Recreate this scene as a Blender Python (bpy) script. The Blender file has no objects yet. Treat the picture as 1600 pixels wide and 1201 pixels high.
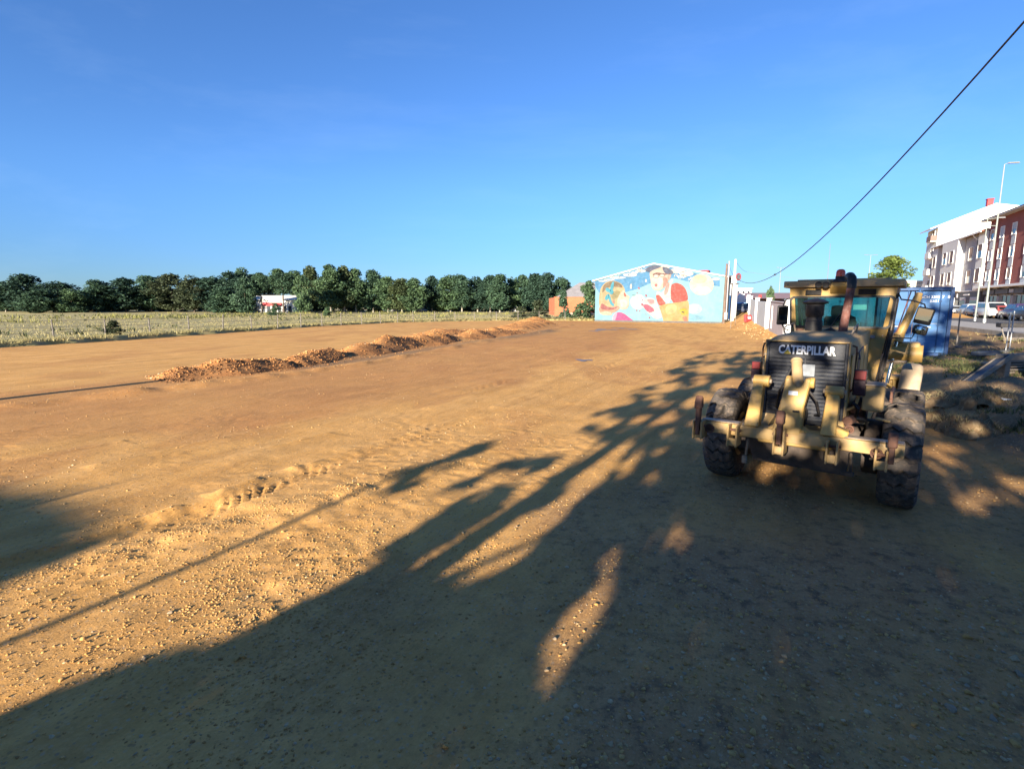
import bpy, bmesh, math, random
import numpy as np
from mathutils import Vector, Matrix, Euler
random.seed(7)
RNG = np.random.default_rng(11)
S = bpy.context.scene
COL = S.collection
# ---------------------------------------------------------------- camera
FPX, HOR, EYE = 833.57, 476.24, 2.612
PITCH = math.atan((600.5 - HOR) / FPX)
cam = bpy.data.objects.new('camera', bpy.data.cameras.new('camera'))
COL.objects.link(cam)
cam.location = (0, 0, EYE)
cam.rotation_euler = (math.pi / 2 - PITCH, 0, 0)
cam.data.sensor_fit = 'HORIZONTAL'
cam.data.sensor_width = 36
cam.data.lens = 36 * FPX / 1600
cam.data.clip_start = 0.05
cam.data.clip_end = 8000
S.camera = cam
# ---------------------------------------------------------------- sun and sky
SUN_AZ = math.radians(30)          # shadows run this far to the right of the view
SUN_EL = math.radians(13.5)
to_sun = Vector((-math.sin(SUN_AZ) * math.cos(SUN_EL), -math.cos(SUN_AZ) * math.cos(SUN_EL), math.sin(SUN_EL)))
sun = bpy.data.objects.new('sun', bpy.data.lights.new('sun', 'SUN'))
COL.objects.link(sun)
sun.data.energy = 5.0
sun.data.angle = math.radians(0.53)
sun.data.color = (1.0, 0.88, 0.70)
sun.rotation_euler = to_sun.to_track_quat('Z', 'Y').to_euler()
sun.location = (-20, -40, 40)
W = bpy.data.worlds.new('World')
S.world = W
W.use_nodes = True
wn, wl = W.node_tree.nodes, W.node_tree.links
bg = wn['Background']
sky = wn.new('ShaderNodeTexSky')
sky.sky_type = 'NISHITA'
sky.sun_disc = False
sky.sun_elevation = SUN_EL
sky.sun_rotation = math.radians(180 + 30)
sky.altitude = 800
sky.air_density = 1.0
sky.dust_density = 0.3
sky.ozone_density = 2.5
tint = wn.new('ShaderNodeMix'); tint.data_type = 'RGBA'; tint.blend_type = 'MULTIPLY'   # clear deep-blue summer air
tint.inputs['Factor'].default_value = 1.0
sc_ = wn.new('ShaderNodeTexCoord'); sx_ = wn.new('ShaderNodeSeparateXYZ'); wl.new(sc_.outputs['Generated'], sx_.inputs[0])
hr = wn.new('ShaderNodeMapRange'); hr.inputs['From Min'].default_value = 0.0; hr.inputs['From Max'].default_value = .22; hr.interpolation_type = 'SMOOTHSTEP'
wl.new(sx_.outputs[2], hr.inputs['Value'])
ht = wn.new('ShaderNodeMix'); ht.data_type = 'RGBA'; ht.inputs['A'].default_value = (.31, .47, .78, 1); ht.inputs['B'].default_value = (.45, .685, 1.03, 1)
wl.new(hr.outputs[0], ht.inputs['Factor']); wl.new(ht.outputs['Result'], tint.inputs['B'])
wl.new(sky.outputs[0], tint.inputs['A'])
# a trace of high thin cloud
wc = wn.new('ShaderNodeTexCoord'); wm = wn.new('ShaderNodeMapping'); wm.inputs['Rotation'].default_value = (0.3, .2, .5); wm.inputs['Scale'].default_value = (1.2, 5.0, 9.0)
wl.new(wc.outputs['Generated'], wm.inputs[0])
wz_ = wn.new('ShaderNodeTexNoise'); wz_.inputs['Scale'].default_value = 1.3; wz_.inputs['Detail'].default_value = 7; wz_.inputs['Roughness'].default_value = .62
wl.new(wm.outputs[0], wz_.inputs['Vector'])
wr = wn.new('ShaderNodeMapRange'); wr.inputs['From Min'].default_value = .50; wr.inputs['From Max'].default_value = .95; wr.inputs['To Max'].default_value = .07
wl.new(wz_.outputs[0], wr.inputs['Value'])
cl = wn.new('ShaderNodeMix'); cl.data_type = 'RGBA'; cl.inputs['B'].default_value = (5.2, 6.4, 7.6, 1)
wl.new(wr.outputs[0], cl.inputs['Factor']); wl.new(tint.outputs['Result'], cl.inputs['A'])
wl.new(cl.outputs['Result'], bg.inputs[0])
bg.inputs[1].default_value = 0.070
S.view_settings.view_transform = 'Standard'
S.view_settings.look = 'None'
S.view_settings.exposure = 1.7
S.view_settings.gamma = 1
S.view_settings.use_curve_mapping = False
S.render.engine = 'CYCLES'
S.cycles.max_bounces = 6
S.cycles.transparent_max_bounces = 12
# ---------------------------------------------------------------- helpers

def ray(px, py):
    x = (px - 800) / FPX
    d = (py - 600.5) / FPX
    return np.array([x, math.cos(PITCH) - math.sin(PITCH) * d, -(math.sin(PITCH) + math.cos(PITCH) * d)])

def gp(px, py, z=0.0):
    r = ray(px, py)
    return r * ((z - EYE) / r[2]) + np.array([0, 0, EYE])

def ap(px, py, y):
    r = ray(px, py)
    return r * (y / r[1]) + np.array([0, 0, EYE])

def _hash(ix, iy, s):
    n = (ix * 374761393 + iy * 668265263 + s * 974634721) & 0xffffffff
    n = ((n ^ (n >> 13)) * 1274126177) & 0xffffffff
    return ((n ^ (n >> 16)) & 0xffff) / 65535.0

def vnoise(x, y, s=0):
    x = np.asarray(x, float); y = np.asarray(y, float)
    ix = np.floor(x).astype(np.int64); iy = np.floor(y).astype(np.int64)
    fx = x - ix; fy = y - iy
    fx = fx * fx * (3 - 2 * fx); fy = fy * fy * (3 - 2 * fy)
    a = _hash(ix, iy, s); b = _hash(ix + 1, iy, s); c = _hash(ix, iy + 1, s); d = _hash(ix + 1, iy + 1, s)
    return (a + (b - a) * fx) * (1 - fy) + (c + (d - c) * fx) * fy

def fbm(x, y, s=0, o=4):
    t = 0; a = .5; n = 0
    for k in range(o):
        t = t + a * vnoise(np.asarray(x) * 2 ** k, np.asarray(y) * 2 ** k, s + k); n += a; a *= .5
    return t / n

def sstep(x):
    x = np.clip(x, 0, 1)
    return x * x * (3 - 2 * x)

def tag(o, label=None, cat=None, group=None, kind=None):
    if label: o['label'] = label
    if cat: o['category'] = cat
    if group: o['group'] = group
    if kind: o['kind'] = kind
    return o

def thing(name, label, cat, loc=(0, 0, 0), rz=0.0, group=None):
    o = bpy.data.objects.new(name, None)
    COL.objects.link(o)
    o.location = loc; o.rotation_euler = (0, 0, rz)
    o.empty_display_size = .2
    return tag(o, label, cat, group)

def link(name, me, parent=None, loc=None):
    o = bpy.data.objects.new(name, me)
    COL.objects.link(o)
    if parent is not None: o.parent = parent
    if loc is not None: o.location = loc
    return o

def mesh_np(name, v, f, mats, smooth=False, attr=None, attr_name='tint', mi=None):
    """v (n,3), f (m,k) arrays -> mesh"""
    me = bpy.data.meshes.new(name)
    v = np.asarray(v, np.float32); f = np.asarray(f, np.int32)
    k = f.shape[1]
    me.vertices.add(len(v)); me.vertices.foreach_set('co', v.ravel())
    me.loops.add(f.size); me.loops.foreach_set('vertex_index', f.ravel())
    me.polygons.add(len(f)); me.polygons.foreach_set('loop_start', np.arange(0, f.size, k, dtype=np.int32))
    if mi is not None: me.polygons.foreach_set('material_index', np.asarray(mi, np.int32))
    if smooth: me.polygons.foreach_set('use_smooth', np.ones(len(f), bool))
    for m in mats: me.materials.append(m)
    me.update(calc_edges=True)
    if attr is not None:
        a = np.asarray(attr, np.float32)
        if a.ndim == 1: a = np.stack([a, a, a], 1)
        a = np.concatenate([a, np.ones((len(a), 1), np.float32)], 1)
        at = me.color_attributes.new(attr_name, 'FLOAT_COLOR', 'POINT')
        at.data.foreach_set('color', a.ravel())
    return me

class MB:
    def __init__(self): self.v = []; self.f = []; self.mi = []
    def add(self, vs, fs, m=0):
        b = len(self.v)
        self.v += [tuple(p) for p in vs]
        for q in fs: self.f.append([b + i for i in q]); self.mi.append(m)
        return self
    def box(self, c, s, rot=None, m=0, taper=None):
        hx, hy, hz = s[0] / 2, s[1] / 2, s[2] / 2
        t = taper or (1, 1)
        P = [(-hx, -hy, -hz), (hx, -hy, -hz), (hx, hy, -hz), (-hx, hy, -hz), (-hx * t[0], -hy * t[1], hz), (hx * t[0], -hy * t[1], hz), (hx * t[0], hy * t[1], hz), (-hx * t[0], hy * t[1], hz)]
        R = Euler(rot).to_matrix() if rot is not None else Matrix.Identity(3)
        c = Vector(c)
        return self.add([R @ Vector(p) + c for p in P], [(0, 3, 2, 1), (4, 5, 6, 7), (0, 1, 5, 4), (1, 2, 6, 5), (2, 3, 7, 6), (3, 0, 4, 7)], m)
    def hexa(self, P, m=0):
        return self.add(P, [(0, 3, 2, 1), (4, 5, 6, 7), (0, 1, 5, 4), (1, 2, 6, 5), (2, 3, 7, 6), (3, 0, 4, 7)], m)
    def prism(self, pts, off, m=0):
        n = len(pts); off = Vector(off)
        P = [Vector(p) for p in pts]
        return self.add(P + [p + off for p in P], [tuple(range(n))[::-1], tuple(range(n, 2 * n))] + [(i, (i + 1) % n, (i + 1) % n + n, i + n) for i in range(n)], m)
    def poly(self, pts, m=0):
        return self.add(pts, [tuple(range(len(pts)))], m)
    def tube(self, pts, r, n=8, m=0, cap=True):
        pts = [Vector(p) for p in pts]
        rs = r if isinstance(r, (list, tuple)) else [r] * len(pts)
        V = []; ref = None
        for i, p in enumerate(pts):
            d = (pts[min(i + 1, len(pts) - 1)] - pts[max(i - 1, 0)]).normalized()
            if ref is None: ref = Vector((0, 0, 1)) if abs(d.z) < .9 else Vector((1, 0, 0))
            a = d.cross(ref)
            if a.length < 1e-4: a = d.cross(Vector((0, 1, 0)))
            a.normalize(); b = d.cross(a); ref = -b if False else ref
            for k in range(n):
                t = 2 * math.pi * k / n
                V.append(p + (a * math.cos(t) + b * math.sin(t)) * rs[i])
        F = []
        for i in range(len(pts) - 1):
            for k in range(n):
                F.append((i * n + k, i * n + (k + 1) % n, (i + 1) * n + (k + 1) % n, (i + 1) * n + k))
        if cap:
            F.append(tuple(range(n))[::-1]); F.append(tuple(range((len(pts) - 1) * n, len(pts) * n)))
        return self.add(V, F, m)
    def lathe(self, prof, o=(0, 0, 0), ax=(0, 0, 1), n=20, m=0):
        """prof: list of (radius, height along ax)"""
        ax = Vector(ax).normalized(); o = Vector(o)
        ref = Vector((0, 0, 1)) if abs(ax.z) < .9 else Vector((1, 0, 0))
        a = ax.cross(ref).normalized(); b = ax.cross(a)
        V = []
        for r, h in prof:
            for k in range(n):
                t = 2 * math.pi * k / n
                V.append(o + ax * h + (a * math.cos(t) + b * math.sin(t)) * r)
        F = []
        for i in range(len(prof) - 1):
            for k in range(n):
                F.append((i * n + k, i * n + (k + 1) % n, (i + 1) * n + (k + 1) % n, (i + 1) * n + k))
        if prof[0][0] > 1e-4: F.append(tuple(range(n))[::-1])
        if prof[-1][0] > 1e-4: F.append(tuple(range((len(prof) - 1) * n, len(prof) * n)))
        return self.add(V, F, m)
    def mesh(self, name, mats, bevel=0.0, smooth=30, seg=1):
        me = bpy.data.meshes.new(name)
        me.from_pydata(self.v, [], self.f)
        for m in (mats if isinstance(mats, (list, tuple)) else [mats]): me.materials.append(m)
        me.polygons.foreach_set('material_index', self.mi)
        bm = bmesh.new(); bm.from_mesh(me)
        bmesh.ops.remove_doubles(bm, verts=bm.verts, dist=1e-5)
        bmesh.ops.recalc_face_normals(bm, faces=bm.faces)
        if bevel > 0:
            ed = [e for e in bm.edges if len(e.link_faces) == 2 and e.calc_face_angle(0) > math.radians(35)]
            bmesh.ops.bevel(bm, geom=ed, offset=bevel, segments=seg, affect='EDGES', clamp_overlap=True, profile=.5)
        bm.to_mesh(me); bm.free()
        if smooth:
            me.polygons.foreach_set('use_smooth', [True] * len(me.polygons))
            me.set_sharp_from_angle(angle=math.radians(smooth))
        me.update()
        return me
    def build(self, name, mats, parent=None, bevel=0.0, smooth=30, seg=1):
        return link(name, self.mesh(name, mats, bevel, smooth, seg), parent)

def copy_tree(o, parent=None):
    c = o.copy(); COL.objects.link(c)
    if parent is not None: c.parent = parent
    for ch in list(o.children): copy_tree(ch, c)
    return c

# ---------------------------------------------------------------- materials

def nodes(m):
    m.use_nodes = True
    return m.node_tree.nodes, m.node_tree.links, m.node_tree.nodes['Principled BSDF']

def mat(name, c, rough=.6, metal=0.0, var=.25, scale=4.0, c2=None, dirt=None, bump=.0, bscale=40.0, spec=.4, stretch=None):
    """painted / weathered surface: base colour, blotchy variation, optional dirt colour, fine relief"""
    m = bpy.data.materials.new(name)
    n, l, p = nodes(m)
    p.inputs['Roughness'].default_value = rough
    p.inputs['Metallic'].default_value = metal
    p.inputs['Specular IOR Level'].default_value = spec
    tc = n.new('ShaderNodeTexCoord')
    vec = tc.outputs['Object']
    if stretch:
        mp = n.new('ShaderNodeMapping'); mp.inputs['Scale'].default_value = stretch
        l.new(vec, mp.inputs[0]); vec = mp.outputs[0]
    nz = n.new('ShaderNodeTexNoise'); nz.inputs['Scale'].default_value = scale; nz.inputs['Detail'].default_value = 6
    l.new(vec, nz.inputs['Vector'])
    mx = n.new('ShaderNodeMix'); mx.data_type = 'RGBA'
    d = c2 or tuple(x * (1 - var) for x in c)
    mx.inputs['A'].default_value = (*d, 1); mx.inputs['B'].default_value = (*c, 1)
    rp = n.new('ShaderNodeValToRGB'); rp.color_ramp.elements[0].position = .35; rp.color_ramp.elements[1].position = .65
    l.new(nz.outputs[0], rp.inputs[0]); l.new(rp.outputs[0], mx.inputs['Factor'])
    out = mx.outputs['Result']
    if dirt:
        n2 = n.new('ShaderNodeTexNoise'); n2.inputs['Scale'].default_value = scale * 2.3; n2.inputs['Detail'].default_value = 9; n2.inputs['Roughness'].default_value = .7
        l.new(vec, n2.inputs['Vector'])
        r2 = n.new('ShaderNodeValToRGB'); r2.color_ramp.elements[0].position = .48; r2.color_ramp.elements[1].position = .72
        l.new(n2.outputs[0], r2.inputs[0])
        m2 = n.new('ShaderNodeMix'); m2.data_type = 'RGBA'
        l.new(r2.outputs[0], m2.inputs['Factor']); l.new(out, m2.inputs['A']); m2.inputs['B'].default_value = (*dirt, 1)
        out = m2.outputs['Result']
    l.new(out, p.inputs['Base Color'])
    if bump:
        n3 = n.new('ShaderNodeTexNoise'); n3.inputs['Scale'].default_value = bscale; n3.inputs['Detail'].default_value = 5
        l.new(vec, n3.inputs['Vector'])
        b = n.new('ShaderNodeBump'); b.inputs['Strength'].default_value = bump; b.inputs['Distance'].default_value = .02
        l.new(n3.outputs[0], b.inputs['Height']); l.new(b.outputs[0], p.inputs['Normal'])
    return m

def glass(name, tint, rough=.03, opaque=.25):
    m = bpy.data.materials.new(name)
    n, l, p = nodes(m)
    t = n.new('ShaderNodeBsdfTransparent'); t.inputs[0].default_value = (*tint, 1)
    p.inputs['Base Color'].default_value = (tint[0] * .12, tint[1] * .12, tint[2] * .12, 1); p.inputs['Roughness'].default_value = rough
    mx = n.new('ShaderNodeMixShader'); mx.inputs[0].default_value = opaque
    l.new(t.outputs[0], mx.inputs[1]); l.new(p.outputs[0], mx.inputs[2])
    l.new(mx.outputs[0], n['Material Output'].inputs[0])
    return m

def leafmat(name, dark, light, trans=.25):
    m = bpy.data.materials.new(name)
    n, l, p = nodes(m)
    a = n.new('ShaderNodeAttribute'); a.attribute_name = 'tint'
    mx = n.new('ShaderNodeMix'); mx.data_type = 'RGBA'
    mx.inputs['A'].default_value = (*dark, 1); mx.inputs['B'].default_value = (*light, 1)
    l.new(a.outputs['Fac'], mx.inputs['Factor'])
    l.new(mx.outputs['Result'], p.inputs['Base Color'])
    p.inputs['Roughness'].default_value = .6; p.inputs['Specular IOR Level'].default_value = .25
    if trans:
        t = n.new('ShaderNodeBsdfTranslucent'); l.new(mx.outputs['Result'], t.inputs[0])
        s = n.new('ShaderNodeMixShader'); s.inputs[0].default_value = trans
        l.new(p.outputs[0], s.inputs[1]); l.new(t.outputs[0], s.inputs[2]); l.new(s.outputs[0], n['Material Output'].inputs[0])
    return m

YEL = (.50, .30, .07)
M = {}
M['yellow'] = mat('machine_yellow', (.45, .28, .08), .5, var=.22, scale=3, dirt=(.33, .22, .11), bump=.05, bscale=30)
M['yellow_dusty'] = mat('dusty_yellow', (.42, .275, .11), .65, var=.2, scale=3, dirt=(.36, .26, .15), bump=.08, bscale=30)
M['tan_top'] = mat('dusty_roof', (.40, .27, .13), .75, var=.2, scale=3, dirt=(.33, .24, .15))
M['navy'] = mat('dark_grille', (.016, .020, .032), .5, var=.4, scale=5, dirt=(.05, .05, .055))
M['black'] = mat('black_metal', (.012, .012, .014), .55, dirt=(.045, .035, .03), scale=6)
M['rubber'] = mat('tyre_rubber', (.080, .068, .060), .92, var=.3, scale=6, dirt=(.22, .165, .12), bump=.1)
M['rubber_dusty'] = mat('dusty_rubber', (.40, .31, .21), .9, var=.3, scale=5, dirt=(.30, .22, .14), bump=.15)
M['rust'] = mat('rusty_steel', (.15, .07, .045), .8, var=.45, scale=9, dirt=(.07, .045, .04), bump=.15)
M['rustpipe'] = mat('rusty_pipe', (.16, .06, .045), .75, var=.5, scale=7, dirt=(.19, .12, .11), bump=.1)
M['worn'] = mat('worn_steel', (.34, .27, .20), .6, var=.4, scale=8, dirt=(.14, .09, .06), bump=.1)
M['steel'] = mat('bare_steel', (.45, .45, .46), .35, metal=.8, var=.3, scale=8)
M['galv'] = mat('galvanised_steel', (.42, .43, .44), .45, metal=.5, var=.2, scale=8)
M['mud'] = mat('muddy_steel', (.10, .075, .06), .85, var=.4, scale=5, dirt=(.05, .04, .038), bump=.2)
M['redlens'] = mat('red_lens', (.16, .010, .013), .35, var=.2)
M['darkred'] = mat('dark_lens', (.03, .008, .018), .4, var=.2)
M['orange'] = mat('beacon_orange', (.62, .07, .015), .2, var=.1, spec=.6)
M['white'] = mat('white_paint', (.78, .78, .76), .5, var=.08)
M['letter'] = mat('letter_white', (.75, .75, .75), .5, var=.06)
M['triangle'] = mat('letter_yellow', (.62, .44, .06), .5, var=.1)
M['cabglass'] = glass('cab_glass', (.50, .74, .74), opaque=.16)
M['mirror'] = mat('mirror_glass', (.55, .60, .60), .04, metal=1.0, var=.05)
M['label'] = mat('faded_sticker', (.22, .24, .27), .6, var=.2, scale=20)
M['seat'] = mat('seat_cloth', (.022, .024, .024), .9, var=.3, scale=12)
M['chrome'] = mat('chrome_rod', (.62, .62, .62), .15, metal=1.0, var=.05)
# ================================================================ terrain
EDGE_Y = np.array([-60, -10, 0, 7.45, 12.0, 20, 36, 64, 80, 120, 4000.])
EDGE_X = np.array([-20, -2.5, 3.4, 7.35, 10.15, 13.6, 18.3, 27.6, 33.5, 46, 1300.])
FAC_P = np.array([67., 75.]); FAC_D = np.array([.4226, .9063]); FAC_N = np.array([-.9063, .4226])

def street_dist(x, y):
    return (x - FAC_P[0]) * FAC_N[0] + (y - FAC_P[1]) * FAC_N[1]

WIND = np.array([(-14.2, 16.2), (-12.4, 18.9), (-10.6, 21.3), (-9.1, 25), (-7.7, 31.5), (-5.2, 38), (-2.0, 46), (1.5, 57), (5, 70)])

def polydist(x, y, P):
    """distance to a polyline, signed side, arc position"""
    best = np.full(np.shape(x), 1e9); arc = np.zeros(np.shape(x)); side = np.ones(np.shape(x)); acc = 0
    for (ax, ay), (bx, by) in zip(P[:-1], P[1:]):
        dx, dy = bx - ax, by - ay; L = math.hypot(dx, dy)
        t = np.clip(((x - ax) * dx + (y - ay) * dy) / L ** 2, 0, 1)
        d = np.hypot(x - ax - t * dx, y - ay - t * dy)
        m = d < best
        arc = np.where(m, acc + t * L, arc)
        side = np.where(m, np.sign((x - ax) * dy - (y - ay) * dx), side)
        best = np.where(m, d, best); acc += L
    return best, side, arc

RUT = np.array([(-4.75, 5.1), (-4.0, 6.55), (-3.3, 7.9), (-2.6, 8.9)])
LONG1 = np.array([(-7.2, 1.8), (-4.75, 5.1), (-3.3, 7.9), (-1.4, 11.3), (1.6, 17), (5.2, 25)])
LONG2 = np.array([(-9.8, 2.6), (-6.7, 6.6), (-5.0, 9.6), (-2.9, 13.2), (.2, 19), (3.8, 27)])
SCARP = np.array([(-8.2, 3.2), (-6.4, 4.5), (-5.0, 5.5), (-4.1, 6.9), (-3.5, 8.3)])
RIDGE = np.array([(-6.2, 3.6), (-4.9, 4.8), (-3.6, 5.95), (-2.2, 7.2), (-.9, 8.7)])
BERM = np.array([(-13.5, 13.2), (-11.4, 16.0), (-9.3, 18.6), (-6.7, 23.5), (-4.2, 31), (0, 43), (4.2, 57), (8, 72)])
TRK = [np.array([(-9, 6), (-4.5, 13), (0, 22), (9, 48), (20, 74)]), np.array([(-7.2, 6), (-2.8, 13), (1.8, 22), (10.8, 48), (21.5, 74)]),
       np.array([(-3.2, 1), (.4, 9), (5.5, 22), (14, 45), (24, 70)]), np.array([(-1.2, 1), (2.3, 8.5), (7.3, 21), (16, 45), (25.5, 70)])]

SCR = [np.array([(-16 + 1.9 * k, 2 + .3 * k), (-11.0 + 2.0 * k, 10 + .5 * k), (-5.5 + 2.1 * k, 20 + k), (3 + 2.2 * k, 40 + k)]) for k in range(7)]
def H(x, y, fine=True):
    x = np.asarray(x, float); y = np.asarray(y, float)
    xe = np.interp(y, EDGE_Y, EDGE_X)
    top = np.interp(y, [-10, 5, 12, 36, 60, 70, 90], [.45, .55, .6, .7, .95, 1.45, 1.6])
    wid = np.interp(y, [-10, 12, 40, 70], [1.5, 1.7, 2.6, 5.5])
    off = np.interp(y, [12, 40, 70], [0, .5, 3.2])
    wob = (vnoise(x * .9, y * .9, 3) - .5) * 1.0
    k = sstep((x - xe + off + wob * np.clip(1 - y / 60, 0, 1)) / wid)
    z = top * k
    sd = street_dist(x, y)
    z = z + (1.0 - np.minimum(top, 1.0)) * sstep((20.5 - sd) / 2.4) * (y > 0) * k
    far = np.clip((np.hypot(x, y) - 3) / 60, 0, 1)
    z = z + (fbm(x * .22, y * .22, 5) - .5) * .07 * (1 - far) + (fbm(x * .05, y * .05, 8) - .5) * .12 * (1 - k) * np.clip(far * 3, 0, 1) * (y < 70)
    dirtm = 1 - k
    # wheel tracks along the road
    for i, P in enumerate(TRK):
        d, s, a = polydist(x, y, P)
        z = z - .018 * np.exp(-(d / .28) ** 2) * dirtm + .012 * np.exp(-((d - .42) / .14) ** 2) * dirtm * vnoise(a * 1.5, a * 0 + i, 9)
    for i, P in enumerate(SCR):
        d, s, a = polydist(x, y, P)
        z = z + (.012 * sstep((d * s + .03) / .05) * np.exp(-np.maximum(d * s, 0) / .6) + .016 * np.exp(-(d / .06) ** 2) * vnoise(a * 5, a * 0, 70 + i)) * dirtm * (vnoise(a * .4, a * 0, 60 + i) > .35) * (np.abs(d) < 3)
    d, s, a = polydist(x, y, RIDGE)
    w = .30 * (.7 + .6 * vnoise(a * 1.1, a * 0, 4))
    z = z + .05 * np.exp(-(d / w) ** 2) * (.4 + vnoise(a * 3, a * 0, 14)) * (np.hypot(x, y) < 14)
    d, s, a = polydist(x, y, BERM)
    w = .45 * (.7 + .6 * vnoise(a * .8, a * 0, 6))
    z = z + .12 * np.exp(-((d + .2 * (vnoise(x * 3, y * 3, 8) - .5)) / w) ** 2) * (.45 + .9 * vnoise(a * 1.7, a * 0, 15)) * np.clip((y - 12) / 3, 0, 1)
    d, s, a = polydist(x, y, WIND)
    z = z + .30 * np.exp(-((d + .5 * (vnoise(x * 1.2, y * 1.2, 16) - .5)) / .95) ** 2) * (.5 + .8 * vnoise(a * .7, a * 0, 17)) * sstep((a - 9) / 3) * sstep((62 - a) / 6)
    if fine:
        near = 1 - np.clip((np.hypot(x, y) - 2) / 22, 0, 1)
        d, s, a = polydist(x, y, RUT)
        prof = np.exp(-(d / .20) ** 4)
        lug = np.clip(np.sin((a + s * d * .9 + .12 * vnoise(a * 2, a * 0, 23)) * 2 * math.pi / .19) * 1.6, -1, 1) * np.clip(vnoise(a * 1.3 + 5, d * 5, 22) * 2.2 - .4, 0, 1)
        fade = sstep((a - .9) / .6) * sstep((4.1 - a) / .7)
        for TP, st_, ph in ((LONG1, .9, 0), (LONG2, .7, 3)):
            d3, s3, a3 = polydist(x, y, TP)
            on = np.clip(vnoise(a3 * .45 + ph, a3 * 0, 25) * 2.4 - .75, 0, 1) * (np.abs(d3) < 1)
            z = z + st_ * on * (np.exp(-(d3 / .19) ** 4) * (-.016 + .013 * np.clip(np.sin((a3 + d3 * 1.1) * 2 * math.pi / .17) * 1.5, -1, 1)) + .014 * np.exp(-((d3 - .27) / .07) ** 2))
        z = z + prof * fade * (-.045 + .028 * lug) + .055 * fade * np.exp(-((d * s + .34) / .10) ** 2) * (.2 + vnoise(a * 6, a * 0, 21) * 1.1)
        d2, s2, a2 = polydist(x, y, SCARP)
        z = z - .085 * sstep((d2 * s2 + .02 + .25 * (vnoise(a2 * 1.6, a2 * 0, 24) - .5)) / .10) * np.exp(-np.maximum(d2 * s2, 0) / .9) * sstep(a2 / .8) * sstep((5.9 - a2) / .5) * (np.abs(d2) < 4)
        z = z + (fbm(x * 2.2, y * 2.2, 31, 4) - .5) * .030 * near * (.35 + .9 * vnoise(x * .5, y * .35, 33)) + (fbm(x * 8, y * 8, 41, 2) - .5) * .042 * near * np.clip(fbm(x * .7, y * .5, 43, 3) * 4 - 1.9 + .8 * np.exp(-((x * .866 - y * .5 + 4.2) / 1.3) ** 2) * (y < 7), .12, 1.1)
        z = z + k * (fbm(x * 1.1, y * 1.1, 51, 4) - .5) * .38 * np.exp(-(y / 45) ** 2) * (sd > 19)
    return z

def axis(lo, a, b, hi, st, g):
    m = list(np.arange(a, b + 1e-6, st))
    r = []; s = st; x = b
    while x < hi: s *= g; x += s; r.append(x)
    q = []; s = st; x = a
    while x > lo: s *= g; x -= s; q.append(x)
    return np.array(q[::-1] + m + r)

gx = axis(-3000, -7.5, 8.5, 3000, .05, 1.042)
gy = axis(-400, 2.0, 11.0, 5000, .045, 1.028)
GX, GY = np.meshgrid(gx, gy)
GZ = H(GX, GY)
nx, ny = len(gx), len(gy)
idx = np.arange(nx * ny).reshape(ny, nx)
F = np.stack([idx[:-1, :-1], idx[:-1, 1:], idx[1:, 1:], idx[1:, :-1]], -1).reshape(-1, 4)
xe = np.interp(GY, EDGE_Y, EDGE_X)
kk = sstep((GX - xe + (vnoise(GX * .8, GY * .8, 3) - .5) * 1.2 + .2) / 1.2)
farlit = np.clip((GY - 26) / 14, 0, 1)
# red: damp, redder fill between the windrow and the sandy lane; bank: dark soil; grav: bare grey gravel
xu = np.interp(GY, [-5, 8.7, 12.4, 26, 57, 80], [-22, -8.4, -3.0, 5, 14.5, 21])
wx = WIND[:, 0]; wy = WIND[:, 1]
xl = np.interp(GY, np.r_[-20, wy, 90], np.r_[-50, wx, 8])
n1 = (fbm(GX * .35, GY * .22, 61) - .5)
red = sstep((xu - GX + n1 * 5) / 2.6) * sstep((GX - xl + 1.2 + n1 * 3) / 1.6)
red = np.clip(red * (.75 + n1), 0, 1)
red = np.maximum(red, .5 * sstep((fbm(GX * .5, GY * .25, 71) - .55) / .1) * (1 - kk))
bank = kk * (1 - farlit)
FOOT_LINE = np.array([(-9.0, 22.5), (-7.3, 25.5), (-5.2, 31), (-2.6, 37.5), (1.2, 46), (4.2, 55)])  # dark strip of ground along the right foot of the heaps
dd_, ds_, da_ = polydist(GX, GY, FOOT_LINE)
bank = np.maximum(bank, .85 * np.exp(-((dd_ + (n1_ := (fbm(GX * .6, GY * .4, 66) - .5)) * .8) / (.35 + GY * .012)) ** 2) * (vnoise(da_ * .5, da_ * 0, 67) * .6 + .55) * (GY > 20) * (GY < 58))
gq = (GX * .866 - GY * .5)
grav = sstep((gq + 3.2 + n1 * 5) / 2.5) * sstep((14 - np.hypot(GX, GY)) / 6) * (1 - kk)
grav = np.clip(grav * (.35 + 1.5 * (fbm(GX * .8, GY * .8, 81) - .25)), 0, 1)
me = mesh_np('dirt_ground', np.stack([GX, GY, GZ], -1).reshape(-1, 3), F, [], True, np.stack([red, bank, grav], -1).reshape(-1, 3), 'soil')

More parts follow.
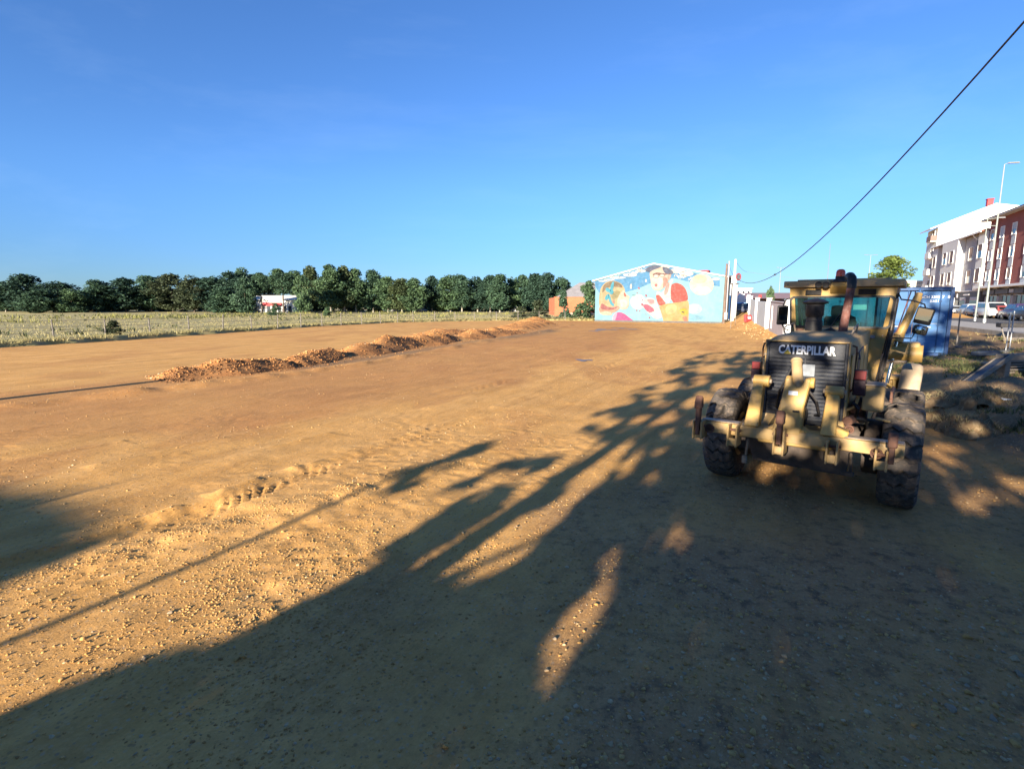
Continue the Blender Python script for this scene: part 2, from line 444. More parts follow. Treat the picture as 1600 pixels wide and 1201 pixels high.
def soil_material():
    m = bpy.data.materials.new('ochre_soil')
    n, l, p = nodes(m)
    p.inputs['Roughness'].default_value = .95; p.inputs['Specular IOR Level'].default_value = .12
    tc = n.new('ShaderNodeTexCoord'); pos = tc.outputs['Object']
    at = n.new('ShaderNodeAttribute'); at.attribute_name = 'soil'
    sp = n.new('ShaderNodeSeparateColor'); l.new(at.outputs['Color'], sp.inputs[0])
    def noise(sc, det=6, rough=.6, stretch=None):
        v = pos
        if stretch:
            mp = n.new('ShaderNodeMapping'); mp.vector_type = 'TEXTURE'; mp.inputs['Rotation'].default_value = (0, 0, math.radians(63)); mp.inputs['Scale'].default_value = stretch
            l.new(pos, mp.inputs[0]); v = mp.outputs[0]
        t = n.new('ShaderNodeTexNoise'); t.inputs['Scale'].default_value = sc; t.inputs['Detail'].default_value = det; t.inputs['Roughness'].default_value = rough
        l.new(v, t.inputs['Vector']); return t.outputs[0]
    def ramp(x, a, b):
        r = n.new('ShaderNodeMapRange'); r.inputs['From Min'].default_value = a; r.inputs['From Max'].default_value = b
        l.new(x, r.inputs['Value']); return r.outputs[0]
    def mix(fac, a, b, mode='MIX'):
        x = n.new('ShaderNodeMix'); x.data_type = 'RGBA'; x.blend_type = mode
        if isinstance(fac, float): x.inputs['Factor'].default_value = fac
        else: l.new(fac, x.inputs['Factor'])
        for s, c in (('A', a), ('B', b)):
            if isinstance(c, tuple): x.inputs[s].default_value = (*c, 1)
            else: l.new(c, x.inputs[s])
        return x.outputs['Result']
    def mul(a, b):
        x = n.new('ShaderNodeMath'); x.operation = 'MULTIPLY'
        for i, c in enumerate((a, b)):
            if isinstance(c, float): x.inputs[i].default_value = c
            else: l.new(c, x.inputs[i])
        return x.outputs[0]
    sand = mix(ramp(noise(.9, 8, .65), .35, .65), (.62, .325, .093), (.72, .40, .135))
    sand = mix(mul(ramp(noise(.5, 5, .6, (3.0, .28, 1)), .50, .68), .55), sand, (.42, .205, .058))
    sand = mix(mul(ramp(noise(2.2, 6, .7, (3.5, .45, 1)), .56, .72), .4), sand, (.66, .42, .165))
    redc = mix(ramp(noise(1.1, 8, .7), .35, .65), (.40, .178, .062), (.52, .245, .082))
    c = mix(mul(sp.outputs[0], .9), sand, redc)
    gr = mix(ramp(noise(3.5, 8, .7), .3, .7), (.24, .138, .078), (.44, .265, .135))
    c = mix(mul(sp.outputs[2], .8), c, gr)
    bk = mix(ramp(noise(1.3, 8, .7), .35, .65), (.15, .10, .062), (.25, .175, .10))
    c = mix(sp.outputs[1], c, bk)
    # grains: small pale and dark pebbles pressed into the surface
    vo = n.new('ShaderNodeTexVoronoi'); vo.inputs['Scale'].default_value = 26; l.new(pos, vo.inputs['Vector'])
    vo2 = n.new('ShaderNodeTexVoronoi'); vo2.inputs['Scale'].default_value = 70; l.new(pos, vo2.inputs['Vector'])
    sc = n.new('ShaderNodeSeparateColor'); l.new(vo.outputs['Color'], sc.inputs[0])
    c = mix(mul(mul(ramp(vo.outputs['Distance'], .40, .22), ramp(sc.outputs[0], .72, .80)), .55), c, (.42, .34, .24))
    c = mix(mul(mul(ramp(vo.outputs['Distance'], .42, .25), ramp(sc.outputs[1], .80, .86)), .5), c, (.17, .11, .07))
    c = mix(mul(ramp(noise(34, 4, .7), .45, .75), .28), c, (.20, .125, .055))
    c = mix(mul(ramp(noise(.7, 7, .75, (1.6, .6, 1)), .42, .70), .38), c, (.24, .125, .05))
    c = mix(mul(ramp(noise(16, 6, .8), .52, .66), .30), c, (.62, .42, .22))
    c = mix(mul(mul(ramp(noise(5.5, 6, .75), .50, .62), sp.outputs[2]), .7), c, (.105, .070, .048))
    l.new(c, p.inputs['Base Color'])
    b0 = n.new('ShaderNodeBump'); b0.inputs['Strength'].default_value = .5; b0.inputs['Distance'].default_value = .03
    l.new(noise(9, 5, .65, (5.0, .35, 1)), b0.inputs['Height'])
    b1 = n.new('ShaderNodeBump'); b1.inputs['Strength'].default_value = .4; b1.inputs['Distance'].default_value = .035
    l.new(noise(7, 9, .78), b1.inputs['Height']); l.new(b0.outputs[0], b1.inputs['Normal'])
    b2 = n.new('ShaderNodeBump'); b2.inputs['Strength'].default_value = .12; b2.inputs['Distance'].default_value = .012; b2.invert = True
    l.new(vo2.outputs['Distance'], b2.inputs['Height']); l.new(b1.outputs[0], b2.inputs['Normal'])
    l.new(b2.outputs[0], p.inputs['Normal'])
    return m

SOIL = soil_material()
me.materials.append(SOIL)
tag(link('dirt_ground', me), kind='structure')

# ---------------------------------------------------------------- grass field, a hand higher than the graded dirt
FE = np.array([(-75, -60), (-48, 0), (-38, 19), (-32.6, 31.5), (-29.6, 40), (-27.4, 48.5), (-24.0, 64), (-18.5, 79), (-8, 87.5), (3, 91.5), (13, 89.5), (27, 96), (60, 140), (1600, 1900)])
def field_z(x, y):
    d, s, a = polydist(x, y, FE)
    e = (vnoise(a * .9, a * 0, 91) - .5) * .7
    return .30 * sstep((d + e) / .55) + (fbm(x * .08, y * .08, 92) - .5) * .30 * sstep(d / 5)
seg = []
for (ax, ay), (bx, by) in zip(FE[:-1], FE[1:]):
    n_ = max(2, int(min(math.hypot(bx - ax, by - ay), 200) / .45)); seg += [(ax + (bx - ax) * i / n_, ay + (by - ay) * i / n_) for i in range(n_)]
seg = np.array(seg + [tuple(FE[-1])])
dirs = np.array([-.93, .36])
offs = np.r_[-.35, np.arange(0, 2, .2), 2, 2.5, 3.2, 4, 5, 6.5, 8, 10, 13, 17, 22, 28, 36, 46, 60, 80, 110, 160, 260, 500, 1000, 2500]
jit = (vnoise(np.arange(len(seg)) * .35, np.zeros(len(seg)), 95) - .5) * .9 + (vnoise(np.arange(len(seg)) * 1.3, np.zeros(len(seg)), 96) - .5) * .4
PX = seg[:, 0, None] + dirs[0] * offs[None] + jit[:, None] * np.clip(1 - offs / 6, 0, 1)[None]
PY = seg[:, 1, None] + dirs[1] * offs[None]
tt = np.concatenate([[-.06, .0], np.full(len(offs) - 2, 1.)])
PZ = np.where(offs[None] < .01, -.08, .0) + .26 * sstep((offs[None] + .05) / .35) * (.6 + .8 * vnoise(PX * .7, PY * .7, 97)) + (fbm(PX * .1, PY * .1, 92) - .5) * .3 * sstep(offs[None] / 5)
ii = np.arange(PX.size).reshape(PX.shape)
F = np.stack([ii[:-1, :-1], ii[1:, :-1], ii[1:, 1:], ii[:-1, 1:]], -1).reshape(-1, 4)
M['field'] = mat('dry_grass_soil', (.33, .28, .12), .95, c2=(.24, .22, .085), scale=.35, dirt=(.30, .21, .11), bump=.6, bscale=6)
fme = mesh_np('field', np.stack([PX, PY, PZ], -1).reshape(-1, 3), F, [M['field']], True)
tag(link('field', fme), kind='structure')

def tufts(name, n, pts, hts, wid, m, blades=3, lean=.35, tint=None, parent=None):
    """grass / weeds: n tufts of a few blades each, joined"""
    N = len(pts) * blades
    P = np.repeat(pts, blades, 0); hh = np.repeat(hts, blades) * RNG.uniform(.6, 1.15, N)
    ang = RNG.uniform(0, 2 * np.pi, N); w = wid * RNG.uniform(.6, 1.3, N)
    dx, dy = np.cos(ang), np.sin(ang)
    off = RNG.normal(0, .6, (N, 2)) * hh[:, None] * .35
    b = P.copy(); b[:, 0] += off[:, 0]; b[:, 1] += off[:, 1]
    l_ = RNG.normal(0, lean, (N, 2)) * hh[:, None]
    tip = b + np.stack([l_[:, 0], l_[:, 1], hh], 1)
    v = np.stack([b + np.stack([dx * w, dy * w, -.03 + 0 * w], 1), b - np.stack([dx * w, dy * w, .03 + 0 * w], 1), tip], 1).reshape(-1, 3)
    f = np.arange(N * 3).reshape(-1, 3)
    t = np.repeat(RNG.uniform(0, 1, N) if tint is None else np.repeat(tint, blades) + RNG.normal(0, .12, N), 3)
    return link(name, mesh_np(name, v, f, [m], False, np.clip(t, 0, 1)), parent)

M['grass'] = leafmat('field_grass', (.20, .185, .075), (.42, .365, .18), .3)
M['flower'] = leafmat('yellow_weeds', (.16, .16, .06), (.36, .34, .10), .3)
M['weed'] = leafmat('green_weeds', (.045, .06, .025), (.12, .13, .05), .3)
def field_pts(n, d0, d1, pw=1.0):
    i = RNG.integers(0, len(seg), n); o = d0 + (d1 - d0) * RNG.uniform(0, 1, n) ** pw
    p = seg[i] + dirs[None] * o[:, None] + RNG.normal(0, .4, (n, 2))
    k = (p[:, 1] > 20) & (p[:, 1] < 190) & (p[:, 0] < 60); p = p[k]
    z = .24 + (fbm(p[:, 0] * .1, p[:, 1] * .1, 92) - .5) * .3 * sstep(o[k] / 5)
    return np.c_[p, z], o[k]
p_, o_ = field_pts(52000, .1, 90, 1.6)
patch = fbm(p_[:, 0] * .12, p_[:, 1] * .12, 101)
tag(tufts('field_grass', 0, p_, .10 + .20 * patch, .035, M['grass'], 3, .5, np.clip(patch * 1.6 - .2, 0, 1)), kind='stuff')
p_, o_ = field_pts(9000, .0, 1.2, 1)
tag(tufts('edge_grass', 0, p_, .22 + .1 * RNG.uniform(0, 1, len(p_)), .03, M['grass'], 4, .5), kind='stuff')
p_, o_ = field_pts(14000, 40, 125, 1)
patch = fbm(p_[:, 0] * .07, p_[:, 1] * .2, 103); k = patch > .62
tag(tufts('yellow_weeds', 0, p_[k], .35 + .5 * patch[k], .09, M['flower'], 4, .35), kind='stuff')
p_, o_ = field_pts(9000, 2, 110, 1)
patch = fbm(p_[:, 0] * .14, p_[:, 1] * .14, 104); k = patch > .58
tag(tufts('green_weeds', 0, p_[k], .25 + .35 * patch[k], .07, M['weed'], 5, .45), kind='stuff')

# ---------------------------------------------------------------- street, pavement, kerb (raised a metre above the site)
def strip(name, d0, d1, u0, u1, z, m, th=None):
    b = MB(); n_ = 24
    for i in range(n_):
        a0 = u0 + (u1 - u0) * i / n_; a1 = u0 + (u1 - u0) * (i + 1) / n_
        q = [FAC_P + FAC_D * a + FAC_N * d for a, d in ((a0, d0), (a1, d0), (a1, d1), (a0, d1))]
        b.prism([(*p, z - (th or .2)) for p in q], (0, 0, (th or .2)))
    return tag(b.build(name, m, smooth=0), kind='structure')
M['asphalt'] = mat('asphalt', (.10, .10, .105), .9, var=.25, scale=1.2, dirt=(.14, .13, .12), bump=.1)
M['pave'] = mat('pale_pavement', (.36, .34, .31), .85, var=.15, scale=2, dirt=(.30, .26, .21))
M['conc'] = mat('old_concrete', (.36, .32, .26), .9, var=.3, scale=2.5, dirt=(.20, .16, .12), bump=.3, bscale=12)
strip('road', 3.4, 13.2, -70, 120, 1.10, M['asphalt'], .3)
strip('pavement', -.5, 3.4, -70, 120, 1.24, M['pave'], .4)
strip('pavement', 13.2, 17.2, -70, 60, 1.20, M['pave'], .4)
strip('kerb', 17.2, 17.55, -70, 60, 1.23, M['conc'], .9)
# ================================================================ motor grader
def tyre(D, Wd, lugs=True, rim_r=.31, N=24):
    b = MB(); R = D / 2; h = Wd / 2
    k = .040 if lugs else 0
    b.lathe([(rim_r, -h * .72), (rim_r + .03, -h * .86), (R * .72, -h * 1.0), (R * .88, -h * .97), (R - .03 - k, -h * .86), (R - k, -h * .62), (R + .006 - k, 0), (R - k, h * .62), (R - .03 - k, h * .86), (R * .88, h * .97), (R * .72, h), (rim_r + .03, h * .86), (rim_r, h * .72)], ax=(1, 0, 0), n=52)
    if lugs:
        xs = np.array([-1.0, -.86, -.52, -.17, .17, .52, .86, 1.0]) * h
        rr = np.array([R - .085, R - .022, R, R + .004, R + .004, R, R - .022, R - .085])
        zz = np.array([.2, .2, -.55, .55, -.55, .55, -.2, -.2]) * .30
        pitch = 2 * math.pi / N
        for i in range(N):
            a0 = i * pitch
            for j in range(len(xs) - 1):
                P = []
                for rad in (-.045, 0):
                    for (q, e) in ((j, -.36), (j + 1, -.36), (j + 1, .36), (j, .36)):
                        a = a0 + (zz[q] + e) * pitch
                        r = rr[q] + rad - (.0 if rad == 0 else .01)
                        x = xs[q] * (1.0 if abs(xs[q]) < h * .99 else 1.015)
                        P.append((x, r * math.cos(a), r * math.sin(a)))
                b.hexa(P)
    return b

def rim(Wd, col, side):
    """side: +1 outer face towards +x"""
    b = MB(); h = Wd / 2 * side
    b.lathe([(.31, -h * .8), (.325, h * .7), (.335, h * .86), (.30, h * .86), (.285, h * .55), (.20, h * .35), (.19, h * .55), (.12, h * .6), (.10, h * .75), (0, h * .75)], ax=(1, 0, 0), n=32, m=0)
    b.lathe([(.335, -h * .86), (.30, -h * .84), (.28, -h * .3), (.10, -h * .2), (0, -h * .2)], ax=(1, 0, 0), n=32, m=0)
    for k in range(10):
        a = k * math.pi / 5
        b.lathe([(.016, 0), (.016, .03), (0, .032)], o=(h * .56, .155 * math.cos(a), .155 * math.sin(a)), ax=(side, 0, 0), n=6, m=0)
    return b.mesh('rim', [M[col]])

GR = thing('motor_grader', 'dusty yellow motor grader with dark rear grille and ripper beam standing on the dirt', 'motor grader', (4.714, 8.081, 0), -math.radians(37.246))
TD, TW = 1.36, .42
ty_me = tyre(TD, TW).mesh('tyre', M['rubber'], 0, 35)
for sx in (-1, 1):
    rm = rim(TW, 'yellow_dusty', sx)
    for yy in (-.76, .76):
        w = link('wheel', rm, GR, (sx * 1.09, yy, TD / 2 - .025)); w.rotation_euler = (random.uniform(0, 6), 0, 0)
        link('tyre', ty_me, w)
fty = tyre(1.30, .40, False).mesh('tyre', M['rubber_dusty'], 0, 35)
for sx in (-1, 1):
    w = link('wheel', rim(.40, 'yellow_dusty', sx), GR, (sx * 1.06, 5.72, .65)); w.rotation_euler = (0, math.radians(4), 0)
    link('tyre', fty, w); w['label'] = 'worn smooth front wheel caked in pale dust'

def part(name, b, m, bevel=.008, smooth=35, parent=None, label=None, seg=1):
    o = b.build(name, m if isinstance(m, list) else (M[m] if isinstance(m, str) else m), parent or GR, bevel, smooth, seg)
    if label: o['label'] = label
    return o

# running gear
for sx in (-1, 1):
    b = MB(); b.prism([(sx * .68, -1.15, .52), (sx * .68, -.95, .40), (sx * .68, .95, .40), (sx * .68, 1.15, .52), (sx * .68, 1.15, .82), (sx * .68, .9, .96), (sx * .68, -.9, .96), (sx * .68, -1.15, .82)], (sx * .18, 0, 0))
    part('tandem_case', b, 'mud', .015)
b = MB(); b.tube([(-.7, 0, .70), (.7, 0, .70)], .17, 12); b.box((0, 0, .72), (.5, .55, .45)); part('rear_axle', b, 'mud', .02)
b = MB(); b.box((0, -.35, .86), (.74, 2.2, .36)); b.box((0, -1.2, .66), (.9, .5, .3)); b.box((.0, -.2, .58), (.5, 1.3, .25)); part('belly_pan', b, 'mud', .02)
b = MB()
for sx in (-1, 1): b.box((sx * .44, .1, 1.06), (.1, 3.3, .2))
b.box((0, -1.40, 1.0), (.98, .16, .22)); part('rear_frame', b, 'yellow_dusty', .012)
# hood
b = MB()
b.hexa([(-.50, -1.46, 1.04), (.50, -1.46, 1.04), (.50, 1.58, 1.10), (-.50, 1.58, 1.10), (-.485, -1.46, 2.15), (.485, -1.46, 2.15), (.485, 1.58, 2.20), (-.485, 1.58, 2.20)])
hood = part('hood', b, 'yellow_dusty', .018, seg=2)
b = MB(); b.hexa([(-.475, -1.49, 2.135), (.475, -1.49, 2.135), (.46, 1.5, 2.185), (-.46, 1.5, 2.185), (-.40, -1.30, 2.20), (.40, -1.30, 2.20), (.40, 1.5, 2.225), (-.40, 1.5, 2.225)]); part('hood_top', b, 'tan_top', .012)
for sx in (-1, 1):
    b = MB()
    for k in range(4): b.box((sx * .497, -1.15 + k * .62, 1.68), (.02, .50, .62))
    part('side_panel', b, 'yellow', .008)
    b = MB(); b.box((sx * .508, -.5, 1.75), (.012, .34, .3)); part('side_vent', b, 'black', .003)
# grille: surround, backing, slats
gt, gb = 2.125, 1.055
b = MB(); b.box((0, -1.475, (gt + gb) / 2), (.90, .03, gt - gb)); part('grille_backing', b, 'navy', .004)
b = MB()
b.box((-.452, -1.495, (gt + gb) / 2), (.035, .05, gt - gb + .03)); part('grille_frame', b, 'navy', .006); b = MB(); b.box((.452, -1.495, (gt + gb) / 2), (.035, .05, gt - gb + .03)); part('grille_frame', b, 'navy', .006)
b = MB(); b.box((.478, -1.487, (gt + gb) / 2), (.02, .06, gt - gb + .06)); b.box((-.478, -1.487, (gt + gb) / 2), (.02, .06, gt - gb + .06)); b.box((0, -1.487, gt + .02), (.97, .06, .02)); part('hood_edge', b, 'yellow_dusty', .006)
sm = MB().box((0, 0, 0), (.868, .012, .032), rot=(.22, 0, 0)).mesh('slat', M['navy'], .003)
for k in range(17): link('slat', sm, GR, (0, -1.498, gb + .06 + k * .05))
b = MB(); b.box((0, -1.508, 2.02), (.868, .012, .19)); part('name_board', b, 'navy', .003)
b = MB(); b.box((0, -1.508, 1.74), (.02, .012, .72)); part('grille_bar', b, 'navy', .003)
b = MB(); b.box((.03, -1.512, 1.775), (.17, .006, .15)); part('sticker', b, 'label', 0)
# lettering
def text_mesh(name, s, height, width, m, depth=.004, bold=.0):
    cu = bpy.data.curves.new(name, 'FONT'); cu.body = s; cu.align_x = 'CENTER'; cu.align_y = 'CENTER'; cu.extrude = depth; cu.offset = bold; cu.resolution_u = 3
    o = bpy.data.objects.new(name, cu); COL.objects.link(o)
    dg = bpy.context.evaluated_depsgraph_get()
    me = bpy.data.meshes.new_from_object(o.evaluated_get(dg)); bpy.data.objects.remove(o)
    v = np.array([x.co[:] for x in me.vertices]); lo, hi = v.min(0), v.max(0)
    for x in me.vertices:
        x.co.x = (x.co.x - (lo[0] + hi[0]) / 2) * width / (hi[0] - lo[0]); x.co.y = (x.co.y - (lo[1] + hi[1]) / 2) * height / (hi[1] - lo[1])
    me.materials.clear(); me.materials.append(m); me.name = name
    return me
o = link('lettering', text_mesh('lettering', 'CATERPILLAR', .118, .655, M['letter'], bold=.036), GR, (.005, -1.518, 2.035)); o.rotation_euler = (math.pi / 2, 0, 0)
b = MB(); b.prism([(-.262, -1.522, 1.978), (-.170, -1.522, 1.978), (-.217, -1.522, 2.036)], (0, -.006, 0)); part('emblem', b, 'triangle', 0)
# ripper / scarifier
yb = -2.13
b = MB()
b.hexa([(-1.10, yb - .07, .945), (1.13, yb - .07, .945), (1.13, yb + .10, .945), (-1.10, yb + .10, .945), (-1.10, yb - .05, 1.085), (1.13, yb - .05, 1.085), (1.13, yb + .10, 1.10), (-1.10, yb + .10, 1.10)])
part('ripper_beam', b, 'yellow_dusty', .014, seg=2)
# pale worn top of the beam outside the frame
for x0, x1 in ((-1.06, -.60), (.56, 1.12)):
    b = MB(); b.box(((x0 + x1) / 2, yb + .02, 1.10), (x1 - x0, .14, .012)); part('wear_plate', b, 'worn', .003)
b = MB()
b.prism([(-.52, yb - .02, 1.06), (-.36, yb - .02, .895), (.40, yb - .02, .895), (.56, yb - .02, 1.02), (.60, yb - .02, 1.15), (.46, yb - .02, 1.20), (.30, yb - .02, 1.10), (.18, yb - .02, 1.10), (.08, yb - .02, 1.16), (-.18, yb - .02, 1.16), (-.28, yb - .02, 1.08), (-.40, yb - .02, 1.12), (-.55, yb - .02, 1.16)], (0, .16, 0))
part('ripper_frame', b, 'yellow', .014)
def arm(xc, wb, wt, z0, z1, y0, y1, th, name, m='yellow'):
    b = MB()
    b.hexa([(xc - wb / 2, y0 - th / 2, z0), (xc + wb / 2, y0 - th / 2, z0), (xc + wb / 2, y0 + th / 2, z0), (xc - wb / 2, y0 + th / 2, z0), (xc - wt / 2, y1 - th / 2, z1), (xc + wt / 2, y1 - th / 2, z1), (xc + wt / 2, y1 + th / 2, z1), (xc - wt / 2, y1 + th / 2, z1)])
    return part(name, b, m, .012)
def eye(xc, y, z, r, w, name='pin', m='yellow'):
    b = MB(); b.lathe([(r, -w / 2), (r, w / 2)], o=(xc, y, z), ax=(1, 0, 0), n=18); return part(name, b, m, .008)
arm(-.445, .17, .12, 1.10, 1.62, yb - .02, yb + .22, .17, 'lift_lever')
eye(-.42, yb + .23, 1.645, .075, .19, 'lever_eye'); eye(-.42, yb + .23, 1.645, .03, .24, 'pin', 'worn')
arm(.395, .16, .13, 1.10, 1.56, yb - .02, yb + .18, .17, 'lift_lever')
eye(.40, yb + .19, 1.585, .07, .19, 'lever_eye'); eye(.40, yb + .19, 1.585, .03, .24, 'pin', 'worn')
b = MB()   # fork carrying the cylinder
y0, y1 = yb - .06, yb + .14
b.prism([(-.215, y0, 1.05), (.105, y0, 1.05), (.115, y0 + .05, 1.40), (.145, y0 + .09, 1.60), (.165, y0 + .10, 1.73), (.105, y0 + .10, 1.74), (.075, y0 + .09, 1.655), (.02, y0 + .085, 1.615), (-.035, y0 + .09, 1.655), (-.065, y0 + .10, 1.74), (-.115, y0 + .10, 1.73), (-.125, y0 + .09, 1.60), (-.15, y0 + .05, 1.40)], (0, .17, 0))
part('lift_fork', b, 'yellow', .014)
eye(.17, yb + .11, 1.68, .065, .05, 'fork_boss'); eye(-.09, yb + .11, 1.69, .06, .05, 'fork_boss')
b = MB(); b.tube([(.02, yb + .13, 1.58), (-.055, yb + .34, 1.905)], .062, 18); o = part('lift_cylinder', b, 'tan_top', .006)
b = MB(); b.tube([(-.055, yb + .34, 1.90), (-.06, yb + .36, 1.925)], .068, 18); part('cylinder_cap', b, 'tan_top', .006, parent=o)
b = MB(); b.tube([(.05, yb + .08, 1.60), (.09, yb + .04, 1.45), (.13, yb + .16, 1.32), (.10, yb + .2, 1.1)], .014, 6); part('hose', b, 'black', 0)
b = MB(); b.box((.045, yb - .075, 1.345), (.075, .02, .022)); part('lock_bar', b, 'black', .003)
b = MB(); b.box((-.012, yb - .012, 1.555), (.10, .012, .05), rot=(-.16, 0, 0)); part('sticker', b, 'white', 0)
# shank holders on the beam
def holder(x, z0, z1, m='yellow_dusty'):
    b = MB()
    b.box((x - .052, yb - .09, (z0 + z1) / 2), (.022, .24, z1 - z0)); b.box((x + .052, yb - .09, (z0 + z1) / 2), (.022, .24, z1 - z0)); b.box((x, yb - .17, z0 + .06), (.10, .03, .10))
    o = part('shank_holder', b, m, .008)
    b = MB(); b.tube([(x - .085, yb - .12, z1 - .07), (x + .085, yb - .12, z1 - .07)], .018, 8); part('pin', b, 'rust', .003, parent=o)
    return o
holder(-1.08, .86, 1.10); holder(-.64, .82, 1.10); holder(-.10, .80, 1.12); holder(.46, .79, 1.06); holder(.93, .80, 1.04)
def shank(x, z0, z1, tip_up=True):
    b = MB(); y = yb - .16
    b.prism([(x - .028, y + .04, z0), (x - .028, y - .05, z0 + .02), (x - .028, y - .06, z1 - .18), (x - .028, y - .01, z1 - .03), (x - .028, y + .05, z1 - .10), (x - .028, y + .03, z0 + .2)], (.056, 0, 0))
    o = part('ripper_shank', b, 'rust', .008)
    b = MB(); b.prism([(x - .045, y - .07, z1 - .17), (x - .045, y - .07, z1 - .10), (x - .045, y - .01, z1), (x - .045, y + .03, z1 - .03), (x - .045, y + .05, z1 - .17)], (.09, 0, 0)); part('ripper_tooth', b, 'rust', .012, parent=o)
    return o
shank(-1.08, .90, 1.44); shank(-.10, .92, 1.36); shank(1.02, .88, 1.25)
for x, z in ((-.96, .995), (.88, .965)):
    b = MB(); b.lathe([(.062, 0), (.062, .014), (.044, .014), (.044, 0)], o=(x, yb - .066, z), ax=(0, -1, .05), n=24); part('welded_ring', b, 'rust', .003)
b = MB(); b.prism([(-.62, -1.72, .92), (.62, -1.72, .90), (.56, -1.66, .50), (-.52, -1.66, .52)], (0, .05, 0)); part('guard_plate', b, 'mud', .01)
b = MB(); b.tube([(-.50, yb + .05, .90), (-.52, yb + .06, .66)], .016, 8); b.box((-.53, yb + .06, .62), (.06, .05, .1)); part('chain_link', b, 'worn', .006)
b = MB(); b.tube([(.62, -1.9, .86), (.63, -1.9, .62)], .018, 8); b.box((.60, -1.9, .60), (.14, .05, .05)); part('tow_hitch', b, 'mud', .006)
for sx in (-1, 1):
    b = MB(); b.hexa([(sx * .36 - .05, -2.08, .92), (sx * .36 + .05, -2.08, .92), (sx * .36 + .05, -1.4, .96), (sx * .36 - .05, -1.4, .96), (sx * .36 - .05, -2.08, 1.04), (sx * .36 + .05, -2.08, 1.04), (sx * .36 + .05, -1.4, 1.18), (sx * .36 - .05, -1.4, 1.18)]); part('ripper_link', b, 'yellow_dusty', .01)
# tail lamps on brackets
for x0, x1, z0, z1 in ((-.655, -.545, 1.575, 1.845), (.545, .675, 1.50, 1.81)):
    xc, zm = (x0 + x1) / 2, z0 + (z1 - z0) * .62
    b = MB(); b.box((xc, -1.43, (z0 + z1) / 2), (x1 - x0 + .015, .05, z1 - z0 + .015)); o = part('tail_lamp', b, 'black', .008)
    b = MB(); b.box((xc, -1.467, (z1 + zm) / 2), (x1 - x0 - .008, .03, z1 - zm - .008)); part('lens', b, 'redlens', .006, parent=o)
    b = MB(); b.box((xc, -1.467, (z0 + zm) / 2), (x1 - x0 - .008, .03, zm - z0 - .004)); part('lens', b, 'darkred', .006, parent=o)
    b = MB(); b.tube([(xc, -1.42, z0), (xc * .95, -1.41, z0 - .16), (.47 * (1 if xc > 0 else -1), -1.4, z0 - .22)], .02, 8); part('lamp_bracket', b, 'yellow_dusty', 0)
# rails, boxes and lines beside the engine
for sx in (-1, 1):
    b = MB(); b.tube([(sx * .49, -1.30, 1.50), (sx * .535, -1.38, 1.56), (sx * .545, -1.38, 2.02), (sx * .535, -1.36, 2.09), (sx * .49, -1.30, 2.10)], .012, 8); part('grab_rail', b, 'rust', 0)
    b = MB(); b.tube([(sx * .40, -.7, 2.18), (sx * .43, -.7, 2.27), (sx * .43, -.5, 2.31), (sx * .42, .0, 2.33), (sx * .40, .05, 2.2)], .012, 8); part('grab_rail', b, 'worn', 0)
b = MB(); b.box((.76, -1.28, 1.47), (.22, .34, .32)); o = part('battery_box', b, 'yellow_dusty', .014)
b = MB(); b.box((.76, -1.28, 1.635), (.235, .36, .02)); part('box_lid', b, 'worn', .006, parent=o)
b = MB(); b.box((.60, -.9, 1.22), (.16, .5, .26)); b.tube([(.52, -1.55, 1.17), (.56, -1.3, 1.17)], .06, 14); b.tube([(.58, -1.35, 1.30), (.62, -1.05, 1.36)], .075, 14); part('hydraulic_pump', b, 'rust', .012)
b = MB(); b.tube([(.56, -1.40, 1.40), (.62, -1.46, 1.33), (.60, -1.40, 1.22), (.66, -1.2, 1.12)], .022, 8); b.tube([(.62, -1.2, 1.42), (.70, -1.42, 1.24), (.72, -1.2, 1.05)], .018, 8); b.tube([(.60, -1.42, 1.20), (.80, -1.30, 1.17), (.86, -1.0, 1.15)], .022, 8); part('hose', b, 'black', 0)
b = MB(); b.lathe([(.055, 0), (.055, .05), (.035, .05), (.03, .0)], o=(.56, -1.62, 1.09), ax=(0, -1, .1), n=18); part('pump_flange', b, 'rust', .004)
b = MB(); b.box((.88, -1.42, 1.215), (.16, .05, .03), rot=(0, .15, 0)); part('step', b, 'yellow_dusty', .008)
b = MB(); b.box((.76, .1, 1.30), (.34, 1.5, .05)); b.box((.9, .75, 1.12), (.06, .5, .4)); part('catwalk', b, 'mud', .01)
b = MB(); b.box((-.70, .1, 1.20), (.34, 1.6, .05)); b.box((-.62, -.6, 1.35), (.2, .6, .4)); part('catwalk', b, 'mud', .01)
# stacks on the hood
b = MB(); b.lathe([(.11, 2.16), (.11, 2.20), (.118, 2.21), (.118, 2.36), (.110, 2.37), (.110, 2.42)], o=(-.19, .3, 0), n=24); part('air_cleaner', b, 'black', 0)
b = MB(); b.lathe([(.105, 2.42), (.125, 2.45), (.125, 2.62), (.18, 2.64), (.185, 2.655), (.10, 2.70), (0, 2.715)], o=(-.19, .3, 0), n=28); part('precleaner', b, 'black', 0)
b = MB(); b.lathe([(.055, 2.14), (.058, 2.15), (.058, 2.235), (.05, 2.245), (0, 2.245)], o=(-.38, .25, 0), n=18); part('filler_cap', b, 'rust', .0)
b = MB(); b.tube([(.205, .3, 2.17), (.215, .3, 2.30), (.235, .3, 2.55), (.255, .3, 2.75)], [.066, .058, .056, .056], 20); b.tube([(.255, .3, 2.75), (.268, .3, 2.92)], .058, 20); part('exhaust_stack', b, 'rustpipe', 0)
b = MB(); b.tube([(.268, .3, 2.86), (.272, .30, 2.95), (.262, .33, 3.01), (.235, .40, 3.04), (.21, .50, 3.045)], .062, 20); part('exhaust_elbow', b, 'black', 0)
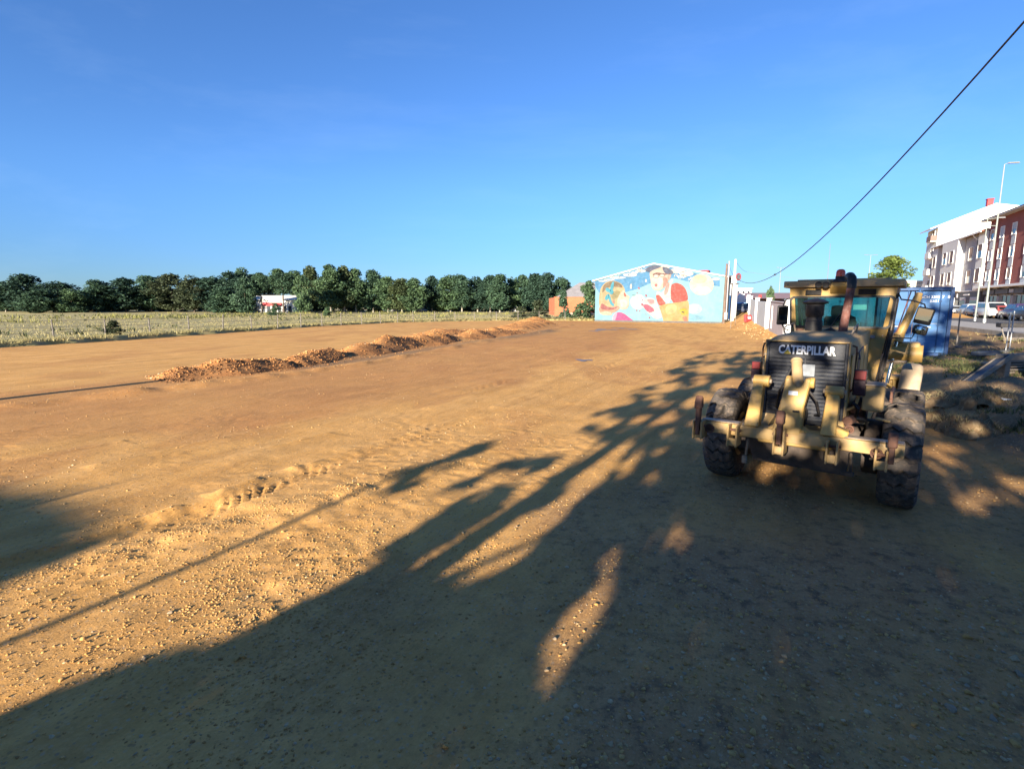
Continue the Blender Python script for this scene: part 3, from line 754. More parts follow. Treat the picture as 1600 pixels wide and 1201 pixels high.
b = MB(); b.tube([(-.06, .32, 2.18), (.05, .30, 2.24), (.10, .28, 2.2)], .03, 10); part('air_duct', b, 'black', 0)
# ---- cab
cy0, cy1 = 1.60, 3.05
def cx(z): return .60 + (.80 - .60) * (z - 1.2) / (2.92 - 1.2)
b = MB()   # rear wall: lower panel, header, two corner posts
def quad_panel(z0, z1, xl0, xr0, xl1, xr1, y, t):
    return [(xl0, y, z0), (xr0, y, z0), (xr0, y + t, z0), (xl0, y + t, z0), (xl1, y, z1), (xr1, y, z1), (xr1, y + t, z1), (xl1, y + t, z1)]
wz0, wz1 = 2.225, 2.755
b.hexa(quad_panel(1.2, wz0, -cx(1.2), cx(1.2), -cx(wz0), cx(wz0), cy0, .05))
b.hexa(quad_panel(wz1, 2.905, -cx(wz1), cx(wz1), -cx(2.905), cx(2.905), cy0, .05))
for sx in (-1, 1):
    i0, i1 = cx(wz0) - .07, cx(wz1) - .07
    q = quad_panel(wz0, wz1, sx * i0, sx * cx(wz0), sx * i1, sx * cx(wz1), cy0, .05); b.hexa(q)
part('cab_rear_wall', b, 'yellow', .004)
for sx in (-1, 1):   # sides: lower door, posts, header
    b = MB()
    def sp(z0, z1, y0, y1): b.hexa([(sx * cx(z0), y0, z0), (sx * (cx(z0) - .045), y0, z0), (sx * (cx(z0) - .045), y1, z0), (sx * cx(z0), y1, z0), (sx * cx(z1), y0, z1), (sx * (cx(z1) - .045), y0, z1), (sx * (cx(z1) - .045), y1, z1), (sx * cx(z1), y1, z1)])
    sp(1.2, 1.75, cy0 + .052, cy1); sp(2.80, 2.905, cy0 + .052, cy1); sp(1.752, 2.798, cy0 + .052, cy0 + .14); sp(1.752, 2.798, cy1 - .08, cy1); sp(1.752, 2.798, 2.28, 2.34)
    part('cab_side', b, 'black', .004)
    b = MB()
    for y0, y1 in ((cy0 + .142, 2.278), (2.342, cy1 - .082)):
        x0, x1 = sx * (cx(1.75) - .02), sx * (cx(2.80) - .02)
        b.hexa([(x0, y0, 1.752), (x0 - sx * .008, y0, 1.752), (x0 - sx * .008, y1, 1.752), (x0, y1, 1.752), (x1, y0, 2.798), (x1 - sx * .008, y0, 2.798), (x1 - sx * .008, y1, 2.798), (x1, y1, 2.798)])
    part('side_window', b, 'cabglass', 0, 0)
b = MB()
b.hexa(quad_panel(1.2, 1.7, -cx(1.2), cx(1.2), -cx(1.7), cx(1.7), cy1 + .002, .05)); b.hexa(quad_panel(2.80, 2.905, -cx(2.8), cx(2.8), -cx(2.905), cx(2.905), cy1 + .002, .05))
for x in (-1, 0, 1):
    c0, c1 = x * (cx(1.7) - .03), x * (cx(2.8) - .03); b.hexa(quad_panel(1.702, 2.798, c0 - .03, c0 + .03, c1 - .03, c1 + .03, cy1 + .002, .05))
part('cab_front_frame', b, 'black', .004)
b = MB()
for x in (-1, 1):
    c = lambda z, e: x * (.035 if e else cx(z) - .065)
    b.hexa(quad_panel(1.702, 2.798, c(1.7, 1), c(1.7, 0), c(2.8, 1), c(2.8, 0), cy1 + .02, .008))
part('front_window', b, 'cabglass', 0, 0)
def rrect(x0, x1, z0, z1, r, y, n=5, tw=0):
    P = []
    for (xx, zz, a0) in ((x1 - r, z1 - r, 0), (x0 + r, z1 - r, 90), (x0 + r, z0 + r, 180), (x1 - r, z0 + r, 270)):
        for k in range(n + 1):
            a = math.radians(a0 + 90 * k / n); P.append((xx + r * math.cos(a) + tw * (1 if xx > 0 else -1) * (zz - z0), y, zz + r * math.sin(a)))
    return P
b = MB()
o_, i_ = rrect(-.755, .755, wz0 - .012, wz1 + .012, .08, cy0 - .012, tw=.07), rrect(-.725, .725, wz0 + .022, wz1 - .022, .06, cy0 - .012, tw=.07)
n_ = len(o_)
b.add(o_ + i_ + [(p[0], p[1] + .03, p[2]) for p in o_] + [(p[0], p[1] + .03, p[2]) for p in i_], [(k, (k + 1) % n_, n_ + (k + 1) % n_, n_ + k) for k in range(n_)] + [(k, (k + 1) % n_, 2 * n_ + (k + 1) % n_, 2 * n_ + k) for k in range(n_)] + [(n_ + k, n_ + (k + 1) % n_, 3 * n_ + (k + 1) % n_, 3 * n_ + k) for k in range(n_)])
part('window_gasket', b, 'black', 0)
b = MB(); b.prism(rrect(-.735, .735, wz0 + .005, wz1 - .005, .06, cy0 + .008, tw=.07), (0, .008, 0)); part('rear_window', b, 'cabglass', 0, 0)
b = MB(); b.tube([(-.1, cy0 - .02, wz0 + .03), (.12, cy0 - .02, wz1 - .12)], .007, 6); part('window_wiper', b, 'black', 0)
b = MB(); b.box((0, 2.30, 1.205), (1.16, 1.36, .05)); part('cab_floor', b, 'black', .004)
b = MB(); b.hexa([(-.885, 1.50, 2.915), (.885, 1.50, 2.915), (.885, 3.22, 2.915), (-.885, 3.22, 2.915), (-.885, 1.50, 3.03), (.885, 1.50, 3.03), (.885, 3.22, 3.05), (-.885, 3.22, 3.05)]); part('cab_roof', b, 'tan_top', .014, seg=2)
b = MB(); b.box((0, 2.3, 3.045), (1.4, 1.2, .03)); part('roof_pad', b, 'tan_top', .01)
for x in (-.415, .385):
    b = MB(); b.box((x, cy0 - .012, 2.828), (.25, .03, .095)); o = part('vent', b, 'black', .006)
    b = MB()
    for k in range(5): b.box((x, cy0 - .030, 2.795 + k * .017), (.23, .012, .006), rot=(.5, 0, 0))
    part('vent_louvre', b, 'black', 0, parent=o)
b = MB(); b.hexa([(-.14, 1.38, 2.915), (.12, 1.38, 2.915), (.14, 1.59, 2.80), (-.16, 1.59, 2.80), (-.12, 1.38, 3.0), (.10, 1.38, 3.0), (.12, 1.498, 3.0), (-.14, 1.498, 3.0)]); part('beacon_bracket', b, 'yellow', .012)
b = MB(); b.lathe([(.115, 3.0), (.10, 3.045), (.075, 3.05), (.075, 3.09)], o=(-.01, 1.46, 0), n=20); b.box((-.02, 1.43, 3.005), (.25, .16, .02)); part('beacon_base', b, 'black', 0)
b = MB(); b.lathe([(.070, 3.09), (.070, 3.16), (.058, 3.195), (.03, 3.21), (0, 3.212)], o=(-.01, 1.46, 0), n=22); part('beacon', b, 'orange', 0, 60)
b = MB(); b.lathe([(.04, 0), (.055, .05), (.055, .06), (0, .06)], o=(-.32, 1.46, 2.97), ax=(0, -1, -.2), n=14); b.lathe([(.04, 0), (.055, .05), (.055, .06), (0, .06)], o=(-.21, 1.46, 2.965), ax=(0, -1, -.2), n=14)
part('work_lamp', b, 'black', 0)
# interior
b = MB(); b.box((0, 2.05, 1.75), (.50, .50, .14)); b.box((.0, 1.84, 2.10), (.48, .13, .62), rot=(.12, 0, 0)); b.box((0, 1.80, 2.50), (.28, .10, .20), rot=(.12, 0, 0)); b.box((0, 2.05, 1.48), (.34, .36, .5)); part('seat', b, 'seat', .035, seg=2)
b = MB(); b.hexa([(-.22, 2.72, 1.25), (.22, 2.72, 1.25), (.22, 2.98, 1.25), (-.22, 2.98, 1.25), (-.30, 2.60, 2.10), (.30, 2.60, 2.10), (.30, 2.78, 2.16), (-.30, 2.78, 2.16)])
for k in range(6): b.tube([(-.26 + k * .104, 2.66, 2.12), (-.26 + k * .104, 2.60, 2.30)], .008, 6)
part('console', b, 'black', .01)
b = MB(); b.tube([(.19 * math.cos(t * math.pi / 12), 2.56 + .05 * math.sin(t * math.pi / 12), 2.25 + .18 * math.sin(t * math.pi / 12)) for t in range(25)], .014, 6, cap=False); part('steering_wheel', b, 'black', 0)
# mirrors
def mirror(sx, x0, x1, z0, z1, y, tilt):
    b = MB(); b.box((0, 0, 0), (x1 - x0, .05, z1 - z0)); o = part('mirror', b, 'black', .022, seg=2); o.location = ((x0 + x1) / 2, y, (z0 + z1) / 2); o.rotation_euler = tilt
    b = MB(); b.box((0, -.027, (z1 - z0) * .08), (x1 - x0 - .035, .004, (z1 - z0) * .70)); g = part('mirror_glass', b, 'mirror', .001, parent=o)
    return o
mirror(-1, -.985, -.80, 2.25, 2.60, 1.62, (0, 0, .35))
b = MB(); b.tube([(-.77, 1.66, 2.74), (-.86, 1.62, 2.70), (-.895, 1.61, 2.58)], .012, 8); b.tube([(-.76, 1.66, 2.14), (-.85, 1.62, 2.18), (-.89, 1.61, 2.27)], .012, 8); part('mirror_arm', b, 'black', 0)
mirror(1, 1.06, 1.30, 2.30, 2.57, 1.62, (0, .22, -.25))
b = MB(); b.box((1.15, 1.61, 2.21), (.20, .06, .15), rot=(0, .22, -.2)); part('spot_mirror', b, 'black', .03, seg=2)
b = MB(); b.lathe([(.07, 0), (.06, .012), (.03, .02), (0, .022)], o=(1.15, 1.58, 2.21), ax=(-.2, -1, 0), n=18); part('mirror_glass', b, 'mirror', 0)
b = MB(); b.tube([(.81, 1.68, 2.80), (.86, 1.64, 2.70), (1.02, 1.62, 2.68), (1.17, 1.61, 2.62), (1.19, 1.61, 2.55)], .012, 8); b.tube([(.72, 1.70, 2.07), (1.05, 1.64, 2.07), (1.08, 1.62, 2.16)], .010, 8); part('mirror_arm', b, 'black', 0)
for y, x in ((1.50, .70), (2.2, .86)):
    b = MB(); b.tube([(cx(1.5) + .05, y + .1, 1.35), (cx(2) + .06, y + .08, 2.0), (cx(2.7) + .03, y + .08, 2.72)], .011, 8); part('grab_rail', b, 'worn', 0)
b = MB(); b.tube([(.66, 1.57, 1.30), (.73, 1.56, 1.9), (.77, 1.57, 2.2)], .02, 8); b.tube([(.70, 1.56, 1.30), (.77, 1.55, 1.95), (.80, 1.58, 2.3)], .014, 8); part('hose', b, 'black', 0)
# ---- front end
b = MB()
b.prism([(-.16, 2.9, 1.30), (-.16, 3.4, 1.75), (-.16, 4.3, 2.0), (-.16, 5.3, 1.75), (-.16, 5.9, 1.35), (-.16, 5.9, 1.05), (-.16, 5.55, 1.05), (-.16, 5.2, 1.45), (-.16, 4.3, 1.70), (-.16, 3.5, 1.45), (-.16, 2.9, 1.0)], (.32, 0, 0)); part('gooseneck', b, 'yellow', .02)
b = MB(); b.box((0, 5.72, .70), (1.5, .22, .22)); b.box((0, 5.72, .95), (.4, .3, .3)); b.box((.80, 5.60, .86), (.16, .3, .34)); b.box((-.80, 5.60, .86), (.16, .3, .34)); b.tube([(-.8, 5.45, .95), (.8, 5.45, .95)], .03, 8); part('front_axle', b, 'yellow_dusty', .015)
b = MB(); b.box((.77, 5.40, .98), (.28, .10, .06)); b.box((.80, 5.42, .80), (.07, .12, .3)); b.tube([(.6, 5.4, .9), (.9, 5.42, .7)], .04, 10); part('steering_knuckle', b, 'yellow', .01)
for sx, x0, x1 in ((1, .80, 1.06), (-1, -.80, -1.06)):
    b = MB(); b.tube([(x0, 4.30, 1.9), (x1, 4.5, 2.78)], .075, 16); b.tube([(x0 * .985, 4.29, 1.86), (x0 + sx * .02, 4.32, 2.02)], .10, 16); o = part('blade_lift_cylinder', b, 'yellow', .006)
    b = MB(); b.tube([(x1, 4.5, 2.78), (x1 + sx * .016, 4.512, 2.85)], .06, 14); part('cylinder_gland', b, 'yellow', .004, parent=o)
    b = MB(); b.tube([(x1 + sx * .016, 4.512, 2.85), (x1 + sx * .03, 4.522, 2.93)], .022, 10); part('hose_fitting', b, 'chrome', 0, parent=o)
    b = MB(); b.tube([(x0, 4.30, 1.9), (x0 - sx * .1, 4.2, 1.0)], .035, 12); part('cylinder_rod', b, 'chrome', 0, parent=o)
b = MB(); b.box((0, 4.32, 1.88), (1.5, .22, .22)); part('lift_saddle', b, 'yellow', .02)
b = MB(); b.tube([(.94, 4.42, 2.9), (.86, 4.36, 2.5), (.78, 4.3, 2.1), (.7, 4.2, 1.9)], .013, 6); b.tube([(1.0, 4.6, 2.9), (1.02, 4.55, 2.5), (.95, 4.5, 2.2)], .010, 6); part('hose', b, 'rustpipe', 0)
b = MB()   # moldboard, curved plate turned across the frame
prof = [(0, .24), (-.06, .30), (-.09, .38), (-.08, .46), (-.03, .54), (.02, .58)]
pts = [(-1.0, 4.28 + y, 1.22 + z) for y, z in prof] + [(-1.0, 4.31 + y, 1.22 + z) for y, z in reversed(prof)]
b.prism(pts, (2.24, .0, 0)); part('moldboard', b, 'yellow', .004)
b = MB(); b.box((1.0, 4.50, 1.70), (.38, .5, .30)); part('circle_drive', b, 'yellow', .05, seg=2)
b = MB(); b.tube([(1.0 + .0, 4.2, 1.46), (-1.0, 4.2, 1.46)], .03, 8); part('cutting_edge', b, 'worn', 0)

# bolts, hoses and small fittings
bolt = MB().lathe([(.014, 0), (.014, .010), (0, .012)], ax=(0, -1, 0), n=6).mesh('bolt', M['worn'], 0)
for x, z in [(s * .478, zz) for s in (-1, 1) for zz in (1.15, 1.42, 1.69, 1.96)]: link('bolt', bolt, GR, (x, -1.518, z))
for x in (-.82, -.5, .5, .82): link('bolt', bolt, GR, (x, 1.499, 2.97))
for x in (-.72, -.60, .66, .78): link('bolt', bolt, GR, (x, cy0 - .001, 2.10))
b = MB(); b.tube([(-.20, -1.52, 1.22), (-.26, -1.75, 1.30), (-.20, -1.92, 1.55), (-.10, yb + .30, 1.84)], .016, 8); part('hose', b, 'black', 0)
b = MB(); b.tube([(.16, -1.52, 1.20), (.24, -1.78, 1.26), (.22, -1.95, 1.45), (.05, yb + .24, 1.66)], .016, 8); part('hose', b, 'black', 0)
b = MB(); b.tube([(.585, -1.45, 1.95), (.56, -1.30, 2.02), (.55, -.6, 2.05)], .010, 6); part('cable_run', b, 'black', 0)
b = MB(); b.tube([(-.60, -1.43, 1.80), (-.55, -1.30, 1.9), (-.52, -.6, 1.95)], .010, 6); part('cable_run', b, 'black', 0)
b = MB(); b.box((.47, cy0 - .004, 2.08), (.16, .006, .05)); part('sticker', b, 'label', 0)
b = MB(); b.box((.92, -.35, 1.42), (.03, .60, .10)); b.tube([(.92, -.6, 1.2), (.92, -.6, 1.42)], .02, 8); part('mudguard_bracket', b, 'rust', .006)
# ================================================================ trees
def leaf_mesh(name, P, size, tint, m, up=.35):
    """one small quad per point"""
    n = len(P)
    d = RNG.normal(0, 1, (n, 3)); d[:, 2] = np.abs(d[:, 2]) + up; d /= np.linalg.norm(d, axis=1)[:, None]
    r = RNG.normal(0, 1, (n, 3)); a = np.cross(d, r); a /= np.linalg.norm(a, axis=1)[:, None]; b = np.cross(d, a)
    s = size * RNG.uniform(.6, 1.3, n); s2 = s * RNG.uniform(.45, .8, n)
    a = a * s[:, None]; b = b * s2[:, None]
    v = np.stack([P - a, P - b * .9 + a * .1, P + a, P + b], 1).reshape(-1, 3)
    f = np.arange(n * 4).reshape(-1, 4)
    return mesh_np(name, v, f, [m], False, np.repeat(np.clip(tint, 0, 1), 4))

def crown_points(nclump, per, shape, rng):
    """clumps of leaves through an uneven crown, unit width, z from 0 to 1"""
    C = []
    while len(C) < nclump:
        z = rng.uniform(.02, 1); ang = rng.uniform(0, 2 * math.pi)
        rmax = shape(z) * (.75 + .45 * math.sin(ang * 2 + z * 7 + rng.uniform(-.4, .4)) * .5)
        r = rmax * rng.uniform(.05, 1.0) ** .6 * .9
        C.append((r * math.cos(ang) * .5, r * math.sin(ang) * .5, z))
    C = np.array(C)
    R = rng.uniform(.09, .18, len(C))
    P = np.repeat(C, per, 0); rr = np.repeat(R, per)
    g = rng.normal(0, 1, P.shape); g /= np.linalg.norm(g, axis=1)[:, None]
    P = P + g * (rr * rng.uniform(.4, 1, len(P)) ** .5)[:, None] * np.array([1, 1, .72])
    ct = np.repeat(rng.uniform(.0, 1, len(C)), per)
    t = .55 * ct + .45 * rng.uniform(0, 1, len(P))
    return P, t

SHAPES = {
 'round': lambda z: math.sqrt(max(0, 1 - (2 * (z - .47)) ** 2)) * .98 + .05,
 'oval': lambda z: math.sqrt(max(0, 1 - (2 * (z - .45)) ** 2)) * .9 + .06,
 'poplar': lambda z: min(1, z * 5) * (1 - z ** 2.2) * .92 + .07,
 'cone': lambda z: (1 - z) * .95 + .05,
 'broad': lambda z: min(1, (z + .12) * 2.4) * math.sqrt(max(0, 1 - z ** 3)) + .03,
 'shrub': lambda z: math.sqrt(max(0, 1 - z ** 2)) + .03,
}
M['leaf_pine'] = leafmat('dark_leaves', (.022, .050, .034), (.085, .150, .085), .15)
M['leaf_green'] = leafmat('green_leaves', (.032, .066, .038), (.115, .185, .085), .15)
M['leaf_pale'] = leafmat('pale_leaves', (.030, .043, .026), (.075, .095, .048), .2)
M['leaf_bright'] = leafmat('bright_leaves', (.07, .11, .025), (.20, .26, .07), .3)
M['bark'] = mat('bark', (.13, .10, .075), .9, var=.4, scale=3, bump=.3, bscale=8)
M['bark_pale'] = mat('pale_bark', (.36, .33, .27), .85, var=.3, scale=3)
CROWNS = {}
def crown(shape, m, seed, n=46, per=75, size=.030):
    k = (shape, m, seed)
    if k not in CROWNS:
        P, t = crown_points(n, per, SHAPES[shape], np.random.default_rng(seed))
        CROWNS[k] = leaf_mesh('crown', P, size, t, M[m])
    return CROWNS[k]
def trunk_mesh(seed, bark='bark', fork=True):
    k = ('t', seed, bark, fork)
    if k not in CROWNS:
        rg = random.Random(seed); b = MB()
        b.tube([(0, 0, -.03), (.01, 0, .2), (rg.uniform(-.02, .02), 0, .5), (rg.uniform(-.03, .03), .01, .85)], [.030, .022, .016, .006], 8)
        if fork:
            for i in range(5):
                z = rg.uniform(.25, .6); a = rg.uniform(0, 6.28); L = rg.uniform(.2, .36)
                b.tube([(0, 0, z), (L * .5 * math.cos(a), L * .5 * math.sin(a), z + L * .45), (L * math.cos(a), L * math.sin(a), z + L * .8)], [.012, .008, .003], 6)
        CROWNS[k] = b.mesh('trunk', M[bark], 0)
    return CROWNS[k]
def tree(label, cat, x, y, z, h, w, shape, m, seed, base=.12, group=None, name='tree', bark='bark', n=46, per=75, size=.03):
    t = thing(name, label, cat, (x, y, z), random.uniform(0, 6.28), group)
    tr = link('trunk', trunk_mesh(seed % 5, bark, group is None), t); tr.scale = (h * .8, h * .8, h)
    c = link('crown', crown(shape, m, seed, n, per, size), t, (0, 0, h * base)); c.scale = (w, w, h * (1 - base))
    return t

# the row beyond the field: (pixel x, pixel y of the top, width m, kind)
ROW = [(8, 440, 13, 'round', 'd'), (42, 429, 14, 'broad', 'd'), (92, 440, 13, 'round', 'd'), (62, 452, 12, 'shrub', 'd'), (112, 452, 9, 'shrub', 'd'), (152, 438, 11, 'round', 'd'), (196, 435, 11, 'oval', 'd'), (172, 454, 6, 'round', 'g'), (236, 431, 11, 'broad', 'd'), (270, 429, 14, 'round', 'p'), (303, 432, 11, 'round', 'p'), (335, 432, 13, 'broad', 'd'),
 (362, 424, 7, 'oval', 'd'), (380, 419, 7, 'poplar', 'd'), (398, 428, 7, 'oval', 'd'), (352, 449, 11, 'shrub', 'd'), (422, 430, 7, 'oval', 'd'), (437, 418, 7, 'poplar', 'l'), (462, 422, 8, 'poplar', 'l'), (487, 416, 8, 'poplar', 'g'), (517, 414, 9, 'oval', 'g'), (538, 417, 7, 'poplar', 'g'), (556, 420, 8, 'oval', 'g'), (583, 423, 8, 'oval', 'd'), (606, 433, 8, 'oval', 'g'), (628, 436, 8, 'oval', 'g'), (648, 436, 9, 'round', 'g'), (675, 431, 5.5, 'oval', 'd'), (689, 452, 5, 'oval', 'g'), (704, 430, 9, 'oval', 'd'), (722, 429, 9, 'broad', 'd'), (746, 433, 9, 'broad', 'd'), (766, 431, 7, 'oval', 'd'), (781, 429, 8, 'poplar', 'd'), (800, 435, 8, 'broad', 'd'), (816, 430, 7, 'oval', 'd'), (836, 427, 8, 'poplar', 'd'), (855, 427, 9, 'broad', 'd'), (876, 433, 8, 'round', 'd'), (898, 452, 12, 'shrub', 'd')]
ORD = ['first', 'second', 'third', 'fourth', 'fifth', 'sixth', 'seventh', 'eighth', 'ninth', 'tenth', 'eleventh', 'twelfth', 'thirteenth', 'fourteenth', 'fifteenth', 'sixteenth', 'seventeenth', 'eighteenth', 'nineteenth', 'twentieth', 'twenty-first', 'twenty-second', 'twenty-third', 'twenty-fourth']
M['leaf_olive'] = leafmat('olive_leaves', (.030, .048, .024), (.105, .135, .058), .15)
M['leaf_deep'] = leafmat('deep_green_leaves', (.014, .034, .026), (.055, .105, .068), .15)
KIND = {'d': ('leaf_pine', 'dark'), 'g': ('leaf_green', 'mid green'), 'p': ('leaf_pale', 'pale green'), 'l': ('leaf_green', 'thin see-through')}
SHN = {'round': 'round', 'oval': 'oval', 'poplar': 'tall slender', 'broad': 'broad', 'shrub': 'low bushy'}
xs = sorted(r[0] for r in ROW)
left = [x for x in xs if x <= 412]; right = [x for x in xs if x > 412]
for i, (px, py, w, sh, kd) in enumerate(ROW):
    y = 172 + random.uniform(-5, 5) - (10 if sh == 'shrub' else 0) + (6 if 385 < px < 472 else 0)
    p = ap(px, 476, y); top = ap(px, py, y)[2]
    mname, word = KIND[kd]
    if kd == 'd': mname = ('leaf_pine', 'leaf_deep', 'leaf_deep', 'leaf_pine', 'leaf_green')[i % 5]
    if kd == 'g': mname = ('leaf_green', 'leaf_olive')[i % 2]
    if px <= 412: where = '%s left of the red and white shop' % ORD[len(left) - 1 - left.index(px)]
    else: where = '%s left of the orange brick warehouse' % ORD[len(right) - 1 - right.index(px)] if right.index(px) > 12 else '%s right of the red and white shop' % ORD[right.index(px)]
    lab = '%s %s tree, %s' % (word, SHN[sh], where)
    tall = sh in ('poplar', 'oval')
    if tall: w *= 1.32
    tree(lab, 'tree', p[0], y, .25, (top - .25) * .95, w * 1.16, sh, mname, 10 + i % 9 + {'d': 0, 'g': 100, 'p': 200, 'l': 300}[kd], .44 if 385 < px < 472 else (.02 if sh == 'shrub' else (.13 if tall else .12)), 'row of trees beyond the field', 'tree', 'bark_pale' if px < 60 or kd == 'g' or px > 560 else 'bark', n=(44 if kd == 'l' else 80), per=90, size=.030)
for px, py, Yt, wd, sh, kd, bs, lab in ((384, 436, 150, 8.5, 'round', 'leaf_pine', .02, 'dark round tree covering the left end of the red and white shop'), (409, 428, 152, 7.5, 'oval', 'leaf_pine', .50, 'dark tree with a bare trunk in front of the red and white shop'), (443, 424, 152, 8.5, 'broad', 'leaf_pine', .47, 'dark spreading tree over the right half of the red and white shop'), (473, 432, 150, 7, 'oval', 'leaf_green', .05, 'green tree covering the right end of the red and white shop')):
    p = ap(px, 476, Yt); tree(lab, 'tree', p[0], Yt, .2, ap(px, py, Yt)[2] - .2, wd, sh, kd, int(px), bs, 'row of trees beyond the field', n=70, per=85, size=.032)
# the wood behind that row reads as one mass
P_, T_ = [], []
for i in range(70):
    px = -60 + i * 14.2 + random.uniform(-4, 4)
    if 385 < px < 475: continue
    y = random.uniform(186, 215); p = ap(px, 476, y); hh = random.uniform(6, 9.0)
    q, t = crown_points(22, 60, SHAPES['broad'], RNG); P_.append(q * np.array([13, 13, hh]) + np.array([p[0], y, .2])); T_.append(t * .6)
tag(link('treeline', leaf_mesh('treeline', np.concatenate(P_), .55, np.concatenate(T_), M['leaf_pine'])), kind='stuff')

# shrubs near the brick warehouse and along the field
def shrub(label, px, pyb, Y, h, w, shape, m, seed, cat='bush', group=None, name='bush', base=.0, z=.2, n=30, per=60, size=.05):
    p = ap(px, pyb, Y)
    return tree(label, cat, p[0], Y, z, h, w, shape, m, seed, base, group, name, 'bark', n, per, size)
shrub('dark conical conifer standing in front of the orange brick warehouse', 880, 488, 105, 5.2, 4.2, 'cone', 'leaf_pine', 401, 'tree', name='conifer', z=0)
shrub('leafy green tree at the left edge of the mural wall', 921, 500, 98, 6.4, 5.0, 'round', 'leaf_green', 402, 'tree', name='tree', z=.1, base=.05)
shrub('round grey green bush at the end of the fence by the dirt heap', 813, 498, 93, 2.3, 3.6, 'shrub', 'leaf_pale', 403)
shrub('large grey green bush behind the last reddish dirt heap', 842, 500, 92, 3.1, 4.4, 'shrub', 'leaf_pale', 404)
shrub('dark bush on the fence line left of the mural', 905, 500, 92, 2.4, 3.8, 'shrub', 'leaf_green', 405)
shrub('small grey bush in the grass on the field edge', 179, 530, 42, 1.1, 1.7, 'shrub', 'leaf_pale', 406, z=.25)
shrub('dark green bush standing alone under the red and white shop', 431, 492, 120, 2.6, 3.6, 'shrub', 'leaf_pine', 407)
shrub('low dark bush right of the one under the red and white shop', 512, 494, 110, 1.8, 3.0, 'shrub', 'leaf_green', 408)
# tree behind the grader cab and cypress over the white wall
p = ap(1390, 440, 62)
tree('bright green round tree rising behind the grader roof', 'tree', p[0], 62, 1.0, ap(1390, 404, 62)[2] - 1.0, 5.6, 'round', 'leaf_bright', 501, .35, None, 'tree', 'bark', 60, 90, .03)
p = ap(1203, 470, 78)
tree('small dark cypress showing above the white wall', 'tree', p[0], 78, 1.2, ap(1203, 450, 78)[2] - 1.2, 1.3, 'oval', 'leaf_green', 502, .05, None, 'cypress', 'bark', 40, 60, .05)

# ================================================================ wire fence along the field
FP = [(-46, 22), (-33, 38.5), (-27.5, 51), (-21, 66), (-14.5, 79), (-6, 86), (4.5, 89.2), (13, 87.2)]
fe = thing('wire_fence', 'long wire fence of thin posts running along the field edge', 'fence', (-33, 38.5, 0))
M['post'] = mat('grey_post', (.20, .18, .16), .85, var=.3, scale=6)
pm = MB().tube([(0, 0, -.1), (0, 0, .7), (0, 0, 1.38)], [.055, .05, .048], 7).mesh('post', M['post'], 0)
tops = []
for (ax, ay), (bx, by) in zip(FP[:-1], FP[1:]):
    L = math.hypot(bx - ax, by - ay); n_ = max(1, round(L / 3.6))
    for i in range(n_):
        x, y = ax + (bx - ax) * i / n_, ay + (by - ay) * i / n_
        tops.append((x, y, .28)); o = link('post', pm, fe, (x + 33, y - 38.5, .28)); o.rotation_euler = (random.uniform(-.05, .05), random.uniform(-.05, .05), 0); o.scale = (1, 1, random.uniform(.9, 1.06))
for hgt in (.35, .75, 1.2):
    b = MB(); b.tube([(x + 33, y - 38.5, z + hgt) for x, y, z in tops], .012, 4, cap=False); b.build('wire', M['post'], fe, 0, 0)

# ================================================================ far buildings on the left
def ctr(px, Y): return ap(px, 476, Y)[0]
M['shopred'] = mat('red_wall', (.40, .045, .05), .7, var=.2, scale=1)
M['offwhite'] = mat('offwhite_wall', (.62, .60, .56), .8, var=.12, scale=.8, dirt=(.5, .47, .42))
M['winglass'] = mat('window_glass', (.045, .055, .07), .08, var=.3, scale=.6, spec=.8)
M['roofgrey'] = mat('fibre_roof', (.30, .28, .28), .85, var=.2, scale=.6, dirt=(.22, .2, .2))
Y = 164; x0, x1 = ctr(392, Y), ctr(462, Y)
sh = thing('shop', 'low red and white building showing through the gap in the far trees', 'shop', ((x0 + x1) / 2, Y, .2))
w = (x1 - x0)
b = MB(); b.box((0, 5, 1.9), (w, 10, 3.8)); b.build('wall', M['offwhite'], sh, .03)
b = MB(); b.box((-w * .02, -.14, 2.6), (w * .42, .22, 1.0)); b.build('red_band', M['shopred'], sh, .02)
b = MB(); b.prism([(-w / 2 - .4, -.5, 3.8), (w / 2 + .4, -.5, 3.8), (w / 2 + .4, 5, 5.2), (-w / 2 - .4, 5, 5.2)], (0, 0, .15)); b.build('roof', M['offwhite'], sh, .02)
for k in range(7):
    b = MB(); b.box((-w * .35 + k * w * .12, -.06, 1.15), (w * .07, .1, 1.9)); b.build('window', M['winglass'], sh, .01)
M['brick_o'] = bpy.data.materials.new('orange_brick')
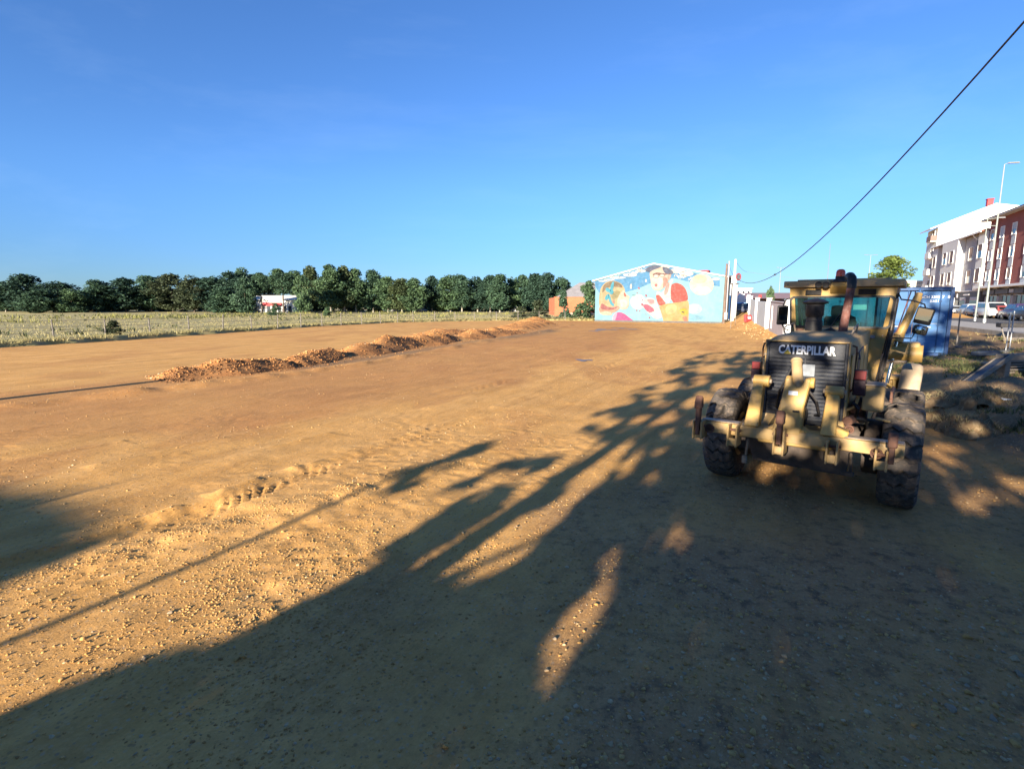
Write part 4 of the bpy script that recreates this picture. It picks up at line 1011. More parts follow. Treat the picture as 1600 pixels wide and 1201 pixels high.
def brick_material(m, c1, c2, mortar, sx=1.0, sy=1.0, rough=.85):
    n, l, p = nodes(m); tc = n.new('ShaderNodeTexCoord')
    cmb = n.new('ShaderNodeCombineXYZ'); sp = n.new('ShaderNodeSeparateXYZ'); l.new(tc.outputs['Object'], sp.inputs[0])
    ad = n.new('ShaderNodeMath'); l.new(sp.outputs[0], ad.inputs[0]); l.new(sp.outputs[1], ad.inputs[1]); l.new(ad.outputs[0], cmb.inputs[0]); l.new(sp.outputs[2], cmb.inputs[1])
    br = n.new('ShaderNodeTexBrick'); br.inputs['Scale'].default_value = 4; br.inputs['Mortar Size'].default_value = .015
    br.inputs['Color1'].default_value = (*c1, 1); br.inputs['Color2'].default_value = (*c2, 1); br.inputs['Mortar'].default_value = (*mortar, 1)
    l.new(cmb.outputs[0], br.inputs['Vector'])
    nz = n.new('ShaderNodeTexNoise'); nz.inputs['Scale'].default_value = .7; nz.inputs['Detail'].default_value = 6; l.new(tc.outputs['Object'], nz.inputs['Vector'])
    mx = n.new('ShaderNodeMix'); mx.data_type = 'RGBA'; mx.blend_type = 'MULTIPLY'; mx.inputs['Factor'].default_value = .5
    l.new(br.outputs[0], mx.inputs['A']); l.new(nz.outputs[0], mx.inputs['B']); l.new(mx.outputs['Result'], p.inputs['Base Color'])
    p.inputs['Roughness'].default_value = rough
brick_material(M['brick_o'], (.62, .17, .07), (.52, .13, .055), (.42, .22, .13))
M['brick_r'] = bpy.data.materials.new('red_brick'); brick_material(M['brick_r'], (.40, .10, .075), (.33, .075, .06), (.30, .17, .13))
Y = 118; x0, x1 = ctr(866.5, Y), ctr(965, Y)
zt = ap(866, 464.5, Y)[2]
wh = thing('brick_warehouse', 'low orange brick warehouse with grey roof left of the mural', 'warehouse', (x0, Y, 0))
w = x1 - x0
b = MB(); b.box((w / 2, 9, zt / 2), (w, 18, zt)); b.build('wall', M['brick_o'], wh, .02)
b = MB(); b.box((w / 2 + 1, -.04, .45), (w - 2, .1, .9)); b.build('base_course', M['conc'], wh, .01)
b = MB(); b.prism([(1.4, .35, zt), (w, .35, zt), (w, 9, zt + 3.4), (6.5, 9, zt + 3.4)], (0, 0, .12)); b.prism([(1.4, 17.6, zt), (w, 17.6, zt), (w, 9.05, zt + 3.4), (6.5, 9.05, zt + 3.4)], (0, 0, .12)); b.prism([(1.4, .4, zt), (1.4, 17.6, zt), (6.5, 9, zt + 3.4)], (0, .0, .1)); b.build('roof', M['roofgrey'], wh, 0)
b = MB(); b.box((w / 2, .12, zt + .06), (w + .2, .36, .12)); b.build('coping', M['brick_o'], wh, .01)

# ================================================================ warehouse with the painted gable
A = np.array([13.25, 86.0]); B = np.array([29.9, 75.6])
Lm = float(np.hypot(*(B - A))); ux = (B - A) / Lm; rzm = math.atan2(ux[1], ux[0])
mw = thing('mural_warehouse', 'warehouse whose gable wall carries a bright blue painted mural', 'warehouse', (A[0], A[1], 0), rzm)
nout = np.array([ux[1], -ux[0]])        # towards the camera (local -y)
def mp(px, py):
    r = ray(px, py); o = np.array([0, 0, EYE])
    t = ((A[0] - o[0]) * nout[0] + (A[1] - o[1]) * nout[1]) / (r[0] * nout[0] + r[1] * nout[1])
    q = o + r * t
    return ((q[0] - A[0]) * ux[0] + (q[1] - A[1]) * ux[1], q[2])
def zp(zx, zy): return mp(920 + zx / 7.273, 400 + zy / 7.273)
e0 = zp(66, 285)[1]; e1 = zp(1490, 245)[1]; pk = zp(742, 92)
M['mural_blue'] = mat('mural_pale_blue', (.105, .215, .25), .7, var=.12, scale=.5, c2=(.085, .185, .23), dirt=(.13, .23, .25))
wallpts = [(0, 0, -.5), (Lm, 0, -.5), (Lm, 0, e1), (pk[0], 0, pk[1]), (0, 0, e0)]
b = MB(); b.prism(wallpts, (0, 7, 0)); b.build('wall', M['mural_blue'], mw, 0, 0)
for (ax, az), (bx, bz) in (((-.5, e0 - .05), pk), (pk, (Lm + .5, e1 - .05))):
    b = MB(); b.prism([(ax, -.18, az + .01), (bx, -.18, bz + .01), (bx, -.18, bz + .16), (ax, -.18, az + .16)], (0, 7.4, 0)); b.build('roof', M['offwhite'], mw, 0, 0)
q = mp(1090, 428)
b = MB(); b.box((q[0], 4, q[1] + .35), (1.5, 1.5, .7)); b.build('roof_vent', M['shopred'], mw, .08)
b = MB(); b.box((Lm / 2, -.06, .02), (Lm, .1, .42)); b.build('plinth', M['asphalt'], mw, .01)
PALETTE = {}
def pc(c):
    k = tuple(round(v ** 1.2 * .37, 3) for v in c)
    c = k
    if k not in PALETTE:
        PALETTE[k] = (len(PALETTE), mat('mural_paint', c, .7, var=.30, scale=1.1, dirt=tuple(min(.5, v * .8 + .05) for v in c)))
    return PALETTE[k][0]
mb = MB(); layer = [0]
def paint(c, pts, z=1, smooth=1):
    """one flat painted area; pts in pixels of the enlarged gable view"""
    Q = [zp(*p) for p in pts]
    if smooth:                                           # round the outline off
        for _ in range(smooth):
            R = []
            for i in range(len(Q)):
                a, b_ = Q[i], Q[(i + 1) % len(Q)]
                R += [(a[0] * .78 + b_[0] * .22, a[1] * .78 + b_[1] * .22), (a[0] * .22 + b_[0] * .78, a[1] * .22 + b_[1] * .78)]
            Q = R
    mb.poly([(x, -.012 - .007 * z, y) for x, y in Q], pc(c))
def disc(c, cx_, cy_, rx, ry, z=1, n=18):
    paint(c, [(cx_ + rx * math.cos(k * 2 * math.pi / n), cy_ + ry * math.sin(k * 2 * math.pi / n)) for k in range(n)], z, 0)
BL, PB, WH_, SK, RD, OR_, PK = (.12, .40, .68), (.40, .70, .78), (.80, .78, .74), (.78, .62, .52), (.62, .12, .09), (.75, .48, .20), (.72, .12, .36)
paint(BL, [(70, 290), (300, 232), (660, 118), (742, 100), (1000, 140), (1488, 262), (1488, 345), (1300, 318), (1130, 290), (960, 250), (720, 300), (560, 370), (420, 410), (250, 470), (120, 420), (70, 340)], 1, 0)
for px_, py_, rx, ry in ((330, 245, 90, 14), (470, 215, 80, 20), (590, 170, 60, 18), (520, 190, 40, 12), (230, 270, 60, 9), (860, 130, 60, 16), (1000, 170, 90, 26), (1110, 200, 80, 30), (1060, 230, 60, 16), (1440, 262, 50, 16), (160, 285, 50, 8), (480, 345, 12, 30), (650, 280, 10, 18), (1170, 260, 40, 12)):
    disc(WH_, px_, py_, rx, ry, 2)
for k in range(46):
    zx = random.uniform(240, 650); zy = 285 - (zx - 100) * .29 + random.uniform(-10, 40)
    disc(WH_ if k % 3 else BL, zx, zy, random.uniform(4, 11), random.uniform(3, 8), 3, 7)
for k in range(40):
    zx = random.uniform(960, 1240); zy = 130 + (zx - 800) * .24 + random.uniform(5, 75)
    disc(WH_ if k % 3 else BL, zx, zy, random.uniform(4, 11), random.uniform(3, 8), 3, 7)
disc((.55, .78, .80), 1200, 600, 90, 60, 2); disc((.30, .58, .74), 1220, 700, 110, 26, 2); disc((.62, .80, .80), 560, 520, 90, 90, 2)
disc((.80, .74, .62), 1284, 325, 136, 122, 4, 30); disc((.82, .70, .50), 1260, 262, 84, 48, 5); disc((.82, .80, .74), 1290, 390, 100, 50, 5)
# child in profile with a bow
HA, HB = (.30, .22, .13), (.62, .50, .30)
paint(HB, [(120, 440), (140, 350), (200, 290), (290, 278), (370, 310), (410, 370), (420, 460), (380, 560), (280, 640), (150, 620), (115, 560)], 4, 2)
paint(HA, [(160, 340), (220, 292), (300, 284), (372, 320), (390, 362), (320, 352), (250, 345), (190, 380), (150, 430)], 5, 2)
paint((.42, .38, .20), [(250, 440), (300, 390), (370, 400), (330, 480), (270, 500)], 5, 2)
paint(SK, [(330, 470), (385, 385), (405, 390), (420, 430), (470, 462), (455, 490), (462, 540), (440, 600), (370, 612), (320, 560)], 6, 1)
paint((.80, .72, .66), [(350, 500), (400, 490), (440, 520), (430, 580), (370, 590)], 7, 2)
paint((.60, .18, .14), [(398, 410), (420, 425), (428, 465), (400, 455)], 7, 1)
disc((.72, .30, .24), 285, 520, 14, 24, 7)
paint((.66, .40, .30), [(110, 590), (150, 560), (220, 590), (330, 560), (360, 590), (300, 640), (200, 660), (130, 650)], 6, 2)
paint((.45, .16, .16), [(130, 600), (145, 530), (200, 570), (270, 590), (340, 570), (300, 605), (210, 615)], 7, 1)
paint((.80, .66, .52), [(110, 640), (190, 625), (260, 640), (270, 670), (160, 672)], 7, 2)
BW = (.08, .46, .60)
paint(BW, [(235, 400), (262, 300), (290, 285), (285, 350), (270, 400)], 8, 1); paint(BW, [(190, 370), (215, 355), (260, 395), (235, 415), (195, 400)], 8, 1)
paint(BW, [(230, 410), (285, 385), (280, 430), (250, 440)], 9, 1); paint(BW, [(180, 480), (205, 440), (235, 425), (225, 490), (195, 505)], 8, 1); paint(BW, [(222, 440), (240, 440), (262, 520), (290, 545), (285, 575), (250, 555), (225, 490)], 8, 1)
paint(PK, [(280, 700), (300, 650), (350, 635), (400, 650), (470, 705), (520, 742), (285, 742)], 6, 1); paint((.80, .45, .62), [(272, 690), (300, 645), (330, 640), (300, 740), (275, 740)], 7, 1)
# young man leaning in, red vest
paint(WH_, [(840, 420), (940, 250), (965, 280), (930, 330), (930, 540), (850, 520), (760, 440), (780, 400)], 5, 1)
paint(RD, [(930, 330), (990, 300), (1060, 325), (1100, 370), (1125, 440), (1128, 505), (1050, 525), (935, 530)], 6, 1)
paint(RD, [(760, 445), (800, 440), (850, 500), (880, 545), (800, 568), (775, 510)], 6, 1)
paint((.64, .40, .36), [(856, 400), (890, 300), (925, 300), (900, 420), (860, 450)], 6, 1)
paint(SK, [(690, 190), (720, 150), (830, 118), (880, 150), (920, 200), (935, 230), (900, 290), (870, 350), (800, 398), (740, 385), (712, 340), (700, 260)], 7, 1)
paint((.84, .74, .66), [(700, 260), (760, 235), (830, 240), (850, 300), (800, 370), (745, 375), (715, 330)], 8, 1)
paint((.60, .34, .28), [(840, 250), (880, 240), (905, 280), (870, 340), (840, 370), (850, 310)], 8, 1)
paint((.70, .46, .38), [(895, 215), (925, 190), (942, 215), (915, 275), (898, 262)], 8, 1)
HR = (.13, .16, .26)
paint(HR, [(640, 150), (700, 112), (760, 100), (830, 118), (790, 140), (730, 160), (695, 185), (650, 175)], 8, 1); paint(HR, [(838, 120), (900, 135), (950, 165), (965, 200), (900, 215), (860, 190), (840, 150)], 8, 1)
paint((.30, .16, .14), [(725, 205), (770, 185), (830, 195), (900, 200), (895, 212), (830, 222), (780, 215), (735, 222)], 9, 1)
disc((.50, .34, .30), 765, 228, 36, 24, 9, 12); disc((.82, .72, .64), 765, 228, 28, 17, 10, 12); disc((.50, .34, .30), 835, 222, 30, 22, 9, 12); disc((.80, .68, .60), 835, 222, 23, 15, 10, 12)
paint((.62, .24, .24), [(748, 320), (772, 312), (786, 330), (770, 352), (752, 345)], 9, 1)
paint(OR_, [(800, 570), (870, 545), (1050, 520), (1130, 505), (1140, 560), (1132, 750), (850, 742), (830, 660)], 7, 0)
paint((.80, .60, .30), [(870, 560), (1000, 540), (1000, 640), (880, 680)], 8, 2); paint((.78, .56, .05), [(1030, 610), (1090, 590), (1128, 620), (1120, 670), (1050, 665)], 8, 1)
paint((.10, .10, .08), [(1045, 632), (1070, 628), (1092, 640), (1080, 648), (1060, 640)], 9, 0)
paint((.70, .30, .20), [(1060, 690), (1120, 685), (1125, 745), (1085, 745)], 8, 1)
paint((.80, .76, .72), [(600, 560), (650, 470), (740, 480), (770, 520), (800, 600), (840, 700), (760, 720), (690, 660)], 5, 1)
paint((.55, .14, .24), [(610, 555), (660, 545), (720, 580), (755, 620), (700, 645), (650, 620)], 6, 1); paint((.72, .42, .44), [(650, 490), (740, 490), (750, 540), (700, 550)], 6, 1)
for zx, zy, rr in ((652, 450, 14), (608, 552, 15), (570, 365, 13), (550, 418, 8), (610, 500, 7), (545, 618, 9), (580, 625, 8), (650, 662, 6), (690, 700, 10), (600, 470, 6), (690, 640, 6)):
    paint((.50, .12, .22), [(zx - rr, zy - rr * .6), (zx + rr * .3, zy - rr), (zx + rr, zy + rr * .4), (zx - rr * .2, zy + rr)], 8, 0)
disc((.28, .52, .60), 512, 444, 24, 8, 8, 8)
mo = mb.build('mural', [v[1] for v in sorted(PALETTE.values(), key=lambda t: t[0])], mw, 0, 0)
mo['label'] = 'painted mural of a child with a blue bow, a young man in a red vest and a pale disc'
# ================================================================ spread heaps of fill (windrow)
def rock_variants(k, rng, sub=1):
    out = []
    for i in range(k):
        bm = bmesh.new(); bmesh.ops.create_icosphere(bm, subdivisions=max(sub, 1), radius=1)
        v = np.array([x.co[:] for x in bm.verts]); f = np.array([[q.index for q in p.verts] for p in bm.faces]); bm.free()
        for _ in range(6):                                  # knock flats off the ball
            d = rng.normal(0, 1, 3); d /= np.linalg.norm(d); c = rng.uniform(.25, .7)
            h = v @ d; v = v - np.outer(np.maximum(h - c, 0) * .97, d)
        v = v * (1 + rng.normal(0, .06, (len(v), 1)))
        out.append((v * np.array([1, rng.uniform(.65, .95), rng.uniform(.5, .8)]), f))
    return out
ROCKS = rock_variants(8, RNG, 0)
ROCKS_FINE = rock_variants(7, RNG, 2)

def scatter_rocks(name, pts, size, m, tint, parent=None, sink=.3, smooth=False):
    V, Fs, T = [], [], []; base = 0
    kind = RNG.integers(0, len(ROCKS), len(pts))
    for q in range(len(ROCKS)):
        i = np.where(kind == q)[0]
        if not len(i): continue
        v, f = ROCKS[q]; n = len(i); a = RNG.uniform(0, 2 * np.pi, n); c, s = np.cos(a), np.sin(a)
        R = np.zeros((n, 3, 3)); R[:, 0, 0] = c; R[:, 0, 1] = -s; R[:, 1, 0] = s; R[:, 1, 1] = c; R[:, 2, 2] = 1
        t = RNG.normal(0, .35, n); R2 = np.zeros((n, 3, 3)); R2[:, 0, 0] = 1; R2[:, 1, 1] = np.cos(t); R2[:, 1, 2] = -np.sin(t); R2[:, 2, 1] = np.sin(t); R2[:, 2, 2] = np.cos(t)
        w = np.einsum('nij,njk,vk->nvi', R, R2, v) * size[i][:, None, None]
        p = pts[i].copy(); p[:, 2] += size[i] * (.62 - sink * 1.6 * RNG.uniform(.5, 1, n))
        w = w + p[:, None, :]
        V.append(w.reshape(-1, 3)); Fs.append((f[None] + (np.arange(n) * len(v))[:, None, None]).reshape(-1, 3) + base); base += n * len(v)
        T.append(np.repeat(tint[i], len(v)))
    return link(name, mesh_np(name, np.concatenate(V), np.concatenate(Fs), [m], smooth, np.concatenate(T)), parent)

def ramp_mat(name, stops, rough=.9, noise=True):
    m = bpy.data.materials.new(name); n, l, p = nodes(m)
    a = n.new('ShaderNodeAttribute'); a.attribute_name = 'tint'
    r = n.new('ShaderNodeValToRGB'); e = r.color_ramp.elements
    e[0].position = stops[0][0]; e[0].color = (*stops[0][1], 1); e[1].position = stops[-1][0]; e[1].color = (*stops[-1][1], 1)
    for q, c in stops[1:-1]: x = e.new(q); x.color = (*c, 1)
    l.new(a.outputs['Fac'], r.inputs[0]); out = r.outputs[0]
    tc = n.new('ShaderNodeTexCoord'); z = n.new('ShaderNodeTexNoise'); z.inputs['Scale'].default_value = 30; z.inputs['Detail'].default_value = 5
    l.new(tc.outputs['Object'], z.inputs['Vector'])
    mx = n.new('ShaderNodeMix'); mx.data_type = 'RGBA'; mx.blend_type = 'MULTIPLY'; mx.inputs['Factor'].default_value = .55
    l.new(out, mx.inputs['A']); l.new(z.outputs[0], mx.inputs['B'])
    mu = n.new('ShaderNodeMix'); mu.data_type = 'RGBA'; mu.blend_type = 'MULTIPLY'; mu.inputs['Factor'].default_value = 1; mu.inputs['B'].default_value = (1.35, 1.35, 1.35, 1)
    l.new(mx.outputs['Result'], mu.inputs['A']); l.new(mu.outputs['Result'], p.inputs['Base Color'])
    b = n.new('ShaderNodeBump'); b.inputs['Strength'].default_value = .3; b.inputs['Distance'].default_value = .01; l.new(z.outputs[0], b.inputs['Height']); l.new(b.outputs[0], p.inputs['Normal'])
    p.inputs['Roughness'].default_value = rough; p.inputs['Specular IOR Level'].default_value = .2
    return m
M['stone'] = ramp_mat('pebble', [(0, (.28, .15, .055)), (.3, (.46, .26, .085)), (.6, (.52, .32, .12)), (.78, (.36, .25, .13)), (.92, (.52, .39, .23)), (1, (.30, .235, .16))])
M['clod'] = ramp_mat('reddish_clods', [(0, (.15, .075, .036)), (.12, (.25, .12, .05)), (.5, (.48, .225, .078)), (.85, (.56, .32, .13)), (1, (.48, .38, .25))], .95)
M['heap'] = mat('heap_soil', (.50, .235, .078), .95, c2=(.38, .17, .058), scale=1.4, dirt=(.40, .24, .11), bump=.6, bscale=9, spec=.1)

def flank_soil():
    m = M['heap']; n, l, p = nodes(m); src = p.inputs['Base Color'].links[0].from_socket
    a = n.new('ShaderNodeAttribute'); a.attribute_name = 'flank_dark'; x = n.new('ShaderNodeMix'); x.data_type = 'RGBA'; x.inputs['B'].default_value = (.17, .085, .042, 1)  # blends a darker brown into the heap colour
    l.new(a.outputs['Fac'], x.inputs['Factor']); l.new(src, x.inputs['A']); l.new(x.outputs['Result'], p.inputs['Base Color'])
flank_soil()
def heap(label, P, w, hts, seed, n_clod, skew=0.0, darker=.62):
    """an elongated mound along the polyline P with crest heights hts"""
    P = np.array(P, float); seg_ = np.hypot(*np.diff(P, axis=0).T); cum = np.r_[0, np.cumsum(seg_)]; L = cum[-1]
    na = max(12, int(L / .16)); nb = 34
    a = np.linspace(-.06, 1.06, na) * L; b = np.linspace(-1.25, 1.25, nb)
    cx_ = np.interp(a, cum, P[:, 0]); cy_ = np.interp(a, cum, P[:, 1])
    cx_ += np.where(a < 0, a, np.where(a > L, a - L, 0)) * 0; 
    tx = np.gradient(cx_); ty = np.gradient(cy_); q = np.hypot(tx, ty) + 1e-9
    # outside the ends keep the last tangent
    d0 = (P[1] - P[0]) / seg_[0]; d1 = (P[-1] - P[-2]) / seg_[-1]
    tx = np.where(a < .1, d0[0], np.where(a > L - .1, d1[0], tx / q)); ty = np.where(a < .1, d0[1], np.where(a > L - .1, d1[1], ty / q))
    cx_ = np.where(a < 0, P[0, 0] + d0[0] * a, np.where(a > L, P[-1, 0] + d1[0] * (a - L), cx_)); cy_ = np.where(a < 0, P[0, 1] + d0[1] * a, np.where(a > L, P[-1, 1] + d1[1] * (a - L), cy_))
    X = cx_[:, None] + ty[:, None] * b[None] * w; Yy = cy_[:, None] - tx[:, None] * b[None] * w
    crest = np.interp(a, np.linspace(0, L, len(hts)), hts)
    crest = crest * sstep((a + .06 * L) / (.10 * L + .5)) * sstep((1.06 * L - a) / (.10 * L + .5)) * (.8 + .45 * vnoise(a * 1.1, a * 0, seed))
    bb = b[None] + (vnoise(a * .8, a * 0, seed + 1)[:, None] - .5) * .35 + skew
    prof = np.clip(1.05 - np.abs(bb) * (1.0 + .12 * np.sin(a * 2.1)[:, None]), 0, 1) ** 1.05
    prof = prof * (1 - .18 * np.exp(-(bb / .14) ** 2))
    g = fbm(X * 1.6, Yy * 1.6, seed + 2, 5) - .5
    Hh = crest[:, None] * prof + g * .34 * np.clip(prof * 3, 0, 1) * np.clip(crest[:, None] * 1.5, .3, 1)
    base = H(X, Yy, False)
    rim_ = np.clip(np.minimum(Hh * 9, 1), 0, 1)
    Z = base - .07 + np.maximum(Hh, 0) * 1.0 + .07 * rim_
    i_ = np.arange(na * nb).reshape(na, nb); F_ = np.stack([i_[:-1, :-1], i_[1:, :-1], i_[1:, 1:], i_[:-1, 1:]], -1).reshape(-1, 4)
    o0 = P.mean(0)
    V = np.stack([X - o0[0], Yy - o0[1], Z], -1).reshape(-1, 3)
    flank_dark = np.clip(sstep((bb + .05 + (fbm(X * 1.2, Yy * 1.2, seed + 5) - .5) * .9) / .35) * np.ones_like(X) * darker, 0, 1)  # right flank darker than the left, its edge broken up by noise
    hm = mesh_np('soil', V, F_, [M['heap']], True, flank_dark.ravel(), 'flank_dark')
    t = thing('dirt_heap', label, 'dirt heap', (o0[0], o0[1], 0), 0, 'spread heaps of reddish fill')
    link('soil', hm, t)
    # clods rolled down the flanks and lying at the foot
    ia = RNG.uniform(0, na - 1.01, n_clod); ib = np.clip(RNG.normal((nb - 1) / 2, nb * .24, n_clod), 0, nb - 1.01)
    ia0, ib0 = ia.astype(int), ib.astype(int); fa, fb = ia - ia0, ib - ib0
    G = V.reshape(na, nb, 3)
    pt = (G[ia0, ib0] * (1 - fa)[:, None] + G[ia0 + 1, ib0] * fa[:, None]) * (1 - fb)[:, None] + (G[ia0, ib0 + 1] * (1 - fa)[:, None] + G[ia0 + 1, ib0 + 1] * fa[:, None]) * fb[:, None]
    gr = H(pt[:, 0] + o0[0], pt[:, 1] + o0[1], False); pt[:, 2] = np.maximum(pt[:, 2], gr - .01)
    sz = .020 + .055 * RNG.uniform(0, 1, n_clod) ** 2.6
    o = scatter_rocks('clods', pt, sz, M['clod'], np.clip(RNG.uniform(0, 1, n_clod) - flank_dark[ia0, ib0] * .9, 0, 1), t, .25); o['kind'] = 'stuff'
    return t
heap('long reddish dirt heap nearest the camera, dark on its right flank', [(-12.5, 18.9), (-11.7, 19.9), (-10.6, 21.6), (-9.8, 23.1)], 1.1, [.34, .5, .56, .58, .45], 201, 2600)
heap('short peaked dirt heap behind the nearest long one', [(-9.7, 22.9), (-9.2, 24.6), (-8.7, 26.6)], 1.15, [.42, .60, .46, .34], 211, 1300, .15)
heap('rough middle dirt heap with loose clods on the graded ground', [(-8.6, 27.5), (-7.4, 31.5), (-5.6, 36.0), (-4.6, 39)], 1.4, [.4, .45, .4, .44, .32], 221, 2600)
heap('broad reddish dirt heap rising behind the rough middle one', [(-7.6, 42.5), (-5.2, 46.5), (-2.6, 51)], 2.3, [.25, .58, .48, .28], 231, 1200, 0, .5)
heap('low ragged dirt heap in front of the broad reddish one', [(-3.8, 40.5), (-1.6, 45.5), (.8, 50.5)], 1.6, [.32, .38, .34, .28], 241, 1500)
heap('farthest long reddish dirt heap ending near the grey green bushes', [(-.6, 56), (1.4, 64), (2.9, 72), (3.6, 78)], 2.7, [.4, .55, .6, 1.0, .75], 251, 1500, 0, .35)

# ---------------------------------------------------------------- gravel and loose stones
def fan(n, rmin, rmax, pw):
    r = rmin + (rmax - rmin) * RNG.uniform(0, 1, n) ** pw; a = RNG.uniform(math.radians(-52), math.radians(52), n)
    return r * np.sin(a), r * np.cos(a)
x, y = fan(230000, 2.2, 30, 1.35)
q = x * .866 - y * .5
dr, sr, ar = polydist(x, y, RIDGE); dru, _, _ = polydist(x, y, RUT); db, _, _ = polydist(x, y, BERM)
dens = .07 + .9 * np.clip(fbm(x * .55, y * .55, 301) * 2.2 - .95, 0, 1) * (np.hypot(x, y) < 13)
dens += .9 * np.exp(-(dr / .35) ** 2) * (y < 9) + .7 * np.exp(-(db / .55) ** 2) * (y > 12)
dens += .22 * sstep((x * .866 - y * .5 + 4.2) / 1.5) * (np.hypot(x, y) < 12) * (.3 + 1.4 * fbm(x * .9, y * .9, 309))
dens += .75 * sstep((x - .2) / 1.8) * sstep((5.5 - y) / 2.5)                    # bare gravel in the right foreground
dens += .55 * np.exp(-(((x + 1.9) / 1.4) ** 2 + ((y - 4.6) / .9) ** 2)) * fbm(x * 2, y * 2, 305) * 2
xe_ = np.interp(y, EDGE_Y, EDGE_X); dens += .5 * (x > xe_ - .6)
k = RNG.uniform(0, 1, len(x)) < dens
x, y = x[k], y[k]
sz = .0035 + .019 * RNG.uniform(0, 1, len(x)) ** 5
sz *= np.where((x > .2) & (y < 5.5), 1.55, 1.1) * np.clip(.8 + np.hypot(x, y) / 25, .8, 1.7)
o = scatter_rocks('gravel', np.stack([x, y, H(x, y)], 1), sz, M['stone'], RNG.uniform(0, 1, len(x)) ** 1.0, None, .66)
tag(o, kind='stuff')
n_ = 26000; x = RNG.normal(-2.2, 1.7, n_); y = RNG.normal(4.9, 1.3, n_); k = RNG.uniform(0, 1, n_) < np.clip(fbm(x * 1.1, y * 1.1, 331, 4) * 4.4 - 1.75, 0.03, 1); x, y = x[k], y[k]
u = RNG.uniform(0, 1, 2600); i_ = np.clip((u * (len(RIDGE) - 1)).astype(int), 0, len(RIDGE) - 2); f_ = (u * (len(RIDGE) - 1) - i_)[:, None]; q = RIDGE[i_] * (1 - f_) + RIDGE[i_ + 1] * f_ + RNG.normal(0, .13, (2600, 2))
x = np.r_[x, q[:, 0]]; y = np.r_[y, q[:, 1]]
o = scatter_rocks('gravel', np.stack([x, y, H(x, y)], 1), .0045 + .016 * RNG.uniform(0, 1, len(x)) ** 3.2, M['stone'], RNG.uniform(.1, .72, len(x)), None, .5); tag(o, kind='stuff')
rock_me = []
for i, (v, f) in enumerate(ROCKS_FINE):
    rock_me.append(mesh_np('stone', v, f, [M['stone']], True, np.full(len(v), [.78, .35, 1.0, .6, .85, .5, .70][i])))
n_st = 0
cand = []
for _ in range(900):
    r = random.random()
    if r < .55: px, py = random.uniform(880, 1600), random.uniform(900, 1200)
    elif r < .68: px, py = random.uniform(60, 520), random.uniform(860, 1080)
    else: px, py = random.uniform(0, 1100), random.uniform(700, 1195)
    cand.append((px, py))
for px, py in [(968, 1165), (980, 1143), (955, 1163), (1063, 908), (1070, 905), (1085, 907), (150, 995), (155, 988), (120, 878), (128, 876), (1515, 1085), (1585, 1030), (1530, 1110), (1290, 913), (1310, 975), (1035, 1115)] + cand:
    if n_st >= 170: break
    g = gp(px, py); d = math.hypot(g[0], g[1])
    if d > 9: continue
    s = random.uniform(.012, .026) * (1.15 if d < 4 else 1.2)
    if px > 1480 and py > 980: s *= 1.7
    zz = float(H(g[0], g[1]))
    near_ = px > 850
    st = link('stone', rock_me[random.randrange(7)], None, (g[0], g[1], zz + s * .12)); st.scale = (s, s, s); st.rotation_euler = (random.uniform(-.3, .3), random.uniform(-.3, .3), random.uniform(0, 6.28))
    tag(st, 'loose rounded stone lying on the shaded gravel in front of the grader' if near_ else 'loose pale stone lying on the ochre dirt left of the shaded gravel', 'stone', 'loose stones on the shaded gravel' if near_ else 'loose stones on the sunlit dirt')
    n_st += 1

# wet spots
M['water'] = mat('shallow_water', (.17, .13, .10), .42, var=.1, spec=.35)
for (px, py, rx, ry, ang) in ((912, 563, .38, .40, .3), (945, 514.5, 1.2, 1.4, .3), (968, 512, .8, 1.0, .1), (985, 514, .9, .8, .5), (930, 517, .5, .7, .2)):
    g = gp(px, py); n_ = 22; V = []
    for k in range(n_):
        t = 2 * math.pi * k / n_; rr = 1 + .35 * math.sin(3 * t + px) + .2 * math.sin(5 * t + py)
        V.append((rx * rr * math.cos(t), ry * rr * math.sin(t), 0))
    zc = max(float(H(g[0] + v[0], g[1] + v[1])) for v in V + [(0, 0, 0)])
    b = MB(); b.poly(V); o = b.build('puddle', M['water'], None, 0, 0); o.location = (g[0], g[1], zc + .006); tag(o, kind='structure')

# ---------------------------------------------------------------- bank at the right: dry clumps, weeds, boulders of turf
def bank_pts(n, y0, y1, d0, d1):
    y = RNG.uniform(y0, y1, n); x = np.interp(y, EDGE_Y, EDGE_X) + RNG.uniform(d0, d1, n)
    return np.stack([x, y, H(x, y) - .01], 1)
M['drygrass'] = leafmat('dry_bank_grass', (.16, .13, .06), (.40, .33, .18), .25)
p_ = bank_pts(9000, 7.5, 26, .4, 9); f_ = fbm(p_[:, 0] * .7, p_[:, 1] * .7, 311)
tag(tufts('bank_grass', 0, p_[f_ > .70], .05 + .12 * f_[f_ > .70], .008, M['drygrass'], 5, .6), kind='stuff')
tag(tufts('bank_weeds', 0, p_[(f_ < .38)], .06 + .30 * f_[f_ < .38], .016, M['weed'], 5, .6), kind='stuff')
x = RNG.uniform(20, 60, 1500); y = RNG.uniform(22, 60, 1500); sd = street_dist(x, y); k = (sd > 17.8) & (sd < 21.5)
tag(tufts('verge_grass', 0, np.stack([x, y, H(x, y)], 1)[k], np.full(k.sum(), .16), .02, M['drygrass'], 5, .5), kind='stuff')
